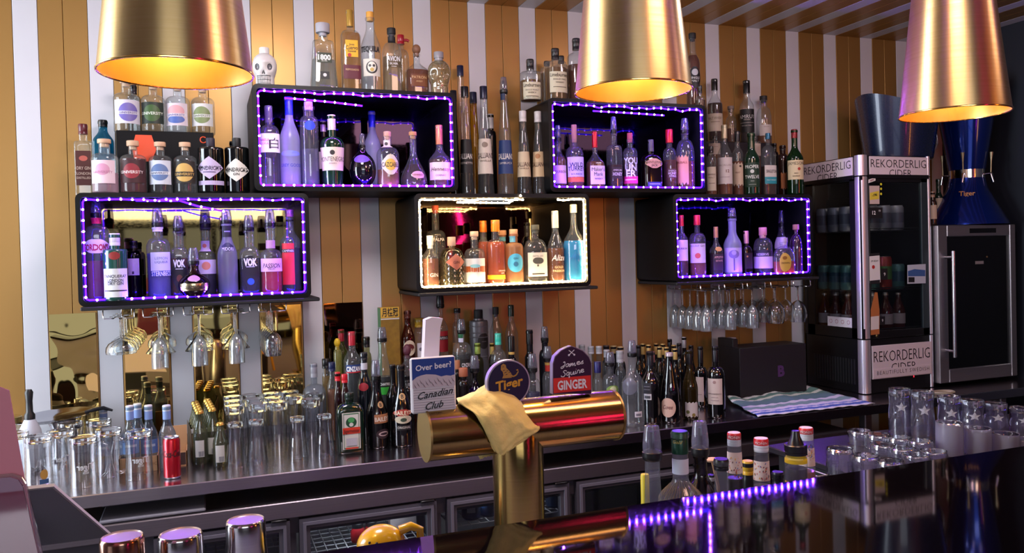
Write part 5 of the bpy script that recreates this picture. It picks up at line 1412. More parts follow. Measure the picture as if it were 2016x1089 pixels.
rc = dict(name='sauce_bottle', group=GC, p=3.2, glass=P('#200c0c', .12, coat=.4), nw=40, s0=600, s1=540, shape='slope')
bottle(g1, 195, 254, 452, 3.06, CT, 'dark little bottle with red cap, left of the two', cap=('screw', '#c01c28', 510, 44), **rc)
bottle(g1, 240, 302, 465, 2.995 + 0.05, CT, 'dark little bottle with red cap, right of the two', cap=('screw', '#c01c28', 522, 48), **rc)
bottle(g1, 468, 575, 150, 3.17, CT, 'clear bottle with green label and tall clear pourer', name='liqueur_bottle', **bc, nw=54, cap=('pourer', None, 245, 66), s0=480, s1=290, shape='slope', liq=P('#0e1210', .2), lv=480, labels=[(498, 572, 518, 552, '#101012', 'r', [('CHARTREUSE', 535, 18, '#e0e0e0', {'w': .95})]), (500, 572, 555, 605, '#2f9a30', 'r', [])])
# sake carton
p0, p1 = W(600 + 508 / 3.404, 628, 3.36), W(600 + 635 / 3.404, 628, 3.36)
zt_ = W(765, 606, 3.36).z
t = thing('sake_carton', 'gold drink carton with black brush characters and green side', 'carton', ((p0.x + p1.x) / 2, 3.36, CT + 0.0004), None)
w = (p1.x - p0.x) / 2
mb = MB()
mb.box(-w, w, 0.0, 0.058, 0, zt_ - CT, noisy('#a8842c', '#6a4c1c', 40, .4), 0.001)
mb.box(-w - 0.0006, -w + 0.001, 0.002, 0.056, 0.002, zt_ - CT - 0.002, P('#3f9a4a', .4))
mb.build('box', t)
mb = MB()
zz = W(765, 615.5, 3.36).z - CT
mb.box(-w + .001, w - .001, -0.0008, 0.001, zz - 0.022, zz + 0.022, P('#e0b040', .4))
mb.text('月桂冠', INK, lambda a, b: (a, -0.0016, zz + b), 0.028, maxw=w * 1.7, bold=.02)
mb.box(-w + .001, w - .001, -0.0008, 0.001, zz - 0.03, zz - 0.024, P('#d8d0c0', .4))
mb.build('label', t)
bottle(g1, 640, 745, 40, 3.375, CT, 'square liqueur bottle with dark red label behind the sake carton', name='liqueur_bottle', **bc, p=3, dr=.9, glass=GL('#a86848', .4, .03, 1, .2, '#7a3c28'), nw=50, cap=('screw', '#5a2a20', 90, 52), s0=235, s1=120, shape='slope', labels=[(645, 738, 240, 345, '#cfc0a8', 'o', [('#disc', 290, 40, '#5a1a1c', {'w': .75, 'asp': .8}), ('LIQUEUR', 305, 14, '#d8c8b0')])])
bottle(g1, 650, 728, 265, 3.24, CT, 'clear rounded bottle with purple stopper under the red label one', **bc, nw=44, cap=('ball', '#5a2838', 345, 54), s0=480, s1=380, shape='round')
bottle(g1, 735, 812, 90, 3.385, CT, 'clear bottle with yellow cap and white picture label', **bc, nw=64, cap=('screw', '#c8a030', 150, 68), s0=215, s1=170, shape='round', labels=[(755, 800, 258, 352, '#d0ccd4', 'r', [('#disc', 300, 30, '#6a6478', {'w': .5})])])
bottle(g1, 648, 735, 470, D2 + .05, CT, 'black bottle with pale printed letters behind the square tap badge', **bc, glass=P('#0c0c10', .1), nw=44, cap=('screw', '#1c1a1e', 520, 46), s0=590, s1=540, labels=[(655, 725, 520, 560, '#101014', 'r', [('RUM', 540, 22, '#a8a8b0')])])
bottle(gO, 985, 1180, 65, 3.26, CT, 'frosted clear vodka bottle with grey cap behind the beer glasses', name='vodka_bottle', **bc, glass=GL('#d8dce4', .6, .15, .8, .2, '#d0d4dc'), nw=52, cap=('screw', '#9a9aa4', 180, 58), s0=330, s1=235, shape='round')

bottle(g2, 62, 195, 40, 3.37, CT, 'bottle with red label and tall black pourer by the white plank', **bc, nw=46, cap=('pourer', '#1a1a20', 165, 78), s0=370, s1=240, shape='slope', labels=[(112, 190, 392, 585, '#b0202c', 'r', [('#bar', 455, 36, '#141014', {'w': .98}), ('APEROL', 455, 24, '#e0d8d8')])])
bottle(g2, 240, 335, 176, 3.385, CT, 'clear bottle with black cap and coppery base label', **bc, nw=54, cap=('screw', '#141418', 220, 64), s0=370, s1=300, shape='round', labels=[(232, 300, 500, 585, '#c88a58', 'r', [])])
bottle(g2, 238, 412, 275, 3.20, CT, 'vermouth bottle with green neck band and clear pourer', name='vermouth_bottle', **bc, nw=56, cap=('pourer', None, 408, 82), s0=590, s1=490, shape='round', liq=P('#141614', .2), lv=600, labels=[(318, 408, 655, 735, '#141416', 'r', [('CINZANO', 708, 38, '#d8d4d8', {'w': .95})]), (284, 340, 408, 462, '#1c5a38', 'r', []), (284, 340, 462, 500, '#b8b8cc', 'r', [])])
# grey ridged bottle with flared black stopper
t = bottle(g2, 398, 572, 190, 3.36, CT, 'grey ridged flask with big flared black stopper', name='flask', **bc, glass=P('#6c6a70', .35, .3), nw=96, cap=('cork', '#17171a', 275, 84), s0=330, s1=285, shape='step', labels=[(475, 568, 410, 560, '#17171a', 'o', [('#bar', 490, 5, '#7a7a80', {'w': .4})])])
mb = MB()
rr_ = (W(840 + 572 / 4.736, 650, 3.36).x - W(840 + 398 / 4.736, 650, 3.36).x) / 2 * math.cos(math.atan2(t.location.x, 3.36))
for v in (340, 400, 440, 620):
    z = W(945, 570 + v / 4.736, 3.36).z - CT
    mb.tube([(rr_ * math.cos(q * .26), rr_ * math.sin(q * .26), z) for q in range(24)], 0.0022, P('#8a888e', .3, .5), 6, closed=True)
mb.build('ridges', t)
bottle(g2, 588, 705, 165, 3.36, CT, 'clear round shouldered bottle with small black cap', **bc, nw=44, cap=('cork', '#17171a', 232, 58), s0=420, s1=240, shape='slope')
bottle(g2, 728, 850, 145, 3.345, CT, 'clear wine bottle with long dark capsule', name='wine_bottle', **bc, nw=50, cap=('foil', '#1c2a20', 250, 56), s0=440, s1=260, shape='slope', glass=CLEAR2)
bottle(g2, 592, 745, 410, 3.17, CT, 'clear bottle with turquoise cap', **bc, nw=54, cap=('screw', '#38b8a0', 515, 60), s0=680, s1=560, shape='round')
bottle(g2, 580, 645, 500, 3.27, CT, 'bottle with pale yellow neck wrap', **bc, nw=36, cap=('foil', '#c8b060', 605, 40), s0=680, s1=620, glass=GL('#8a8a60', .4))
bottle(g2, 738, 845, 435, 3.16, CT, 'dark bottle with black capsule and gold ring', name='wine_bottle', **bc, glass=P('#0c0a0c', .08, coat=.6), nw=54, cap=('foil', '#121214', 580, 64), s0=720, s1=630, shape='round', labels=[(755, 818, 585, 612, '#c8a050', 'r', [])])
bottle(g2, 912, 1012, 378, 3.25, CT, 'black bottle with tall black capsule right of the tiger badge', name='wine_bottle', **bc, glass=P('#0c0a0c', .08, coat=.6), nw=60, cap=('foil', '#131316', 510, 62), s0=640, s1=580, shape='slope')
bottle(g2, 1045, 1160, 345, 3.24, CT, 'bottle with black collar and smoky pourer behind the arched badge', **bc, nw=58, cap=('pourer', None, 480, 74), s0=640, s1=560, shape='round', glass=P('#14141a', .1))
bottle(g2, 1075, 1185, 530, 3.10, CT, 'clear bottle with red and gold neck label and smoky pourer', **bc, nw=52, cap=('pourer', None, 668, 86), s0=850, s1=770, shape='round', labels=[(1105, 1152, 680, 770, '#b03028', 'r', [('#bar', 700, 26, '#b89a50', {'w': .95})])])
bottle(g2, 425, 530, 500, 3.24, CT, 'clear bottle with lime green neck wrap', **bc, nw=52, cap=('foil', '#8aa048', 600, 56), s0=690, s1=630, shape='round', glass=GL('#b8b890', .4))
bottle(g2, 362, 535, 615, 3.08, CT, 'conical purple liqueur bottle with pourer left of the tiger badge', name='liqueur_bottle', **bc, nw=44, cap=('pourer', None, 768, 92), s1=830, s0=1000, shape='slope', glass=GL('#b8a8d0', .5), liq=LQ('#5a3c90', .4), lv=930)
bottle(g2, 262, 318, 660, 3.125, CT, 'dark bottle with copper cap, the farther of two beside the square badge', **bc, glass=P('#14100f', .1), nw=44, cap=('cork', '#a86a48', 745, 52), s0=800, s1=770)
bottle(g2, 290, 400, 733, 3.045, CT, 'dark bottle with copper cap, the nearer of two beside the square badge', **bc, glass=P('#14100f', .1), nw=66, cap=('cork', '#a05c3c', 812, 84), s0=900, s1=840, shape='round')
bottle(g2, 920, 1055, 600, 3.09, CT, 'clear bottle with smoky pourer between the tiger and arched badges', **bc, nw=56, cap=('pourer', None, 765, 94), s0=900, s1=830, shape='round', liq=LQ('#6a5a98', .2), lv=960)
bottle(g2, 575, 640, 690, 3.10, CT, 'dark green bottle behind the tiger badge', name='wine_bottle', **bc, glass=P('#101a14', .1), nw=30, cap=('foil', '#15151a', 760, 34), s0=860, s1=800)

# right of the badges: spirits with grey caps, then wines
wg = 'grey and gold capped bottles behind the right hand bottles'
cg = '#a7a6ae'
for k, (a, b, vt, y, lab, cc) in enumerate([
        (325, 400, 330, 3.33, 'clear bottle with grey cap just right of the arched badge', cg), (400, 475, 343, 3.28, 'clear bottle with grey cap, second from the arched badge', cg),
        (462, 545, 342, 3.22, 'clear bottle with ridged grey cap, third from the arched badge', cg), (525, 600, 335, 3.33, 'clear bottle with dark cap behind the ridged caps', '#2a282c'),
        (585, 660, 338, 3.34, 'dark bottle with gold edged cap behind the ridged caps', '#a89468'), (532, 602, 372, 3.16, 'clear bottle with ridged grey cap above the lime label bottle', cg),
        (640, 722, 345, 3.30, 'dark bottle with pale gold cap behind the big clear vodka', '#b09a70')]):
    bottle(g3, a, b, vt, y, CT, lab, group=wg, nw=46, cap=('screw', cc, vt + 62, 52), s0=vt + 190, s1=vt + 120, shape='round', glass=CLEAR2 if cc == cg else P('#15131a', .1))
bottle(g3, 630, 720, 380, 3.12, CT, 'clear bottle with ridged grey cap left of the big clear vodka', **bc, nw=56, cap=('screw', cg, 475, 60), s0=620, s1=520, shape='round')
bottle(g3, 525, 660, 390, 3.05, CT, 'clear spirit bottle with lime green label and clear pourer', **bc, nw=54, cap=('pourer', None, 500, 82), s0=660, s1=570, shape='round', labels=[(560, 655, 670, 745, '#7a9a48', 'o', [('#disc', 705, 20, '#c8d0a0', {'w': .5})])])
bottle(g3, 452, 530, 470, 3.06, CT, 'clear bottle with navy neck behind the brass arm', **bc, nw=50, cap=('foil', '#20205a', 560, 58), s0=660, s1=600, shape='round')
bottle(g3, 682, 866, 295, ('b', 1015), CT, 'big clear vodka bottle with frosted disc and clear pourer at the counter front', name='vodka_bottle', **bc, nw=64, cap=('pourer', None, 425, 80), s0=650, s1=520, shape='slope', labels=[(690, 812, 610, 750, GL('#c8c8d8', .7, .2, .4, .35, '#b8b8c8'), 'o', []), (785, 842, 888, 935, '#cfccd4', 'r', [('#bar', 915, 22, '#7a7884', {'w': .7})])])
dk = P('#0a090b', .07, coat=.7)
bottle(g3, 846, 1000, 385, ('b', 992), CT, 'black spirit bottle with dark capsule and barcode label', name='wine_bottle', **bc, glass=dk, nw=56, cap=('foil', '#24222a', 500, 56), s0=650, s1=520, shape='slope', labels=[(862, 928, 650, 735, '#2a2a30', 'r', [('#bar', 680, 6, '#8a8a92', {'w': .7}), ('#bar', 705, 6, '#8a8a92', {'w': .7})]), (868, 928, 740, 790, '#cfccd0', 'r', [('#bar', 768, 26, '#4a4850', {'w': .75})])])
bottle(g3, 1003, 1162, 395, ('b', 985), CT, 'sparkling wine bottle with pink oval label', name='wine_bottle', **bc, glass=dk, nw=60, cap=('foil', '#b8aab0', 425, 62), s0=760, s1=430, shape='slope', labels=[(1010, 1126, 775, 935, '#cfa898', 'o', [('Cuvee', 850, 40, '#7a4a48', {'sh': .35, 'w': .6})])])
bottle(g3, 1180, 1312, 375, ('b', 958), CT, 'white wine bottle with torn floral label', name='wine_bottle', **bc, glass=GL('#8a7a40', .35, .03, 1.2, .3, '#5a4a20'), nw=46, cap=('foil', '#17171c', 490, 50), s0=700, s1=500, shape='slope', liq=LQ('#5a4620', .5), lv=620, labels=[(1206, 1306, 812, 930, '#cdc6c6', 'rag', [('#disc', 890, 20, '#6a6a40', {'w': .25, 'dx': -.6}), ('#disc', 915, 20, '#8a7a40', {'w': .25, 'dx': .2})])])
for a, b, lab, v in ((1286, 1392, 'red wine bottle with cream label, left of the pair by the black carton', 345), (1385, 1538, 'red wine bottle with large cream label, right of the pair by the black carton', 345)):
    f = b - a > 130
    bottle(g3, a, b, v, ('b', 948) if f else 3.12, CT, lab, name='wine_bottle', **bc, glass=dk, nw=50 if f else 42, cap=('foil', '#15131a', 470 if f else 480, 50 if f else 44), s0=590 if f else 575, s1=510, shape='round',
           labels=[((1395, 1512, 615, 830, '#c6b2ac', 'r', [('#disc', 645, 20, '#9a7a78', {'w': .2}), ('APPASSIMENTO', 742, 14, '#5a4448'), ('#bar', 770, 4, '#8a7074', {'w': .4}), ('#bar', 795, 4, '#8a7074', {'w': .5})]) if f else (1298, 1360, 600, 805, '#bfa8a4', 'r', [('#bar', 745, 4, '#7a6064', {'w': .5})]))])
for k, (x, vt, y, cc, lab) in enumerate([(866, 320, 3.385, '#b89858', 'first gold capsule'), (912, 330, 3.27, '#b89858', 'second gold capsule'), (975, 318, 3.39, '#b08a50', 'third gold capsule, at the back'),
                                          (1030, 322, 3.33, '#b89858', 'fourth gold capsule'), (1002, 345, 3.27, '#b09a60', 'short gold capsule in the middle'), (1060, 350, 3.20, '#c0a060', 'gold capsule above the pink oval label'),
                                          (1120, 332, 3.33, '#b89858', 'gold capsule left of the silver one'), (1130, 362, 3.14, '#c0a060', 'near gold capsule above the floral label'),
                                          (1086, 284, 3.385, '#15151a', 'tall black capsule'), (1204, 265, 3.385, '#a09ca4', 'tall silver capsule'), (1262, 335, 3.32, '#1c1820', 'dark capsule beside the cream label pair'),
                                          (830, 335, 3.30, '#1c1a20', 'dark capsule beside the clear pourer'), (945, 385, 3.14, '#8a5a5c', 'rosy capsule behind the barcode label'), (1165, 318, 3.28, '#1c1820', 'dark capsule before the silver one')]):
    bottle(g3, x - 48, x + 48, vt, y, CT, 'dark wine bottle with ' + lab + ', in the wine crowd', name='wine_bottle', group='wine bottles crowded on the counter', glass=dk, nw=36, cap=('foil', cc, vt + 90, 40), s0=vt + 250, s1=vt + 110, shape='slope')
# black cartons beside the wine
p0, p1 = W(1457, 740, 3.16), W(1588, 740, 3.16)
zt_ = W(1500, 683, 3.16).z
mb = MB()
mb.box(0, p1.x - p0.x, 0, 0.15, 0, zt_ - CT, P('#131017', .5), .002)
xx, zz = W(1538, 730, 3.16).x - p0.x, W(1538, 730, 3.16).z - CT
mb.text('B', P('#4a2a5c', .5), lambda a, b: (xx + a, -0.0006, zz + b), 0.05, bold=.05)
tag(mb.build('carton', None, (p0.x, 3.16, CT + .0004)), 'black carton with a dim purple letter beside the wine bottles', 'carton')
p0 = W(1447, 720, 3.22)
mb = MB(); mb.box(0, .03, 0, .12, 0, W(1450, 668, 3.22).z - CT, P('#17141a', .5), .002)
tag(mb.build('carton', None, (p0.x - .01, 3.22, CT + .0004)), 'narrow black carton squeezed between wine and larger carton', 'carton')
bottle((1420, 280, 2.094), 22, 70, 805, 3.33, CT, 'bottle with chrome cap behind the narrow black carton', **bc, glass=P('#15131a', .1), nw=36, cap=('screw', '#b0aeb4', 845, 40), s0=900, s1=870)

# ---------------------------------------------------------------- bottles with red caps etc. standing in the rail behind the bar
RZ = 0.866
GB = 'bottles standing in the rail behind the bar'
bl = dict(group=GB)
SY = 1.555
bottle(gS, 118, 320, 140, 1.565, RZ, 'clear bottle with large smoky pourer and yellow stopper inside, left end of the bar rail', **bl, nw=150, cap=('pourer', None, 470, 200), s0=1200, s1=520, shape='slope', taper=.95)
mb = MB()
p = W(1240 + 228 / 5.04, 950, 1.585)
mb.lathe([(0.0105, 0.0), (0.0105, .04), (0.0085, .075), (0.0085, .10), (0.0075, .102)], P('#d8c030', .5), 16)
zc_ = W(1285, 810 + 660 / 5.04, 1.585).z
o = mb.build('squeeze_cap_bottle', None, (p.x, 1.62, RZ))
o.scale = (1.15, 1.15, (zc_ - RZ) / .102)
tag(o, 'thin yellow squeeze tube behind the leftmost bar rail bottle', 'tube')
t = bottle(gS, 270, 720, 195, 1.545, RZ, 'ribbed wide shouldered bottle with green foil and blank white neck band', **bl, nw=160, cap=('foil', '#14402c', 415, 162), s0=880, s1=660, shape='slope', labels=[(390, 580, 530, 685, '#cfd0dc', 'r', []), (400, 555, 320, 385, P('#14402c', .3, .3), 'r', [('Gold', 352, 40, '#b8a050', {'sh': .4})])])
gv = [v.co for v in [c_ for c_ in t.children if c_.name.startswith('glass')][0].data.vertices]
prz = sorted({round(v.z, 5): math.hypot(v.x, v.y) for v in gv}.items())
prz = [(z_, r_) for z_, r_ in prz if .06 < z_ and r_ > .0215]
mb = MB()
for q in range(40):
    a_ = 2 * math.pi * q / 40
    mb.tube([((r_ + .0004) * math.cos(a_), (r_ + .0004) * math.sin(a_), z_) for z_, r_ in prz], .0007, GL('#e8d8c0', .6, .05, 2.5, .25, '#d8c0a0'), 5)
mb.build('ribs', t)
bottle(gS, 530, 860, 95, 1.605, RZ, 'dark shouldered bottle with big smoky pourer behind the green foil one', **bl, nw=130, cap=('pourer', None, 430, 185), s0=830, s1=600, shape='slope', glass=GL('#8a8088', .4))
bottle(gS, 830, 990, 470, 1.54, RZ, 'short clear bottle with black ridged cap', **bl, nw=140, cap=('screw', '#131218', 580, 145), s0=900, s1=600, shape='slope')
mon = dict(name='syrup_bottle', group=GB, shape='slope', lip=False)
dots = ['#c03a3a', '#3a5aa8', '#e0a030', '#5a2a3a', '#c86a5a', '#2a2a3a']


def syrup(xl, xr, vt, y, lab, liq, vl0, vl1):
    t = bottle(gS, xl, xr, vt, y, RZ, lab, nw=(xr - xl) * .86, cap=None, s0=vl1 + 120, s1=vt + 140, liq=liq, lv=vl1 + 30,
               labels=[(xl + 4, xr - 4, vl0, vl1, '#d8c4bc', 'r', [])], **mon)
    for c in list(t.children):
        if c.name.startswith('cap'):
            bpy.data.objects.remove(c)
    H = W(1240 + (xl + xr) / 2 / 5.04, 810 + vt / 5.04, y).z - RZ
    r = 0.0165 * (xr - xl) / 172
    mb = MB(); mb.lathe([(r * .98, H - .030), (r * 1.0, H - .026), (r, H - .021), (r * .95, H - .0205), (r * .95, H - .0195), (r, H - .019), (r, H - .0145)], P('#d4d2da', .35), 28); o = mb.build('cap', t); o['label'] = 'white and red screw cap'
    mb = MB(); mb.lathe([(r, H - .0145), (r, H - .003), (r * .93, H)], P('#c8262c', .35), 28)
    mb.lathe([(r * .92, H - .0005), (r * .9, H + .0006)], P('#e0c8cc', .4), 28)
    phi = math.atan2(t.location.x, y)
    mb.text('MONIN', P('#e8d8d8', .4), lambda a, b: ((r + .0005) * math.sin(-phi + a / r), -(r + .0005) * math.cos(-phi + a / r), H - .0085 + b), .0065, bold=.03)
    mb.build('red_band', o)
    # printed pattern of little strokes on the label
    lbm = [c for c in t.children if c.name.startswith('label')][0]
    mb = MB()
    rnd = random.Random(int(xl))
    z0, z1 = (W(1500, 810 + v / 5.04, y - .015).z - RZ for v in (vl1 - 12, vl0 + 12))
    gl = [c for c in t.children if c.name.startswith('glass')][0]
    zs = sorted({round(v.co.z, 5): max(abs(v.co.x), abs(v.co.y)) for v in gl.data.vertices}.items())
    for q in range(46):
        be = -phi + rnd.uniform(-1.1, 1.1)
        z = rnd.uniform(z0, z1)
        rr = float(np.interp(z, [a for a, _ in zs], [b for _, b in zs])) + .0014
        s = rnd.uniform(.001, .0022)
        mb.add([(rr * math.sin(be + dx / rr), -rr * math.cos(be + dx / rr), z + dz) for dx, dz in ((-s * .5, -s), (s * .5, -s * .7), (s * .6, s * 1.3), (-s * .4, s))], [[0, 1, 2, 3]], P(rnd.choice(dots), .5))
    mb.build('pattern', lbm)


syrup(955, 1120, 212, 1.60, 'syrup bottle with red white cap and dark syrup, leftmost of three', P('#1c1016', .2), 420, 630)
syrup(1218, 1392, 268, 1.55, 'syrup bottle with red white cap and pale syrup, nearest of three', LQ('#a89aa0', .3), 510, 705)
syrup(1662, 1840, 162, 1.64, 'syrup bottle with red white cap behind the banded squeeze bottle', LQ('#c89a90', .3), 380, 560)
t = bottle(gS, 1535, 1762, 325, 1.545, RZ, 'clear shaker bottle with black cone top and yellow bands', name='shaker_bottle', **bl, nw=190, cap=('screw', '#121118', 425, 232), s0=520, s1=440, shape='step', liq=LQ('#8a8894', .3), lv=560, labels=[(1538, 1758, 455, 540, '#d8b820', 'r', [('#bar', 492, 22, '#e8d060', {'w': .5})]), (1538, 1758, 720, 800, '#c8b020', 'r', [])])
zc0_, zc1_ = W(1565, 810 + 335 / 5.04, 1.545).z - RZ, W(1565, 810 + 195 / 5.04, 1.545).z - RZ
mb = MB(); mb.lathe([(.021, zc0_ - .004), (.017, zc0_ + .006), (.0105, zc1_ - .012), (.0095, zc1_ - .003), (.0085, zc1_)], P('#121118', .3), 24); mb.build('pouring_cone', t)
bottle(gS, 1115, 1230, 490, 1.66, RZ, 'squeeze bottle with yellow screw top between the syrup bottles', name='squeeze_bottle', **bl, glass=P('#17171a', .3), nw=100, cap=('screw', '#d0a830', 625, 112), s0=800, s1=650)
bottle(gS, 765, 850, 630, 1.66, RZ, 'low black lidded bottle behind the short clear one', name='squeeze_bottle', **bl, glass=P('#cfc8cc', .4), nw=70, cap=('screw', '#121218', 720, 80), s0=800, s1=740)
bottle(gS, 1410, 1530, 600, 1.62, RZ, 'low bottle with broad black cap left of the shaker bottle', name='squeeze_bottle', **bl, glass=P('#131318', .3), nw=110, cap=('screw', '#131318', 690, 118), s0=760, s1=710)
p = W(1240 + 830 / 5.04, 810 + 505 / 5.04, 1.66)
mb = MB(); mb.lathe([(.001, 0), (.011, .001), (.0135, .004), (.0135, .006), (.011, .0085), (.001, .0095)], P('#d8a888', .6), 24)
mb.tube([(0, 0, 0.002), (0.012, 0.0, -.06), (.013, 0, RZ - p.z + .004)], 0.003, P('#b88a68', .5), 8)
o = mb.build('wooden_muddler', None, (p.x, 1.665, p.z)); o.data.transform(Matrix.Scale(1.25, 4, (1, 0, 0)))
tag(o, 'wooden bar tool with round pale head in the bar rail', 'bar tool')
# ---------------------------------------------------------------- gold mirror panels on the wall
def mirror_mat(col, wob, sc):
    m, nt, out = new_mat('mirror')
    N, L = nt.nodes.new, nt.links.new
    b = N('ShaderNodeBsdfPrincipled')
    b.inputs['Base Color'].default_value = (*C(col), 1)
    b.inputs['Metallic'].default_value = 1.0
    b.inputs['Roughness'].default_value = 0.025
    tc = N('ShaderNodeTexCoord')
    n = N('ShaderNodeTexNoise'); n.inputs['Scale'].default_value = sc; n.inputs['Detail'].default_value = 0.5
    bp = N('ShaderNodeBump'); bp.inputs['Strength'].default_value = wob; bp.inputs['Distance'].default_value = 0.05
    L(tc.outputs['Object'], n.inputs['Vector']); L(n.outputs['Fac'], bp.inputs['Height']); L(bp.outputs[0], b.inputs['Normal'])
    L(b.outputs[0], out.inputs[0])
    return m


MIR = mirror_mat('#c2a360', 0.05, 4)
MIRW = mirror_mat('#c2a360', 0.30, 6)
MIRD = mirror_mat('#5a4438', 0.04, 5)
for a, b, vt, mt, lab in ((-0.540, -0.385, 617, MIRW, 'wavy gold mirror panel at the far left under the lit box'),
                          (-0.290, -0.135, 602, MIR, 'gold mirror panel second from left, behind the first hanging glasses'),
                          (-0.040, 0.120, 602, MIR, 'gold mirror panel third from left, behind the ginger beer bottles'),
                          (0.212, 0.370, 602, MIR, 'gold mirror panel fourth from left, behind the tall beer glasses'),
                          (0.462, 0.622, 596, MIRD, 'dark mirror panel between the vermouth and a white plank')):
    um = 150 + (a + .54) * 500
    z1 = W(um, vt, YW - .014).z if a < 0.4 else W(680, 596, YW - .014).z
    z1 = min(z1, 1.447)
    mb = MB(); mb.box(a, b, 0, 0.003, 0, z1 - .936, mt)
    tag(mb.build('mirror_panel', None, (0, YW - 0.0155, .936), smooth=False), lab, 'mirror', 'gold mirror panels on the striped wall')

# ---------------------------------------------------------------- hanging stemware
def stem_glass(kind):
    """upside down, foot at z = 0, rim down; returns bowl profile, stem, foot radius"""
    if kind == 'wine':
        return [(.0045, -.085), (.016, -.092), (.030, -.108), (.0365, -.130), (.0355, -.150), (.031, -.185)], .0036, .034, -.085
    if kind == 'coupe':
        return [(.0045, -.075), (.020, -.083), (.040, -.094), (.0490, -.108), (.0505, -.122), (.0490, -.130)], .0036, .034, -.075
    if kind == 'martini':
        return [(.004, -.078), (.008, -.082), (.051, -.142)], .0034, .034, -.078
    if kind == 'balloon':
        return [(.0045, -.070), (.020, -.078), (.037, -.098), (.043, -.122), (.0415, -.145), (.036, -.172)], .0036, .036, -.070
    return [(.0045, -.080), (.013, -.088), (.0225, -.104), (.0265, -.130), (.0275, -.165), (.0270, -.188)], .0036, .032, -.080   # flute


RIBG = GL('#f4f7f9', .75, .06, 2.6, .16, '#e8ecf2')
SG = RG('#f6f9fa')
_proto = {}


def hang(kind, x, y, z, label, group, s=1.0):
    if (kind, s) not in _proto:
        bw, sr, fr, zb_ = stem_glass(kind)
        t = thing('stem_glass', label, 'glass', (x, y, z), group)
        mb = MB()
        mt = RIBG if kind == 'flute' else SG
        wl = .0013
        out = [(r * s, q * s) for r, q in bw]
        inn = [(max(.0015, r - wl), q - .0018) for r, q in out[:-1]] + [(out[-1][0] - wl, out[-1][1])]
        path = [(.0006, inn[0][1])] + inn + [(out[-1][0] - wl * .5, out[-1][1] - .0006)] + out[::-1] + [(.0006, out[0][1] + .0002)]
        n = 40 if kind == 'flute' else 30
        vs, fs = [], []
        for r, zz in path:
            for j in range(n):
                a = 2 * math.pi * j / n
                k = r * (1 + ((.02 if j % 2 else -.02) if kind == 'flute' and r > .02 else 0))
                vs.append((k * math.cos(a), k * math.sin(a), zz))
        for i in range(len(path) - 1):
            for j in range(n):
                fs.append([(i + 1) * n + j, (i + 1) * n + (j + 1) % n, i * n + (j + 1) % n, i * n + j][::-1])
        fs.append(list(range(n)))
        fs.append(list(range((len(path) - 1) * n, len(path) * n))[::-1])
        mb.add(vs, fs, mt)
        mb.build('bowl', t)
        mb = MB(); mb.lathe([(sr * 1.3, zb_ * s + .0004), (sr * .9, (zb_ * s) * .6), (sr, -.014), (sr * 1.5, -.0046)], SG, 14); mb.build('stem', t)
        mb = MB(); mb.lathe([(sr * 1.6, -.0044), (fr * .6, -.0024), (fr, -.0012), (fr, .0002), (fr * .5, .0002), (.0006, .0002)], SG, 30); mb.build('foot', t)
        _proto[(kind, s)] = t
        return t
    c = copy_tree(_proto[(kind, s)])
    c.location = (x, y, z)
    tag(c, label, 'glass', group)
    return c


WIRE = P('#d0d0d6', .18, 1.0)


def hanger(x, w, label, group):
    """two chrome rails running back under the board, turned up at the front"""
    t = thing('glass_hanger', label, 'glass rack', (x, 0, 1.4475), group)
    for s in (-1, 1):
        mb = MB()
        xs_ = s * w / 2
        xi = s * w * .18
        mb.tube([(xs_, 3.112, -.001), (xs_, 3.108, -.012), (xs_ * .98, 3.106, -.026), (xs_ * .92, 3.106, -.030), (xi * 1.25, 3.106, -.030), (xi, 3.112, -.030), (xi, 3.13, -.030), (xi, 3.41, -.030), (xi, 3.425, -.028), (xi, 3.425, -.001)], .0022, WIRE, 7)
        mb.build('rail', t)
    return t


ordn = ['first', 'second', 'third', 'fourth', 'fifth', 'sixth']
HZ = 1.4475 - .0265
lx = [W(180 + (a + b) / 2 / 4.582, 620, 3.106).x for a, b in ((95, 395), (455, 750), (825, 1105), (1165, 1440), (1500, 1770))]
sets = [[('coupe', 3.16), ('coupe', 3.265), ('coupe', 3.37)], [('flute', 3.135), ('martini', 3.222), ('coupe', 3.33)], [('flute', 3.135), ('martini', 3.222), ('coupe', 3.33)], [('flute', 3.135), ('martini', 3.222), ('coupe', 3.33)], [('wine', 3.14 + .0675 * q) for q in range(5)]]
names = {'coupe': 'coupe glass', 'flute': 'ribbed flute glass', 'martini': 'martini glass', 'wine': 'wine glass', 'balloon': 'round wine glass'}
for i, x in enumerate(lx):
    hanger(x, .098, 'chrome glass hanger under the lower left box, ' + ordn[i] + ' from the left', 'chrome hangers under the lower left box')
    ks = sets[i]
    for j, (k, y) in enumerate(ks):
        cnt = [q[0] for q in ks].count(k)
        hang(k, x, y, HZ, ('one of the ' if cnt > 1 else '') + names[k] + ('es' if cnt > 1 else '') + ' hanging in the ' + ordn[i] + ' rack under the lower left box',
             'glasses hanging in the %s rack under the lower left box' % ordn[i] if cnt > 1 else 'glasses hanging under the lower left box', s=.92 if k == 'wine' else 1.0)
rx = [W(1240 + (a + b) / 2 / 3.513, 565, 3.106).x for a, b in ((490, 620), (655, 785), (815, 938), (980, 1095), (1135, 1252))]
sets = [['flute'] * 5, ['flute'] * 5, ['flute'] * 5, ['balloon'] * 4, ['balloon'] * 4]
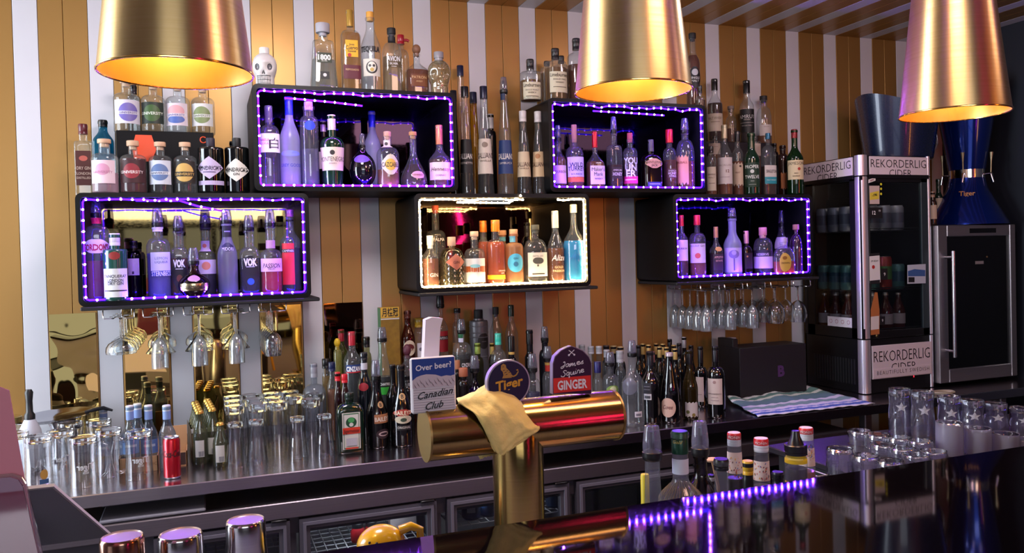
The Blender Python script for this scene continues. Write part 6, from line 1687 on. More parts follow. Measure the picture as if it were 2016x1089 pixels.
for i, x in enumerate(rx):
    hanger(x, .098, 'chrome glass hanger under the lower right box, ' + ordn[i] + ' from the left', 'chrome hangers under the lower right box')
    ks = sets[i]
    for j, k in enumerate(ks):
        y = 3.14 + j * (.26 / (len(ks) - 1))
        hang(k, x, y, HZ, 'one of the ' + names[k] + 'es hanging in the ' + ordn[i] + ' rack under the lower right box', 'glasses hanging in the %s rack under the lower right box' % ordn[i])

# ---------------------------------------------------------------- beer glasses upside down on the counter
BG = GL('#fbfcfd', .80, .015, 2.4)
THICK = RG('#f6f9fb')


def tumbler(name, prof, label, group, loc, base_h, mt=None, cat='glass', extra=None, n=32):
    """upside down: rim at z = 0, thick base on top; prof from rim to base"""
    t = thing(name, label, cat, loc, group)
    H = prof[-1][1]
    wall = .0026
    ins = [(max(.004, r - wall), z) for r, z in prof if z < H - base_h]
    mb = MB()
    mb.lathe([(r, z) for r, z in ins], mt or BG, n, bottom=False, top=False)
    mb.lathe(prof, mt or BG, n, bottom=False, top=False)
    r0 = prof[0][0]
    mb.tube([(r0 * math.cos(q * math.pi / 16), r0 * math.sin(q * math.pi / 16), .0012) for q in range(32)], .0011, GL('#ffffff', .7, .02, 3.0), 5, closed=True)
    mb.build('glass_body', t, sharp=50)
    mb = MB()
    rB = prof[-1][0] - .0028
    mb.lathe([(rB * .3, H - base_h), (rB * .9, H - base_h), (rB, H - base_h + .004), (rB, H - .004), (rB * .97, H), (rB * .5, H + .0006), (.0006, H)], THICK, n)
    mb.build('thick_base', t)
    if extra:
        extra(t, H)
    return t


_tp = {}


def put(key, make, label, group, loc, rot=0.0):
    if key not in _tp:
        _tp[key] = make(label, group, loc)
        return _tp[key]
    c = copy_tree(_tp[key])
    c.location = loc
    c.rotation_euler = (0, 0, rot)
    tag(c, label, 'glass', group)
    return c


scho = lambda l, g, p: tumbler('beer_glass', [(.0365, 0), (.035, .02), (.030, .07), (.0262, .105), (.0268, .125), (.0285, .138), (.0280, .150)], l, g, p, .016)
pint = lambda l, g, p: tumbler('beer_glass', [(.0270, 0), (.0272, .02), (.0300, .12), (.0340, .165), (.0360, .182), (.0363, .190)], l, g, p, .030)
gg = 'tall beer glasses upside down on the counter'
fr = [(446, 930), (620, 905), (960, 875), (1185, 850)]
fl = ['first small beer glass from the left in the front row', 'second small beer glass from the left in the front row', 'third small beer glass from the left in the front row', 'front beer glass beside the square green bottle']
for (x, vb), l in zip(fr, fl):
    p = Wz(360 + x / 4.1875, 700 + vb / 4.1875, CT)
    put('s', scho, l, 'small beer glasses in the front row', (p.x, p.y + .035, CT + .0004))
rows_ = [(D2 - .01, [(430, 'beer glass with thick top behind the first small one'), (625, 'beer glass with thick top behind the second small one'), (790, 'beer glass with thick top between the second and third small ones'), (1060, 'beer glass with thick top left of the front glass by the green bottle')]),
         (D3 - .02, [(425, 'beer glass in the middle row, leftmost, before the gold mirror'), (590, 'beer glass in the middle row, second from left'), (755, 'beer glass in the middle row, third from left'), (930, 'beer glass in the middle row, fourth from left'), (1100, 'beer glass in the middle row, rightmost')]),
         (D4 - .03, [(420, 'beer glass in the back row against the mirror, leftmost'), (570, 'beer glass in the back row against the mirror, second from left'), (730, 'beer glass in the back row against the mirror, third from left'), (885, 'beer glass in the back row against the mirror, rightmost')])]
for y, its in rows_:
    for x, l in its:
        p = W(360 + x / 4.1875, 840, y)
        put('p', pint, l, gg, (p.x, y, CT + .0004))

# ---------------------------------------------------------------- beer mugs, upside down, left end
MG = GL('#fafbfc', .74, .015, 2.6)


def mug(l, g, p, txt=True):
    t = tumbler('beer_mug', [(.0425, 0), (.0425, .01), (.0405, .06), (.040, .12), (.0412, .145), (.0410, .155)], l, g, p, .022, MG, 'mug')
    mb = MB()
    pts = [(.0405, 0, .125), (.055, 0, .136), (.070, 0, .128), (.0765, 0, .100), (.076, 0, .065), (.069, 0, .036), (.056, 0, .024), (.0405, 0, .030)]
    mb.tube(pts, [.007, .0065, .006, .006, .006, .006, .0065, .007], MG, 10)
    mb.build('handle', t)
    return t


mg = 'beer mugs upside down at the left end of the counter'
mugs = [(95, 640, 'beer mug nearest the pink menu, at the left edge', -.2, 0, -0.03), (225, 682, 'beer mug with orange printed side, second from the left', -.2, 0, 0.0), (352, 662, 'shadowed beer mug behind the two front printed ones', 2.6, 1, 0.055),
        (508, 692, 'front beer mug with bold white print, handle to the right', -.25, 1, 0.0), (660, 640, 'beer mug behind the print mug and its handle', 1.2, 0, .02), (852, 645, 'beer mug with handle to the left, beside the red can', math.pi + .2, 2, 0.0), (412, 600, 'rear beer mug in front of the silver tray', 1.9, 0, .06), (588, 590, 'rear beer mug in front of the first gold mirrors', 2.2, 0, .08)]
for k, (x, vb, l, rot, tx, dy) in enumerate(mugs):
    p = Wz(x / 3.12, 740 + vb / 3.12, CT)
    loc = (p.x, p.y + .045 + dy, CT + .0004)
    if k == 0:
        mp = mug(l, mg, loc); mp.rotation_euler = (0, 0, rot); c = mp
    else:
        c = copy_tree(mp); c.location = loc; c.rotation_euler = (0, 0, rot); tag(c, l, 'mug', mg)
    if tx:
        ph = math.atan2(loc[0], loc[1])
        mb = MB()
        mt = P('#d8d8da', .5)
        at = lambda a, b: (.0412 * math.sin(-ph + a / .0412 + .1 - rot), -.0412 * math.cos(-ph + a / .0412 + .1 - rot), .066 + b)
        mb.text('Tiger', mt, at, .020, maxw=.052, bold=.02, mirror=True)
        mb.text('BEER', mt, lambda a, b: at(a, b - .02), .006, bold=.01, mirror=True)
        mb.build('print', c)
    if k == 1:
        ph = math.atan2(loc[0], loc[1])
        mb = MB()
        at = lambda a, b: (.0432 * math.sin(-ph + .35 - rot + a / .043), -.0432 * math.cos(-ph + .35 - rot + a / .043), .035 + b)
        mb.grid([[at(.012 * q * math.cos(i * .314), .016 * q * math.sin(i * .314)) for i in range(21)] for q in (.01, .6, 1)], P('#c89a4a', .5))
        mb.grid([[at(-.014 + .0035 * i, b) for i in range(9)] for b in (-.030, -.016)], P('#3a5a88', .5))
        mb.build('print', c)

# ---------------------------------------------------------------- odds and ends at the left of the counter
# white siphon with black nozzle
p0, p1 = W(105 / 3.12, 850, 3.22), W(265 / 3.12, 850, 3.22)
xc_, r_ = (p0.x + p1.x) / 2, (p1.x - p0.x) / 2 * .95
zt_ = W(180 / 3.12, 740 + 85 / 3.12, 3.22).z - CT
zn = W(180 / 3.12, 740 + 262 / 3.12, 3.22).z - CT
t = thing('juice_jug', 'white plastic pour bottle with black nozzle behind the mugs', 'bottle', (xc_, 3.22, CT + .0004))
mb = MB(); mb.lathe([(r_ * .95, 0), (r_, .006), (r_, zn * .62), (r_ * .9, zn * .78), (r_ * .5, zn * .96), (r_ * .42, zn)], P('#cfd2de', .4), 28); mb.build('body', t)
mb = MB(); mb.lathe([(r_ * .46, zn - .004), (r_ * .46, zn + .012), (r_ * .30, zn + .022), (r_ * .28, zn + (zt_ - zn) * .6), (r_ * .36, zn + (zt_ - zn) * .9), (r_ * .24, zt_)], P('#14161a', .4), 20); mb.build('nozzle', t)
# jar with gold lid
p = W(80 / 3.12, 850, 3.14)
t = thing('glass_jar', 'glass jar with gold lid at the left end behind the mugs', 'jar', (p.x - .045, 3.30, CT + .0004))
zt_ = W(80 / 3.12, 740 + 250 / 3.12, 3.30).z - CT
mb = MB(); mb.lathe([(.045, 0), (.048, .006), (.048, zt_ * .75), (.040, zt_ * .88)], CLEAR2, 28); mb.build('body', t)
mb = MB(); mb.lathe([(.043, zt_ * .88), (.043, zt_ - .002), (.040, zt_)], P('#b8a060', .3, .8), 28); mb.build('lid', t)
# silver tray leaning on things
c0 = W(340 / 3.12, 740 + 255 / 3.12, 3.31)
t = thing('oval_tray', 'shiny oval silver tray behind the mugs before the gold mirrors', 'tray', (c0.x, 3.31, c0.z))
t.rotation_euler = (math.radians(9), math.radians(-4), 0)
mb = MB()
mb.lathe([(.02, -.004), (.10, -.004), (.125, .006), (.135, .007), (.135, .008), (.125, .0075), (.10, -.002), (.02, -.002)], P('#c4c6ce', .12, 1.0), 48, dr=.55); mb.build('plate', t)
mb = MB(); mb.lathe([(.030, -(c0.z - CT) + .012), (.012, -.06), (.03, -.006)], P('#a8aab0', .2, 1.0), 24); mb.build('stand', t)
mb = MB(); q = [(.10, -.01, .01), (.13, -.015, .018), (.16, -.02, .022), (.19, -.02, .01)]
mb.tube(q, [.006, .008, .007, .004], P('#2a2a30', .25, .6), 8)
tag(mb.build('scoop', None, (c0.x, 3.29, c0.z + .004)), 'dark metal scoop handle resting on the silver tray', 'scoop')

# tonic water bottles in a peach carton
tg = 'small water bottles with white caps'
TB_ = GL('#c4d4e4', .4, .03, 1.2, .1, '#b8c8dc')
for x, vt, y, lab, blue in ((640, 195, 3.33, 'small bottle with white cap, alone left of the white plank', 1), (802, 183, 3.06, 'small blue necked bottle with white cap, left of the group', 1), (850, 170, 3.17, 'small blue necked bottle at the back of the group', 1), (916, 180, 3.07, 'small blue necked bottle, middle of the group', 1), (1028, 180, 2.985, 'clear small bottle with white cap standing behind the red can', 0)):
    bottle(gN, x - 55, x + 55, vt, y, CT, lab, name='water_bottle', group=tg, glass=TB_, nw=48, cap=('screw', '#d2d4da', vt + 36, 50), s0=vt + 190, s1=vt + 95, shape='slope',
           labels=([(x - 24, x + 24, vt + 40, vt + 95, '#7d94c8', 'r', [])] + ([(x - 50, x + 50, vt + 215, vt + 300, '#6a8ac0', 'r', [('#bar', vt + 250, 14, '#c8d4e8', {'w': .6})])] if blue else [])))
a, b = Wz(735 / 3.12, 740 + 600 / 3.12, CT), Wz(1150 / 3.12, 740 + 570 / 3.12, CT)
zt_ = W(930 / 3.12, 740 + 490 / 3.12, 3.02).z - CT
mb = MB()
w = (b.x - a.x)
pc = P('#d8a274', .6)
yb0 = 0.0
mb.box(0, w * .57, 0, .003, 0, zt_, pc)
mb.box(0, .003, 0, .13, 0, zt_, pc)
mb.box(0, w * .57, .127, .13, 0, zt_ * 1.6, pc)
mb.box(w * .57 - .003, w * .57, 0, .13, 0, zt_, pc)
mb.text('TONIC', P('#a87848', .6), lambda q, r: (w * .45 + q, -.0006, zt_ * .5 + r), .010)
tag(mb.build('carton_tray', None, (a.x, 3.012, CT + .0004)), 'open peach cardboard tray holding small water bottles', 'carton')
mb = MB()
w2 = .085
mb.box(0, w2, 0, .003, 0, zt_, pc); mb.box(0, w2, .10, .103, 0, zt_ * 2.4, pc); mb.box(w2 - .003, w2, 0, .10, 0, zt_, pc)
mb.box(w2 * .72, w2 * .95, -.0006, 0, .004, zt_ * .9, P('#3a2420', .5))
tag(mb.build('carton_tray', None, (b.x - w2, 3.04, CT + .0004)), 'peach cardboard pack standing right behind the red can', 'carton')
# red drink can
p = Wz(1058 / 3.12, 740 + 640 / 3.12, CT)
t = thing('drink_can', 'slim red drink can at the front of the steel counter', 'can', (p.x, p.y + .027, CT + .0004))
H = W(1058 / 3.12, 740 + 374 / 3.12, p.y + .027).z - CT
RC = P('#c01428', .25, .6, coat=.5)
mb = MB(); mb.lathe([(.0265, .007), (.0265, H - .012), (.0235, H - .004)], RC, 32, bottom=False, top=False)
ph = math.atan2(p.x, p.y)
at = lambda a, b: (.0268 * math.sin(-ph + a / .0268), -.0268 * math.cos(-ph + a / .0268), H * .62 + b)
mb.text('Coca-Cola', P('#1a0408', .5), at, .022, maxw=.062, shear=.35, bold=.02)
mb.build('body', t)
mb = MB(); mb.lathe([(.0235, H - .004), (.0240, H - .001), (.0232, H), (.0215, H - .004), (.001, H - .004)], SILVER, 32, bottom=False)
mb.build('lid', t)
mb = MB(); mb.lathe([(.021, 0), (.0245, .002), (.0265, .007)], SILVER, 32); mb.build('can_base', t)

# little bottles in carriers
sg = 'little mixer bottles with gold crown caps'
LB_ = GL('#b8bca0', .35, .03, 1.3, .3, '#8a8c70')


def small(x, y, label, h=.165, r=.026, lab=False):
    t = thing('mixer_bottle', label, 'bottle', (x, y, CT + .0004), sg)
    mb = MB(); mb.lathe([(r * .92, 0), (r, .005), (r, h * .52), (r * .92, h * .6), (r * .5, h * .8), (r * .42, h * .92), (r * .46, h * .93), (r * .46, h * .955)], LB_, 22); mb.build('glass', t)
    mb = MB(); mb.lathe([(r * .54, h * .945), (r * .50, h * .985), (r * .40, h)], P('#c09a48', .3, .9), 20); mb.build('crown_cap', t)
    if lab:
        ph = math.atan2(x, y)
        mb = MB()
        at = lambda a, b: ((r + .0008) * math.sin(-ph + a / r), -(r + .0008) * math.cos(-ph + a / r), h * .3 + b)
        mb.grid([[at(-.018 + .003 * i, b) for i in range(11)] for b in (-.028, .030)], P('#d6d2cc', .5))
        at2 = lambda a, b: ((r + .0012) * math.sin(-ph + a / r), -(r + .0012) * math.cos(-ph + a / r), h * .3 + b)
        for i in range(8):
            mb.grid([[at2(-.006 + i * .0021, b), at2(-.006 + i * .0021 + .0011, b)] for b in (-.026, -.008)], P('#4a4c60', .5))
        mb.build('label', t)
    return t


cols = [(155, 455, 905, 'left'), (300, 560, 920, 'right')]
p = Wz(360 + 150 / 4.1875, 700 + 905 / 4.1875, CT)
p2 = Wz(360 + 232 / 4.1875, 700 + 885 / 4.1875, CT)
p3 = Wz(360 + 318 / 4.1875, 700 + 922 / 4.1875, CT)
h1_ = W(360 + 145 / 4.1875, 700 + 455 / 4.1875, p.y + .026).z - CT
a_ = small(p.x, p.y + .026, 'front mixer bottle with barcode label in the left carrier', h=h1_, lab=True)
b_ = small(p3.x, p3.y + .026, 'loose cloudy mixer bottle with barcode label beside the beer glasses', h=W(360 + 305 / 4.1875, 700 + 555 / 4.1875, p3.y + .026).z - CT, lab=True)
c_ = small(p2.x + .010, p2.y + .035, 'front mixer bottle of the right carrier row', h=h1_, lab=True)
for src, ln in ((a_, 'left'), (c_, 'right')):
    for j in range(1, 5):
        q = copy_tree(src)
        for ch in list(q.children):
            if ch.name.startswith('label'):
                bpy.data.objects.remove(ch)
        q.location = (src.location.x - .004 * j, src.location.y + .054 * j, CT + .0004)
        tag(q, ordn[j] + ' mixer bottle from the front in the ' + ln + ' carrier row', 'bottle', sg)
mb = MB()
cw = P('#5a4a3c', .6)
cwl = P('#b8b4b4', .6)
x0, x1 = a_.location.x - .028, c_.location.x + .028
y0, y1 = a_.location.y + .02, a_.location.y + .255
for xx in (x0 - .001, (a_.location.x + c_.location.x) / 2 - .006, x1):
    sh = -.004 / .054 * (y1 - y0)
    mb.prism([(xx, y0, .0), (xx + sh, y1, 0), (xx + sh, y1, h1_ * .60), (xx, y0, h1_ * .60)], (.0012, 0, 0), cw)
mb.box(x0 - .001, x1, y0, y0 + .004, h1_ * .56, h1_ * .64, cwl)
o = mb.build('bottle_carrier', None, (0, 0, CT + .0004), smooth=False)
tag(o, 'brown cardboard carrier dividing two rows of mixer bottles', 'carrier')

# ---------------------------------------------------------------- glasses on the bench behind the bar
BZ = .965
sgp = 'star tumblers upside down on the glass bench'


def star(t, H):
    mb = MB()
    ph = math.radians(38)
    at = lambda a, b: (.0354 * math.sin(-ph + a / .0354), -.0354 * math.cos(-ph + a / .0354), H * .62 + b)
    pts = [((.020 if i % 2 == 0 else .009) * math.sin(math.pi * i / 5), (.020 if i % 2 == 0 else .009) * math.cos(math.pi * i / 5)) for i in range(10)]
    vs = [at(0, 0)] + [at(a, b) for a, b in pts]
    mb.add(vs, [[0, i + 1, (i + 1) % 10 + 1] for i in range(10)], P('#a4a4b0', .6))
    mb.build('star_print', t, smooth=False)


SGL = GL('#f4f4fb', .5, .02, 4.2, .06, '#dcdcf0')
tall = lambda l, g, p: tumbler('tumbler', [(.0365, 0), (.0375, .04), (.0355, .085), (.0330, .115), (.0340, .140), (.0355, .160), (.0350, .172)], l, g, p, .03, SGL, extra=star)
ti = [(933, 110, 2.10, 'leftmost star tumbler on the glass bench, left of its twin'), (1130, 133, 2.02, 'second star tumbler from the left on the glass bench'), (1363, 175, 1.99, 'third tall tumbler on the bench, behind the first frosted glass'), (1562, 208, 1.94, 'fourth tall tumbler on the bench, behind the second frosted glass'), (1765, 236, 1.92, 'fifth tall tumbler on the bench, before the wine cooler'), (1992, 276, 1.89, 'last tall tumbler at the right edge of the picture')]
for x, vt, y, l in ti:
    p = W(1560 + x / 4.421, 740 + vt / 4.421, y)
    s = (p.z - BZ) / .172
    o = put('t', tall, l, sgp, (p.x, y, BZ + .0004))
    o.scale = (1, 1, s)
FRG = GL('#e0e0ea', .7, .2, 1.2, .35, '#dcdae6')
fro = lambda l, g, p: tumbler('tumbler', [(.038, 0), (.0385, .04), (.0380, .085), (.0375, .098)], l, g, p, .012, FRG)
for x, vt, y, l in ((1365, 402, 1.83, 'frosted tumbler at left of the front row on the bench'), (1612, 452, 1.80, 'frosted tumbler in the middle of the front row'), (1855, 500, 1.77, 'frosted tumbler third in the front row'), (2068, 552, 1.74, 'frosted tumbler cut by the right edge')):
    p = W(1560 + x / 4.421, 740 + vt / 4.421, y)
    o = put('f', fro, l, 'frosted tumblers on the glass bench', (p.x, y, BZ + .0004)); o.scale = (1, 1, (p.z - BZ) / .098)
LOWG = GL('#f4f4fb', .45, .02, 4.8, .08, '#dcdcf0')


def lowmake(l, g, p):
    n = 40
    t = tumbler('low_tumbler', [(.0365, 0), (.038, .03), (.038, .06), (.0355, .072)], l, g, p, .014, LOWG, n=12)
    return t


lows = [(415, 628, 1.80, 'low tumbler nearest the wire rack, front left'), (590, 515, 2.05, 'low tumbler at the back left of the group'), (745, 560, 1.985, 'low tumbler second along the back row'), (930, 590, 1.925, 'low tumbler third along the back row'), (1110, 622, 1.865, 'low tumbler fourth along the back row, by the star tumblers'),
        (640, 690, 1.75, 'low tumbler second in the front row, by the bar edge'), (790, 640, 1.88, 'low tumbler in the middle of the group'), (960, 668, 1.82, 'low tumbler right of the middle of the group'), (850, 735, 1.70, 'low tumbler third in the front row, by the bar edge'), (1080, 700, 1.745, 'low tumbler fourth in the front row, by the frosted glasses'), (1230, 675, 1.755, 'low tumbler tucked against the first frosted glass')]
for k, (x, vt, y, l) in enumerate(lows):
    p = W(1560 + x / 4.421, 740 + vt / 4.421, y)
    o = put('l', lowmake, l, 'low tumblers upside down on the glass bench', (p.x, y, BZ + .0004), rot=k * .7)
    o.scale = (1, 1, max(.6, (p.z - BZ) / .072))

# ---------------------------------------------------------------- cider fridge
fx0, fx1, fy0, fy1 = 2.886, 3.322, 2.989, 3.385
zz = lambda v: W(1705, v, fy0).z
F0, FT = CT, zz(305)
zs0, zs1, zb_, zh = zz(749), zz(683), zz(669), zz(346)
t = thing('display_fridge', 'tall glass door display fridge with cider signs on the counter', 'fridge', (fx0, fy0, CT + .0004))
q = lambda z: z - CT
w, d = fx1 - fx0, fy1 - fy0
FB = P('#0c0c0f', .35)
PSIL = P('#dcd8e0', .4, .8)
mb = MB()
mb.box(.006, w - .006, .006, d, 0, q(zb_), FB, .004)                       # machine base
mb.box(.006, w - .006, .006, d, q(zh), q(FT) - .001, FB, .004)             # head
mb.box(.01, w - .01, d - .02, d, q(zb_), q(zh), P('#2a2a2e', .5))          # back
mb.box(w - .016, w - .006, .02, d, q(zb_), q(zh), P('#1a1a1e', .4))        # right side
for yy in (.0, d - .024):
    mb.box(.002, .03, yy + .004, yy + .024, q(zb_), q(zh), FB)
mb.box(.004, .018, .0, d, q(zb_), q(zb_) + .05, FB)
mb.box(.004, .018, .0, d, q(zh) - .02, q(zh), FB)
mb.box(.004, .018, d - .07, d, q(zb_), q(zh), FB)
mb.box(.004, .018, .02, .075, q(zb_), q(zh), FB)
for k in range(16):
    mb.box(.0045, .007, .06 + k * .018, .07 + k * .018, .04, .16, P('#17171b', .5))
mb.build('cabinet', t)
for z0_, z1_ in ((0.004, q(zb_) - .003), (q(zb_) + .003, q(zh) - .004), (q(zh) + .002, q(FT))):
    mb = MB(); mb.lathe([(.026, z0_), (.026, z1_)], PSIL, 24, p=2.6); mb.build('corner_post', t); 
    o = t.children[-1]; o.location = (.026, .024, 0)
    mb = MB(); mb.lathe([(.010, z0_), (.010, z1_)], PSIL, 16, p=2.6); mb.build('corner_post', t); t.children[-1].location = (w - .008, .010, 0)
mb = MB(); mb.box(.006, .009, .075, d - .07, q(zb_) + .05, q(zh) - .02, GL('#d4d9de', .7)); mb.build('side_pane', t)
dr = bpy.data.objects.new('door', None); COL.objects.link(dr); dr.parent = t
mb = MB()
mb.box(.05, w - .02, .002, .02, q(zb_), q(zb_) + .036, FB, .002)
mb.box(.05, w - .02, .002, .02, q(zh) - .03, q(zh) - .002, FB, .002)
mb.box(w - .06, w - .018, .002, .02, q(zb_), q(zh), P('#2a3438', .3), .002)
mb.box(.05, .058, .002, .02, q(zb_), q(zh), FB, .002)
mb.build('door_frame', dr)
mb = MB(); mb.box(.056, w - .058, .008, .012, q(zb_) + .034, q(zh) - .028, GL('#d8dde0', .7)); mb.build('door_pane', dr)
mb = MB(); mb.ball((.085, .002, q(zb_) + .014), .008, P('#8a7a50', .25, 1), 12, 8, 1, .6, 1); mb.build('lock', dr)
SGN = P('#d9c8cc', .5)
SGI = P('#17141a', .5)
sp = .98
mb = MB()
mb.box(.056, w - .022, -.002, .004, q(zh) + .004, q(FT) - .006, SGN, .001)
hh = q(FT) - q(zh) - .01
at = lambda cx, cz: (lambda a, b: (cx + a, -.0028, cz + b))
mb.text('REKORDERLIG', SGI, at(.053 + (w - .075) / 2, q(zh) + hh * .68), hh * .46, maxw=(w - .085) * .98, bold=-.01)
mb.text('CIDER', SGI, at(.053 + (w - .075) / 2 + .01, q(zh) + hh * .16), hh * .42, maxw=w * .4, bold=-.01)
mb.box(.05, w - .016, -.0045, .004, q(zh) - .012, q(zh) + .006, FB)
mb.build('front_sign', t)
mb = MB()
mb.box(-.001, .007, .05, d - .01, q(zh) + .004, q(FT) - .006, SGN, .001)
ats = lambda cy_, cz: (lambda a, b: (-.0018, cy_ - a, cz + b))
mb.text('REKORDERLIG', SGI, ats(.05 + (d - .06) / 2, q(zh) + hh * .68), hh * .46, maxw=(d - .07) * .98, bold=-.01)
mb.text('CIDER', SGI, ats(.05 + (d - .06) / 2 - .005, q(zh) + hh * .16), hh * .42, maxw=d * .42, bold=-.01)
mb.box(-.003, .007, .045, d, q(zh) - .012, q(zh) + .006, FB)
mb.build('side_sign', t)
mb = MB()
mb.box(.052, w - .018, -.002, .008, q(zs0), q(zs1), SGN, .001)
hh = q(zs1) - q(zs0)
mb.text('REKORDERLIG', SGI, at(.05 + (w - .07) / 2, q(zs0) + hh * .68), hh * .34, maxw=(w - .085), bold=-.01)
mb.text('CIDER', SGI, at(.05 + (w - .07) / 2 + .01, q(zs0) + hh * .32), hh * .26, maxw=w * .36, bold=-.01)
mb.box(.054, w - .020, -.0036, .0, q(zs0) + .004, q(zs0) + hh * .30, SGN)
mb.text('BEAUTIFULLY SWEDISH', SGI, (lambda a, b: (.05 + (w - .06) / 2 + a, -.0042, q(zs0) + hh * .185 + b)), hh * .12, maxw=(w - .11), bold=-.01, space=1.25)
mb.build('lower_sign', t)
mb = MB()
mb.box(.30, .312, .002, .008, .055, .075, P('#1a0406', .4))
for a, b, c_, e in ((.302, .3095, .070, .072), (.3075, .3095, .060, .072)):
    mb.box(a, b, .001, .006, c_, e, EM('#ff2030', 6))
mb.build('temperature_display', t)
shz = [zz(625), zz(556) , zz(452), zz(379)]
shz = [zz(658), zz(575), zz(455)]
for z in shz:
    mb = MB()
    for k in range(9):
        yy = .05 + k * (d - .09) / 8
        mb.tube([(.022, yy, q(z)), (w - .02, yy, q(z))], .0022, P('#4a4a50', .3, .6), 6)
    mb.tube([(.022, .05, q(z) + .012), (w - .02, .05, q(z) + .012)], .0024, P('#5a5a60', .3, .6), 6)
    mb.build('wire_shelf', t)
# stickers on the glass
mb = MB()
sx = lambda u, v: (W(u, v, fy0).x - fx0, W(u, v, fy0).z - CT)
def quad(mb_, pts, y, mt):
    mb_.prism([(sx(u, v)[0], y, sx(u, v)[1]) for u, v in pts], (0, .0004, 0), mt)
st = lambda u, v: (u, v)
quad(mb, [(1711, 366), (1731, 366), (1731, 402), (1712, 402)], -.0014, P('#c8b0a8', .5))
quad(mb, [(1712, 380), (1730, 376), (1730, 392), (1712, 394)], -.0018, P('#d8c040', .5))
for k, (u, v) in enumerate(((1734, 363), (1734, 372), (1734, 382))):
    a, b = sx(u, v)
    mb.prism([(a + .006 * math.cos(i * .5236), -.0020, b + .006 * math.sin(i * .5236)) for i in range(12)], (0, .0004, 0), P('#d8cc30', .5))
quad(mb, [(1709, 354), (1723, 349), (1723, 356), (1709, 361)], -.0022, P('#e0d8d4', .5))
a, b = sx(1716, 355); mb.text('NEW', P('#8a1c24', .5), lambda e, f: (a + e, -.0028, b + f + e * .3), .007, bold=.03)
a2, b2 = sx(1721, 384); mb.text('-196', P('#1a1a1e', .5), lambda e, f: (a2 + e, -.0026, b2 + f + e * .15), .012, bold=.03)
quad(mb, [(1709, 409), (1737, 409), (1737, 430), (1709, 430)], -.0014, P('#121216', .5))
a3, b3 = sx(1720, 419); mb.text('12', P('#e4e0e0', .5), lambda e, f: (a3 + e, -.0022, b3 + f), .018, bold=.02)
a4, b4 = sx(1731, 415); mb.text('00', P('#e4e0e0', .5), lambda e, f: (a4 + e, -.0022, b4 + f), .009)
o = mb.build('sticker', dr, smooth=False); o['label'] = 'yellow drink advert with black price tag'
mb = MB()
quad(mb, [(1711, 500), (1731, 498), (1733, 556), (1712, 558)], -.0014, P('#ddd6d2', .5))
quad(mb, [(1711, 500), (1731, 498), (1731, 503), (1711, 505)], -.0018, P('#1a1a1e', .5))
a5, b5 = sx(1719, 526); mb.prism([(a5 + .009 * math.cos(i * .5236), -.0018, b5 + .009 * math.sin(i * .5236)) for i in range(12)], (0, .0004, 0), P('#b02a24', .5))
a6, b6 = sx(1721, 514); mb.text('JIM BEAM', P('#1a1a1e', .5), lambda e, f: (a6 + e, -.0022, b6 + f), .008, maxw=.044)
quad(mb, [(1712, 553), (1732, 551), (1732, 558), (1712, 560)], -.0018, P('#1a1a1e', .5))
quad(mb, [(1734, 529), (1747, 529), (1747, 551), (1734, 551)], -.0014, P('#121216', .5))
a7, b7 = sx(1741, 540); mb.text('9', P('#e4e0e0', .5), lambda e, f: (a7 + e, -.0020, b7 + f), .016)
o = mb.build('sticker', dr, smooth=False); o['label'] = 'white whiskey bottle advert with red seal'
mb = MB()
quad(mb, [(1714, 610), (1722, 576), (1727, 576), (1731, 610), (1731, 658), (1714, 660)], -.0014, P('#b06838', .5))
quad(mb, [(1714, 624), (1730, 622), (1730, 648), (1714, 650)], -.0018, P('#d8ccc4', .5))
quad(mb, [(1732, 623), (1742, 623), (1742, 640), (1732, 640)], -.0014, P('#121216', .5))
a8, b8 = sx(1737, 631); mb.text('9', P('#e4e0e0', .5), lambda e, f: (a8 + e, -.0020, b8 + f), .013)
o = mb.build('sticker', dr, smooth=False); o['label'] = 'amber cider bottle advert sticker'
mb = MB()
quad(mb, [(1786, 522), (1822, 520), (1822, 558), (1786, 559)], -.0014, P('#b8bcc8', .5))
quad(mb, [(1787, 534), (1800, 530), (1821, 532), (1821, 544), (1787, 544)], -.0018, P('#3a5a90', .5))
quad(mb, [(1788, 546), (1800, 546), (1800, 556), (1788, 556)], -.0018, P('#16161a', .5))
o = mb.build('sticker', dr, smooth=False); o['label'] = 'blue and white notice sticker'
mb = MB()
sy = lambda u: (fx0 / (ray(u, 640)[0] / ray(u, 640)[1])) - fy0
ya, yb_ = sy(1628), sy(1676)
z0_, z1_ = W(1650, 648, fy0 + .15).z - CT, W(1650, 625, fy0 + .15).z - CT
mb.box(.0046, .0056, yb_, ya, z0_, z1_, P('#d4ccd4', .5))
for k in range(4):
    cy_ = ya + (yb_ - ya) * (.14 + .24 * k)
    mb.tube([(.0044, cy_ + .009 * math.cos(i * .5), (z0_ + z1_) / 2 + .006 + .009 * math.sin(i * .5)) for i in range(13)], .0009, P('#9a4a58', .5), 5)
    mb.box(.0042, .0050, cy_ - .008, cy_ + .008, z0_ + .006, z0_ + .010, P('#5a4a5a', .5))
o = mb.build('sticker', t, smooth=False); o['label'] = 'white strip of four round icons on the side glass'
mb = MB(); mb.tube([(w * .2, .04, q(zh) - .012), (w * .8, .04, q(zh) - .012)], .008, EM('#ffe4cc', 10)); mb.build('lamp', t)  # added tube hidden behind the header lip, brightens the cans
mb = MB(); mb.tube([(.046, .064, q(zb_) + .06), (.046, .064, q(zh) - .05)], .006, EM('#ffe4cc', 7)); mb.build('lamp', t)  # unseen tube added behind the corner post to light the cans

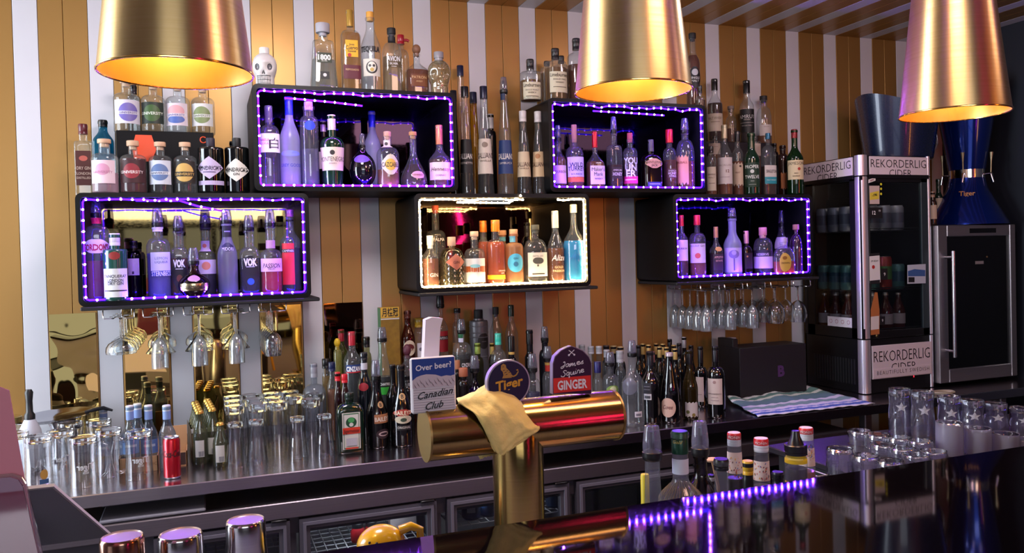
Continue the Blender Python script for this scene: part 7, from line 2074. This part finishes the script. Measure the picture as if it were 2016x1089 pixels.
# drinks on the fridge shelves
def can(name, label, group, loc, col, h=.122, r=.0325, band=None):
    c_ = thing(name, label, 'can', loc, group)
    mb = MB(); mb.lathe([(r * .8, 0), (r, .008), (r, h - .012), (r * .84, h - .002)], P(col, .35, .15), 22, top=False)
    if band:
        mb.lathe([(r * 1.004, h * .3), (r * 1.004, h * .7)], P(band, .35), 22, bottom=False, top=False)
    mb.build('can_body', c_)
    mb = MB(); mb.lathe([(r * .84, h - .002), (r * .86, h), (r * .78, h - .003), (.002, h - .003)], SILVER, 20, bottom=False); mb.build('can_lid', c_)
    return c_


lv = ['top', 'middle', 'bottom']
colsx = [fx0 + .065, fx0 + .145, fx0 + .225, fx0 + .305]
deps = [fy0 + .085, fy0 + .165, fy0 + .245, fy0 + .325]
pr = None
specs = [(shz[2], '#9a9aa4', '#6a6a78', 'silver can on the top fridge shelf'), (shz[1], '#5a8a84', '#3a5a6a', 'teal can on the middle fridge shelf')]
rowname = ['front', 'second', 'third', 'back']
for z, c1, c2, lab in specs:
    pr = None
    for i in range(4):
        for j in range(4):
            loc = (colsx[i], deps[j], z + .0035)
            l = '%s, %s column from the left, %s row' % (lab, ordn[i], rowname[j])
            g = lab + 's'
            if i == 2 and j == 0 and z == shz[1]:
                can('drink_can', 'colourful red and green can on the middle fridge shelf, front row', g, loc, '#a83a30', .160, .031, '#5a8a4a')
                continue
            if pr is None:
                pr = can('drink_can', l, g, loc, c1, .122, .0325, c2)
            else:
                c_ = copy_tree(pr); c_.location = loc; tag(c_, l, 'can', g)
pr = None
for i in range(4):
    for j in range(4):
        loc = (colsx[i], deps[j], shz[0] + .0035)
        l = 'cider bottle on the bottom fridge shelf, %s column from the left, %s row' % (ordn[i], rowname[j])
        g = 'cider bottles on the bottom fridge shelf'
        if pr is None:
            pr = thing('cider_bottle', l, 'bottle', loc, g)
            mb = MB(); mb.lathe([(.029, 0), (.031, .006), (.031, .09), (.026, .11), (.0125, .145), (.0115, .172)], GL('#b0584c', .5, .03, 1.2, .35, '#a04438'), 20); mb.build('glass', pr)
            mb = MB(); mb.lathe([(.0315, .028), (.0315, .078)], P('#cdbcb8', .5), 20, bottom=False, top=False); mb.build('label', pr)
            mb = MB(); mb.lathe([(.0135, .168), (.0125, .177)], P('#b8a8a0', .3, .6), 16); mb.build('crown_cap', pr)
        else:
            c_ = copy_tree(pr); c_.location = loc; tag(c_, l, 'bottle', g)

# ---------------------------------------------------------------- ice buckets on the fridge
NVY = P('#16203e', .28, .2, coat=.4)
def bucket(xc, yc, r, h, label, dip):
    t = thing('ice_bucket', label, 'ice bucket', (xc, yc, FT + .0006), 'dark blue ice buckets on the cider fridge')
    n = 48
    prof = [(.76, 0), (.80, .02), (.90, .5), (1.0, 1.0), (.965, 1.0), (.86, .5), (.74, .06)]
    vs, fs = [], []
    for r_, z_ in prof:
        for j in range(n):
            a = 2 * math.pi * j / n
            hh_ = h * (1 + dip * math.cos(2 * a))
            vs.append((r * r_ * math.cos(a), r * r_ * math.sin(a) * .8, z_ * hh_))
    for i in range(len(prof) - 1):
        for j in range(n):
            fs.append([i * n + j, i * n + (j + 1) % n, (i + 1) * n + (j + 1) % n, (i + 1) * n + j])
    fs.append(list(range(n - 1, -1, -1))); fs.append(list(range((len(prof) - 1) * n, len(prof) * n)))
    mb = MB(); mb.add(vs, fs, NVY); mb.build('tub', t)
    mb = MB(); mb.tube([(r * .93, -.02, h * .55), (r * 1.06, -.02, h * .50), (r * 1.08, -.02, h * .3), (r * .95, -.02, h * .12)], .005, P('#8a8a90', .35, .6), 8); mb.build('handle', t)
    return t


a, b = W(1697, 250, 3.17), W(1836, 250, 3.17)
bucket((a.x + b.x) / 2, 3.17, (b.x - a.x) / 2 * .95, W(1740, 200, 3.17).z - FT, 'dark blue ice bucket with dipped rim on top of the cider fridge', .10)

# ---------------------------------------------------------------- wine cooler
cx0, cx1, cy0 = 3.335, 3.862, 2.965
zt_ = W(1930, 441, cy0).z
t = thing('wine_cooler', 'steel framed wine cooler with long bar handle right of the cider fridge', 'wine cooler', (cx0, cy0, CT + .0004))
h = zt_ - CT
w = cx1 - cx0
SF = brushed('#c8c6ca', .36, 0, 'H', '#b8b6ba')
mb = MB()
mb.box(.004, w - .004, .05, .45, 0.012, h, FB, .004)
for xx in (.03, w - .06):
    mb.box(xx, xx + .03, .08, .11, 0, .014, FB)
mb.build('cabinet', t)
dr = bpy.data.objects.new('door', None); COL.objects.link(dr); dr.parent = t
mb = MB()
e = .062
mb.box(0, e, 0, .045, .02, h - .004, SF, .003); mb.box(w - .04, w, 0, .045, .02, h - .004, SF, .003)
mb.box(e, w - .04, .0, .045, h - .06, h - .004, SF, .003); mb.box(e, w - .04, 0, .045, .02, .085, SF, .003)
mb.build('door_frame', dr)
mb = MB(); mb.box(e, w - .04, .012, .02, .085, h - .06, P('#08080b', .06, spec=.6)); mb.build('door_pane', dr)
mb = MB()
hx_ = .028 + .02
mb.tube([(hx_, -.045, .15), (hx_, -.045, h - .13)], .0085, P('#c4c2c6', .2, 1.0), 16)
for z in (.18, h - .16):
    mb.tube([(hx_, -.045, z), (hx_, .004, z)], .007, P('#a8a6aa', .25, 1.0), 12)
mb.build('handle', dr)
mb = MB(); mb.box(.21, .39, -.001, .004, h - .045, h - .022, P('#0c0c10', .1)); mb.build('display_panel', dr)
mb = MB(); mb.box(.26, .315, .0105, .0125, h - .20, h - .185, P('#b0a8a8', .3, .5)); mb.build('badge', dr)
mb = MB(); mb.tube([(.34 + .004 * math.cos(i * .8), .011, h - .165 + .004 * math.sin(i * .8)) for i in range(8)], .001, P('#c8a070', .3, .8), 6, closed=True); mb.build('lock', dr)

# blue beer tower dispenser standing on the cooler
xc_ = W(1905, 440, 3.12).x
t = thing('drink_dispenser', 'blue metallic beer tower with chrome taps on the wine cooler', 'beer dispenser', (xc_, 3.12, zt_ + .0006))
BLU = P('#0e2c86', .16, .75, coat=.6)
k = (W(1985, 430, 3.12).x - W(1868, 430, 3.12).x) / 2 * .9
zq = lambda v: W(1905, v, 3.12).z - zt_
mb = MB(); mb.lathe([(k, 0), (k * .98, .012), (k * .66, zq(395)), (k * .50, zq(372)), (k * .44, zq(352))], BLU, 36); mb.build('base', t)
mb = MB(); mb.lathe([(k * .44, zq(352)), (k * .44, zq(336))], CHROME, 36, bottom=False); mb.build('collar', t)
mb = MB(); mb.lathe([(k * .45, zq(336)), (k * .55, zq(290)), (k * .66, zq(240)), (k * .74, zq(170)), (k * .70, zq(160))], BLU, 36); mb.build('tank', t)
ph = math.atan2(xc_, 3.12)
mb = MB(); rz_ = k * .60; mb.text('Tiger', P('#b8783c', .4), lambda a, b: (rz_ * 1.03 * math.sin(-ph + a / rz_), -rz_ * 1.03 * math.cos(-ph + a / rz_), zq(383) + b), .024, maxw=.1, bold=.02); mb.build('lettering', t)
for be, in ((-ph - .15,), (-ph + 1.35,), (-ph - 1.6,)):
    o = bpy.data.objects.new('tap', None); COL.objects.link(o); o.parent = t
    r_ = k * .44
    a, b = math.sin(be), -math.cos(be)
    mb = MB(); mb.tube([(a * r_, b * r_, zq(345)), (a * (r_ + .03), b * (r_ + .03), zq(345)), (a * (r_ + .034), b * (r_ + .034), zq(362))], .006, CHROME, 10); mb.build('tap_spout', o)
    mb = MB(); mb.tube([(a * (r_ + .026), b * (r_ + .026), zq(343)), (a * (r_ + .028), b * (r_ + .028), zq(320)), (a * (r_ + .03), b * (r_ + .03), zq(304))], [.003, .004, .009], P('#a89878', .3, .6), 10); mb.build('tap_lever', o)
# bottles between fridge and cooler
gB = (1640, 160, 3.63)
bottle(gB, 680, 745, 790, 3.05, zt_ + .0005, 'bottle with cream label on the left corner of the wine cooler', group='bottles on the wine cooler', glass=P('#2a1a12', .12), nw=34, cap=('screw', '#a88870', 830, 38), s0=880, s1=850, labels=[(684, 742, 885, 985, '#bfa890', 'r', [])])
bottle(gB, 725, 785, 700, 3.20, zt_ + .0005, 'green bottle with cream label behind the first one on the wine cooler', group='bottles on the wine cooler', glass=P('#10241a', .1), nw=34, cap=('screw', '#16281e', 770, 36), s0=830, s1=790, shape='slope', labels=[(735, 783, 835, 970, '#b09c84', 'r', [])])
# coil of cable on the counter
c0 = Wz(1862, 776, CT)
mb = MB(); mb.tube([(.055 * math.cos(i * .2618) * (1 + .1 * (i > 24)), .035 * math.sin(i * .2618), .003 + .0012 * i / 6) for i in range(44)], .003, P('#b8a890', .5), 7)
tag(mb.build('cable_coil', None, (c0.x, c0.y + .01, CT + .0006)), 'pale cable coiled on the counter before the wine cooler', 'cable')

# ---------------------------------------------------------------- striped bar towel
A, B_, Cc, Dd = Wz(1430, 792, CT), Wz(1492, 823, CT), Wz(1724, 797, CT), Wz(1590, 770, CT)
m_, nt, out = new_mat('striped_towel')
N, L = nt.nodes.new, nt.links.new
b = N('ShaderNodeBsdfPrincipled'); b.inputs['Roughness'].default_value = .9
uv = N('ShaderNodeUVMap')
sep = N('ShaderNodeSeparateXYZ'); L(uv.outputs[0], sep.inputs[0])
rp_ = N('ShaderNodeValToRGB'); rp_.color_ramp.interpolation = 'CONSTANT'
stp = [(0, '#d4d0d8'), (.05, '#4a62a8'), (.13, '#d4d0d8'), (.17, '#6a80b8'), (.21, '#d4d0d8'), (.30, '#7a9a90'), (.42, '#cfd0cc'), (.50, '#5a7a74'), (.75, '#c8ccc4'), (.82, '#5a7a74'), (.92, '#c8c8c4')]
el = rp_.color_ramp.elements
el[0].position, el[0].color = 0, (*C(stp[0][1]), 1)
el[1].position, el[1].color = stp[1][0], (*C(stp[1][1]), 1)
for pz, cl in stp[2:]:
    e_ = el.new(pz); e_.color = (*C(cl), 1)
L(sep.outputs[1], rp_.inputs[0]); L(rp_.outputs[0], b.inputs['Base Color']); L(b.outputs[0], out.inputs[0])
nu, nv = 44, 26
rows_, uvs = [], []
for i in range(nv + 1):
    s = i / nv
    r_ = []
    for j in range(nu + 1):
        u = j / nu
        p = (B_.lerp(Cc, u)).lerp(A.lerp(Dd, u), s)
        wz = .006 * abs(math.sin(u * 9 + s * 5)) * s + .016 * max(0, math.sin(u * 13 + 1.0)) * s * s + .003 * math.sin(u * 31 + s * 17) ** 2
        r_.append((p.x + .006 * math.sin(s * 14 + u * 3), p.y + .004 * math.sin(u * 20), CT + .0035 + wz))
        uvs.append((u, s))
    rows_.append(r_)
mb = MB(); mb.grid(rows_, m_)
o = mb.build('bar_towel', sharp=180)
ul = o.data.uv_layers.new(name='UVMap')
for lp in o.data.loops:
    ul.data[lp.index].uv = uvs[lp.vertex_index]
sd = o.modifiers.new('thickness', 'SOLIDIFY'); sd.thickness = .003; sd.offset = 1
tag(o, 'rumpled green white and blue striped towel on the counter', 'towel')

# ---------------------------------------------------------------- things in the bench fridge
bg = 'dark blue beer cans in the bench fridge'
xs2 = xs[2]
for k, (u, lab, dy) in enumerate(((928, 'dark blue beer can with white panel behind the middle fridge door', 0), (963, 'dark blue beer can with white letters behind the middle fridge door', 0.01), (1128 - 35, 'dark blue can right of the brass column in the bench fridge', .0))):
    p = W(u, 1020, 2.90)
    c_ = can('drink_can', lab, bg, (p.x, 2.90 + dy, .6205), '#1a2c4c', .125, .036)
    ph = math.atan2(p.x, 2.9)
    mb = MB()
    at = lambda a, b: (.0366 * math.sin(-ph + a / .0366), -.0366 * math.cos(-ph + a / .0366), b)
    if k == 0:
        mb.grid([[at(-.016 + i * .004, z_) for i in range(9)] for z_ in (.03, .085)], P('#b8bcc4', .5))
    else:
        mb.text('CARLTON', P('#d0d4da', .5), lambda a, b: at(a + .004, b + .088), .008, maxw=.034)
        mb.text('DRY', P('#d0d4da', .5), lambda a, b: at(a + .004, b + .070), .020, maxw=.036, bold=.03)
        mb.prism([(at(-.008, .118)), at(.008, .118), at(0, .104)], (0, .0003, 0), P('#c8c8cc', .5))
    mb.build('label', c_)
rg = 'red bottles with black caps in the bench fridge'
for k, u in enumerate((705, 732)):
    p = W(u, 1060, 2.92)
    t = thing('drink_bottle', ('left' if k == 0 else 'right') + ' red bottle with black cap behind the first clear fridge door', 'bottle', (p.x, 2.92, .5895), rg)
    mb = MB(); mb.lathe([(.022, 0), (.026, .005), (.026, .035), (.02, .05)], P('#a01c24', .3), 20); mb.build('body', t)
    mb = MB(); mb.lathe([(.020, .05), (.021, .066), (.018, .069)], P('#17171a', .3), 20); mb.build('cap', t)
p = W(795, 1025, 2.95)
mb = MB(); mb.box(-.05, .05, 0, .05, 0, .06, P('#cfc2c4', .5), .003)
tag(mb.build('carton', None, (p.x, 2.95, .5895)), 'pinkish white carton inside the bench fridge', 'carton')

# ---------------------------------------------------------------- yellow lemon squeezer
p = W(762, 1070, 1.60)
t = thing('lemon_squeezer', 'yellow hinged lemon squeezer lying behind the bar edge', 'squeezer', (p.x, 1.60, p.z))
YL = P('#e0a818', .22, coat=.5)
r_ = .048
mb = MB()
vs, fs = [], []
n, m = 28, 9
for i in range(m + 1):
    a = math.pi / 2 * i / m
    for j in range(n):
        b_ = 2 * math.pi * j / n
        vs.append((-.012 + r_ * math.cos(a) * math.cos(b_), r_ * .9 * math.cos(a) * math.sin(b_), r_ * .8 * math.sin(a)))
for i in range(m):
    for j in range(n):
        fs.append([i * n + j, i * n + (j + 1) % n, (i + 1) * n + (j + 1) % n, (i + 1) * n + j])
mb.add(vs, fs, YL)
for a, b_ in ((.45, 4.0), (.42, 4.35)):
    mb.ball((-.012 + r_ * 1.0 * math.cos(a) * math.cos(b_), r_ * .9 * math.cos(a) * math.sin(b_), r_ * .8 * math.sin(a)), .0028, BLACK, 8, 6)
mb.build('bowl', t)
mb = MB(); mb.tube([(.024, -.012, .026), (.045, -.016, .033), (.064, -.016, .024), (.064, -.016, -.01)], [.010, .009, .008, .007], YL, 10); mb.build('hinge', t)
mb = MB(); mb.tube([(.062, -.016, .006), (.07, -.01, -.03), (.085, 0, -.12)], .008, YL, 10); mb.build('handle', t)
mb = MB(); mb.lathe([(.045, -(p.z - .866) + .0), (.048, -.004), (.046, -.002)], P('#2a2a2e', .4), 28); mb.build('rest', t)

# ---------------------------------------------------------------- shaker tins, tablet and menu at the lower left
tn = 'steel shaker tins upside down behind the bar'
TIN = brushed('#c2bcc0', .14, .2, 'Z', '#b2acb0')
for (ua, ub, vt, y, lab) in ((196, 283, 1056, 1.50, 'leftmost shaker tin with reddish base'), (311, 398, 1050, 1.53, 'middle one of the three shaker tins'), (445, 521, 1023, 1.56, 'rightmost shaker tin, showing its full flank')):
    a, b = W(ua, vt, y), W(ub, vt, y)
    xc_, r_ = (a.x + b.x) / 2, (b.x - a.x) / 2
    t = thing('shaker_tin', lab, 'shaker', (xc_, y, .866 + .0004), tn)
    H = W((ua + ub) / 2, vt, y).z - .866
    col = TIN if ua != 196 else brushed('#a87a68', .18, .2, 'Z', '#98705e')
    mb = MB(); mb.lathe([(r_ * 1.42, 0), (r_ * 1.42, .003), (r_ * 1.10, H * .80), (r_ * 1.06, H * .84), (r_ * 1.04, H - .006), (r_ * .99, H - .001), (r_ * .96, H)], col, 40, bottom=False, top=False); mb.build('body', t)
    mb = MB(); mb.lathe([(r_ * .96, H), (r_ * .90, H - .002), (.001, H - .0022)], P('#b8a4a6', .2, .5), 40, bottom=False); mb.build('base', t)
mb = MB(); mb.box(-.5, .14, -.09, .11, -.012, 0, P('#2c282e', .5, .5), .003); mb.box(-.48, -.45, -.05, .05, -.866, -.012, STEELD); mb.box(.09, .12, -.05, .05, -.866, -.012, STEELD)
tag(mb.build('tin_shelf', None, (.02, 1.535, .866)), 'low steel shelf behind the bar carrying the shaker tins', 'shelf')
# tablet on its stand, seen from behind
TR, BR = W(106, 958, 1.80), W(221, 1057, 2.0)
TR = W(106, 958, 1.72)
t = thing('tablet', 'white edged tablet on a tilted stand seen from behind, lower left', 'tablet', TR)
e1 = Vector((-.27, -.01, .004))
e2 = BR - TR
nrm = e1.cross(e2).normalized()
if nrm.y > 0:
    nrm = -nrm
o4 = [Vector((0, 0, 0)), e1, e1 + e2, e2]
mb = MB(); mb.prism(o4, -nrm * .006, P('#cfccd2', .3)); mb.build('rim', t, smooth=False)
ins = [v + (Vector((e1 + e2)) * .5 - v) * .035 + nrm * .0012 for v in o4]
mb = MB(); mb.prism(ins, -nrm * .004, P('#8a8d96', .45)); mb.build('back_shell', t, smooth=False)
mb = MB()
for k in range(3):
    c_ = e1 * (.10 + .16 * k) + nrm * .0016
    mb.prism([c_ + e1 * .0 - e2 * .0, c_ + e1 * .05, c_ + e1 * .05 + e2 * .006, c_ + e2 * .006], nrm * .0006, P('#7a7a82', .4))
mb.build('buttons', t, smooth=False)
m0 = e1 * .5 + e2 * .35
foot_z = .866 - TR.z
mb = MB()
f0 = Vector((m0.x, m0.y - .02, foot_z))
mb.prism([m0 + Vector((-.05, -.004, 0)), m0 + Vector((.05, -.004, 0)), Vector((m0.x + .07, m0.y - .02, foot_z + .012)), Vector((m0.x - .07, m0.y - .02, foot_z + .012))], (0, .012, 0), P('#3a3c44', .5))
mb.box(m0.x - .09, m0.x + .12, m0.y - .05, m0.y + .16, foot_z, foot_z + .012, P('#4a4c54', .5), .003)
mb.build('stand', t, smooth=False)
mb = MB(); mb.box(-.25, .25, -.06, .28, -.012, 0, P('#26232a', .5), .003)
for xx in (-.24, .2):
    mb.box(xx, xx + .03, 0, .03, -.866, -.012, STEELD)
tag(mb.build('till_shelf', None, (TR.x - .10, TR.y, .866)), 'dark shelf under the tablet behind the bar', 'shelf')
# pink menu card in a clear holder on the bar
ym = 1.10
a, b, c_ = W(14, 770, ym), W(72, 1089, ym), W(0, 752, ym)
t = thing('menu_card', 'tall pink menu card standing at the left edge of the bar', 'menu', (a.x, ym, 1.1554))
slope = (b.x - a.x) / (a.z - b.z)
h = a.z - 1.155
xb_ = slope * h
mb = MB(); mb.prism([(-.21, 0, 0), (xb_, 0, 0), (.002, 0, h), (-.02, 0, h + .012), (-.21, 0, h + .10)], (0, .002, 0), P('#e08a98', .5)); mb.build('card', t, smooth=False)
zt_ = W(30, 938, ym - .012).z - 1.155
xr0 = W(45, 945, ym - .012).x - a.x
xr1 = xr0 + slope * zt_ + .006
mb = MB()
o_ = [(-.21, 0), (xr1, 0), (xr0, zt_ - .012), (xr0 - .004, zt_ - .004), (xr0 - .012, zt_), (-.21, zt_)]
AC = GL('#e4dce4', .5, .02, 1.5)
mb.prism([(x, -.016, z) for x, z in o_], (0, .003, 0), AC)
mb.prism([(x, .006, z) for x, z in o_], (0, .003, 0), AC)
mb.box(-.21, xr1 + .01, -.05, .05, 0, .003, AC)
mb.tube([(xr1, -.005, .002), (xr0, -.005, zt_ - .012), (xr0 - .004, -.005, zt_ - .004), (xr0 - .012, -.005, zt_), (-.2, -.005, zt_)], .0022, GL('#ffffff', .6, .02, 3, .15), 6)
o = mb.build('acrylic_holder', None, t.location, smooth=False)
tag(o, 'clear acrylic holder around the pink menu card', 'menu holder')
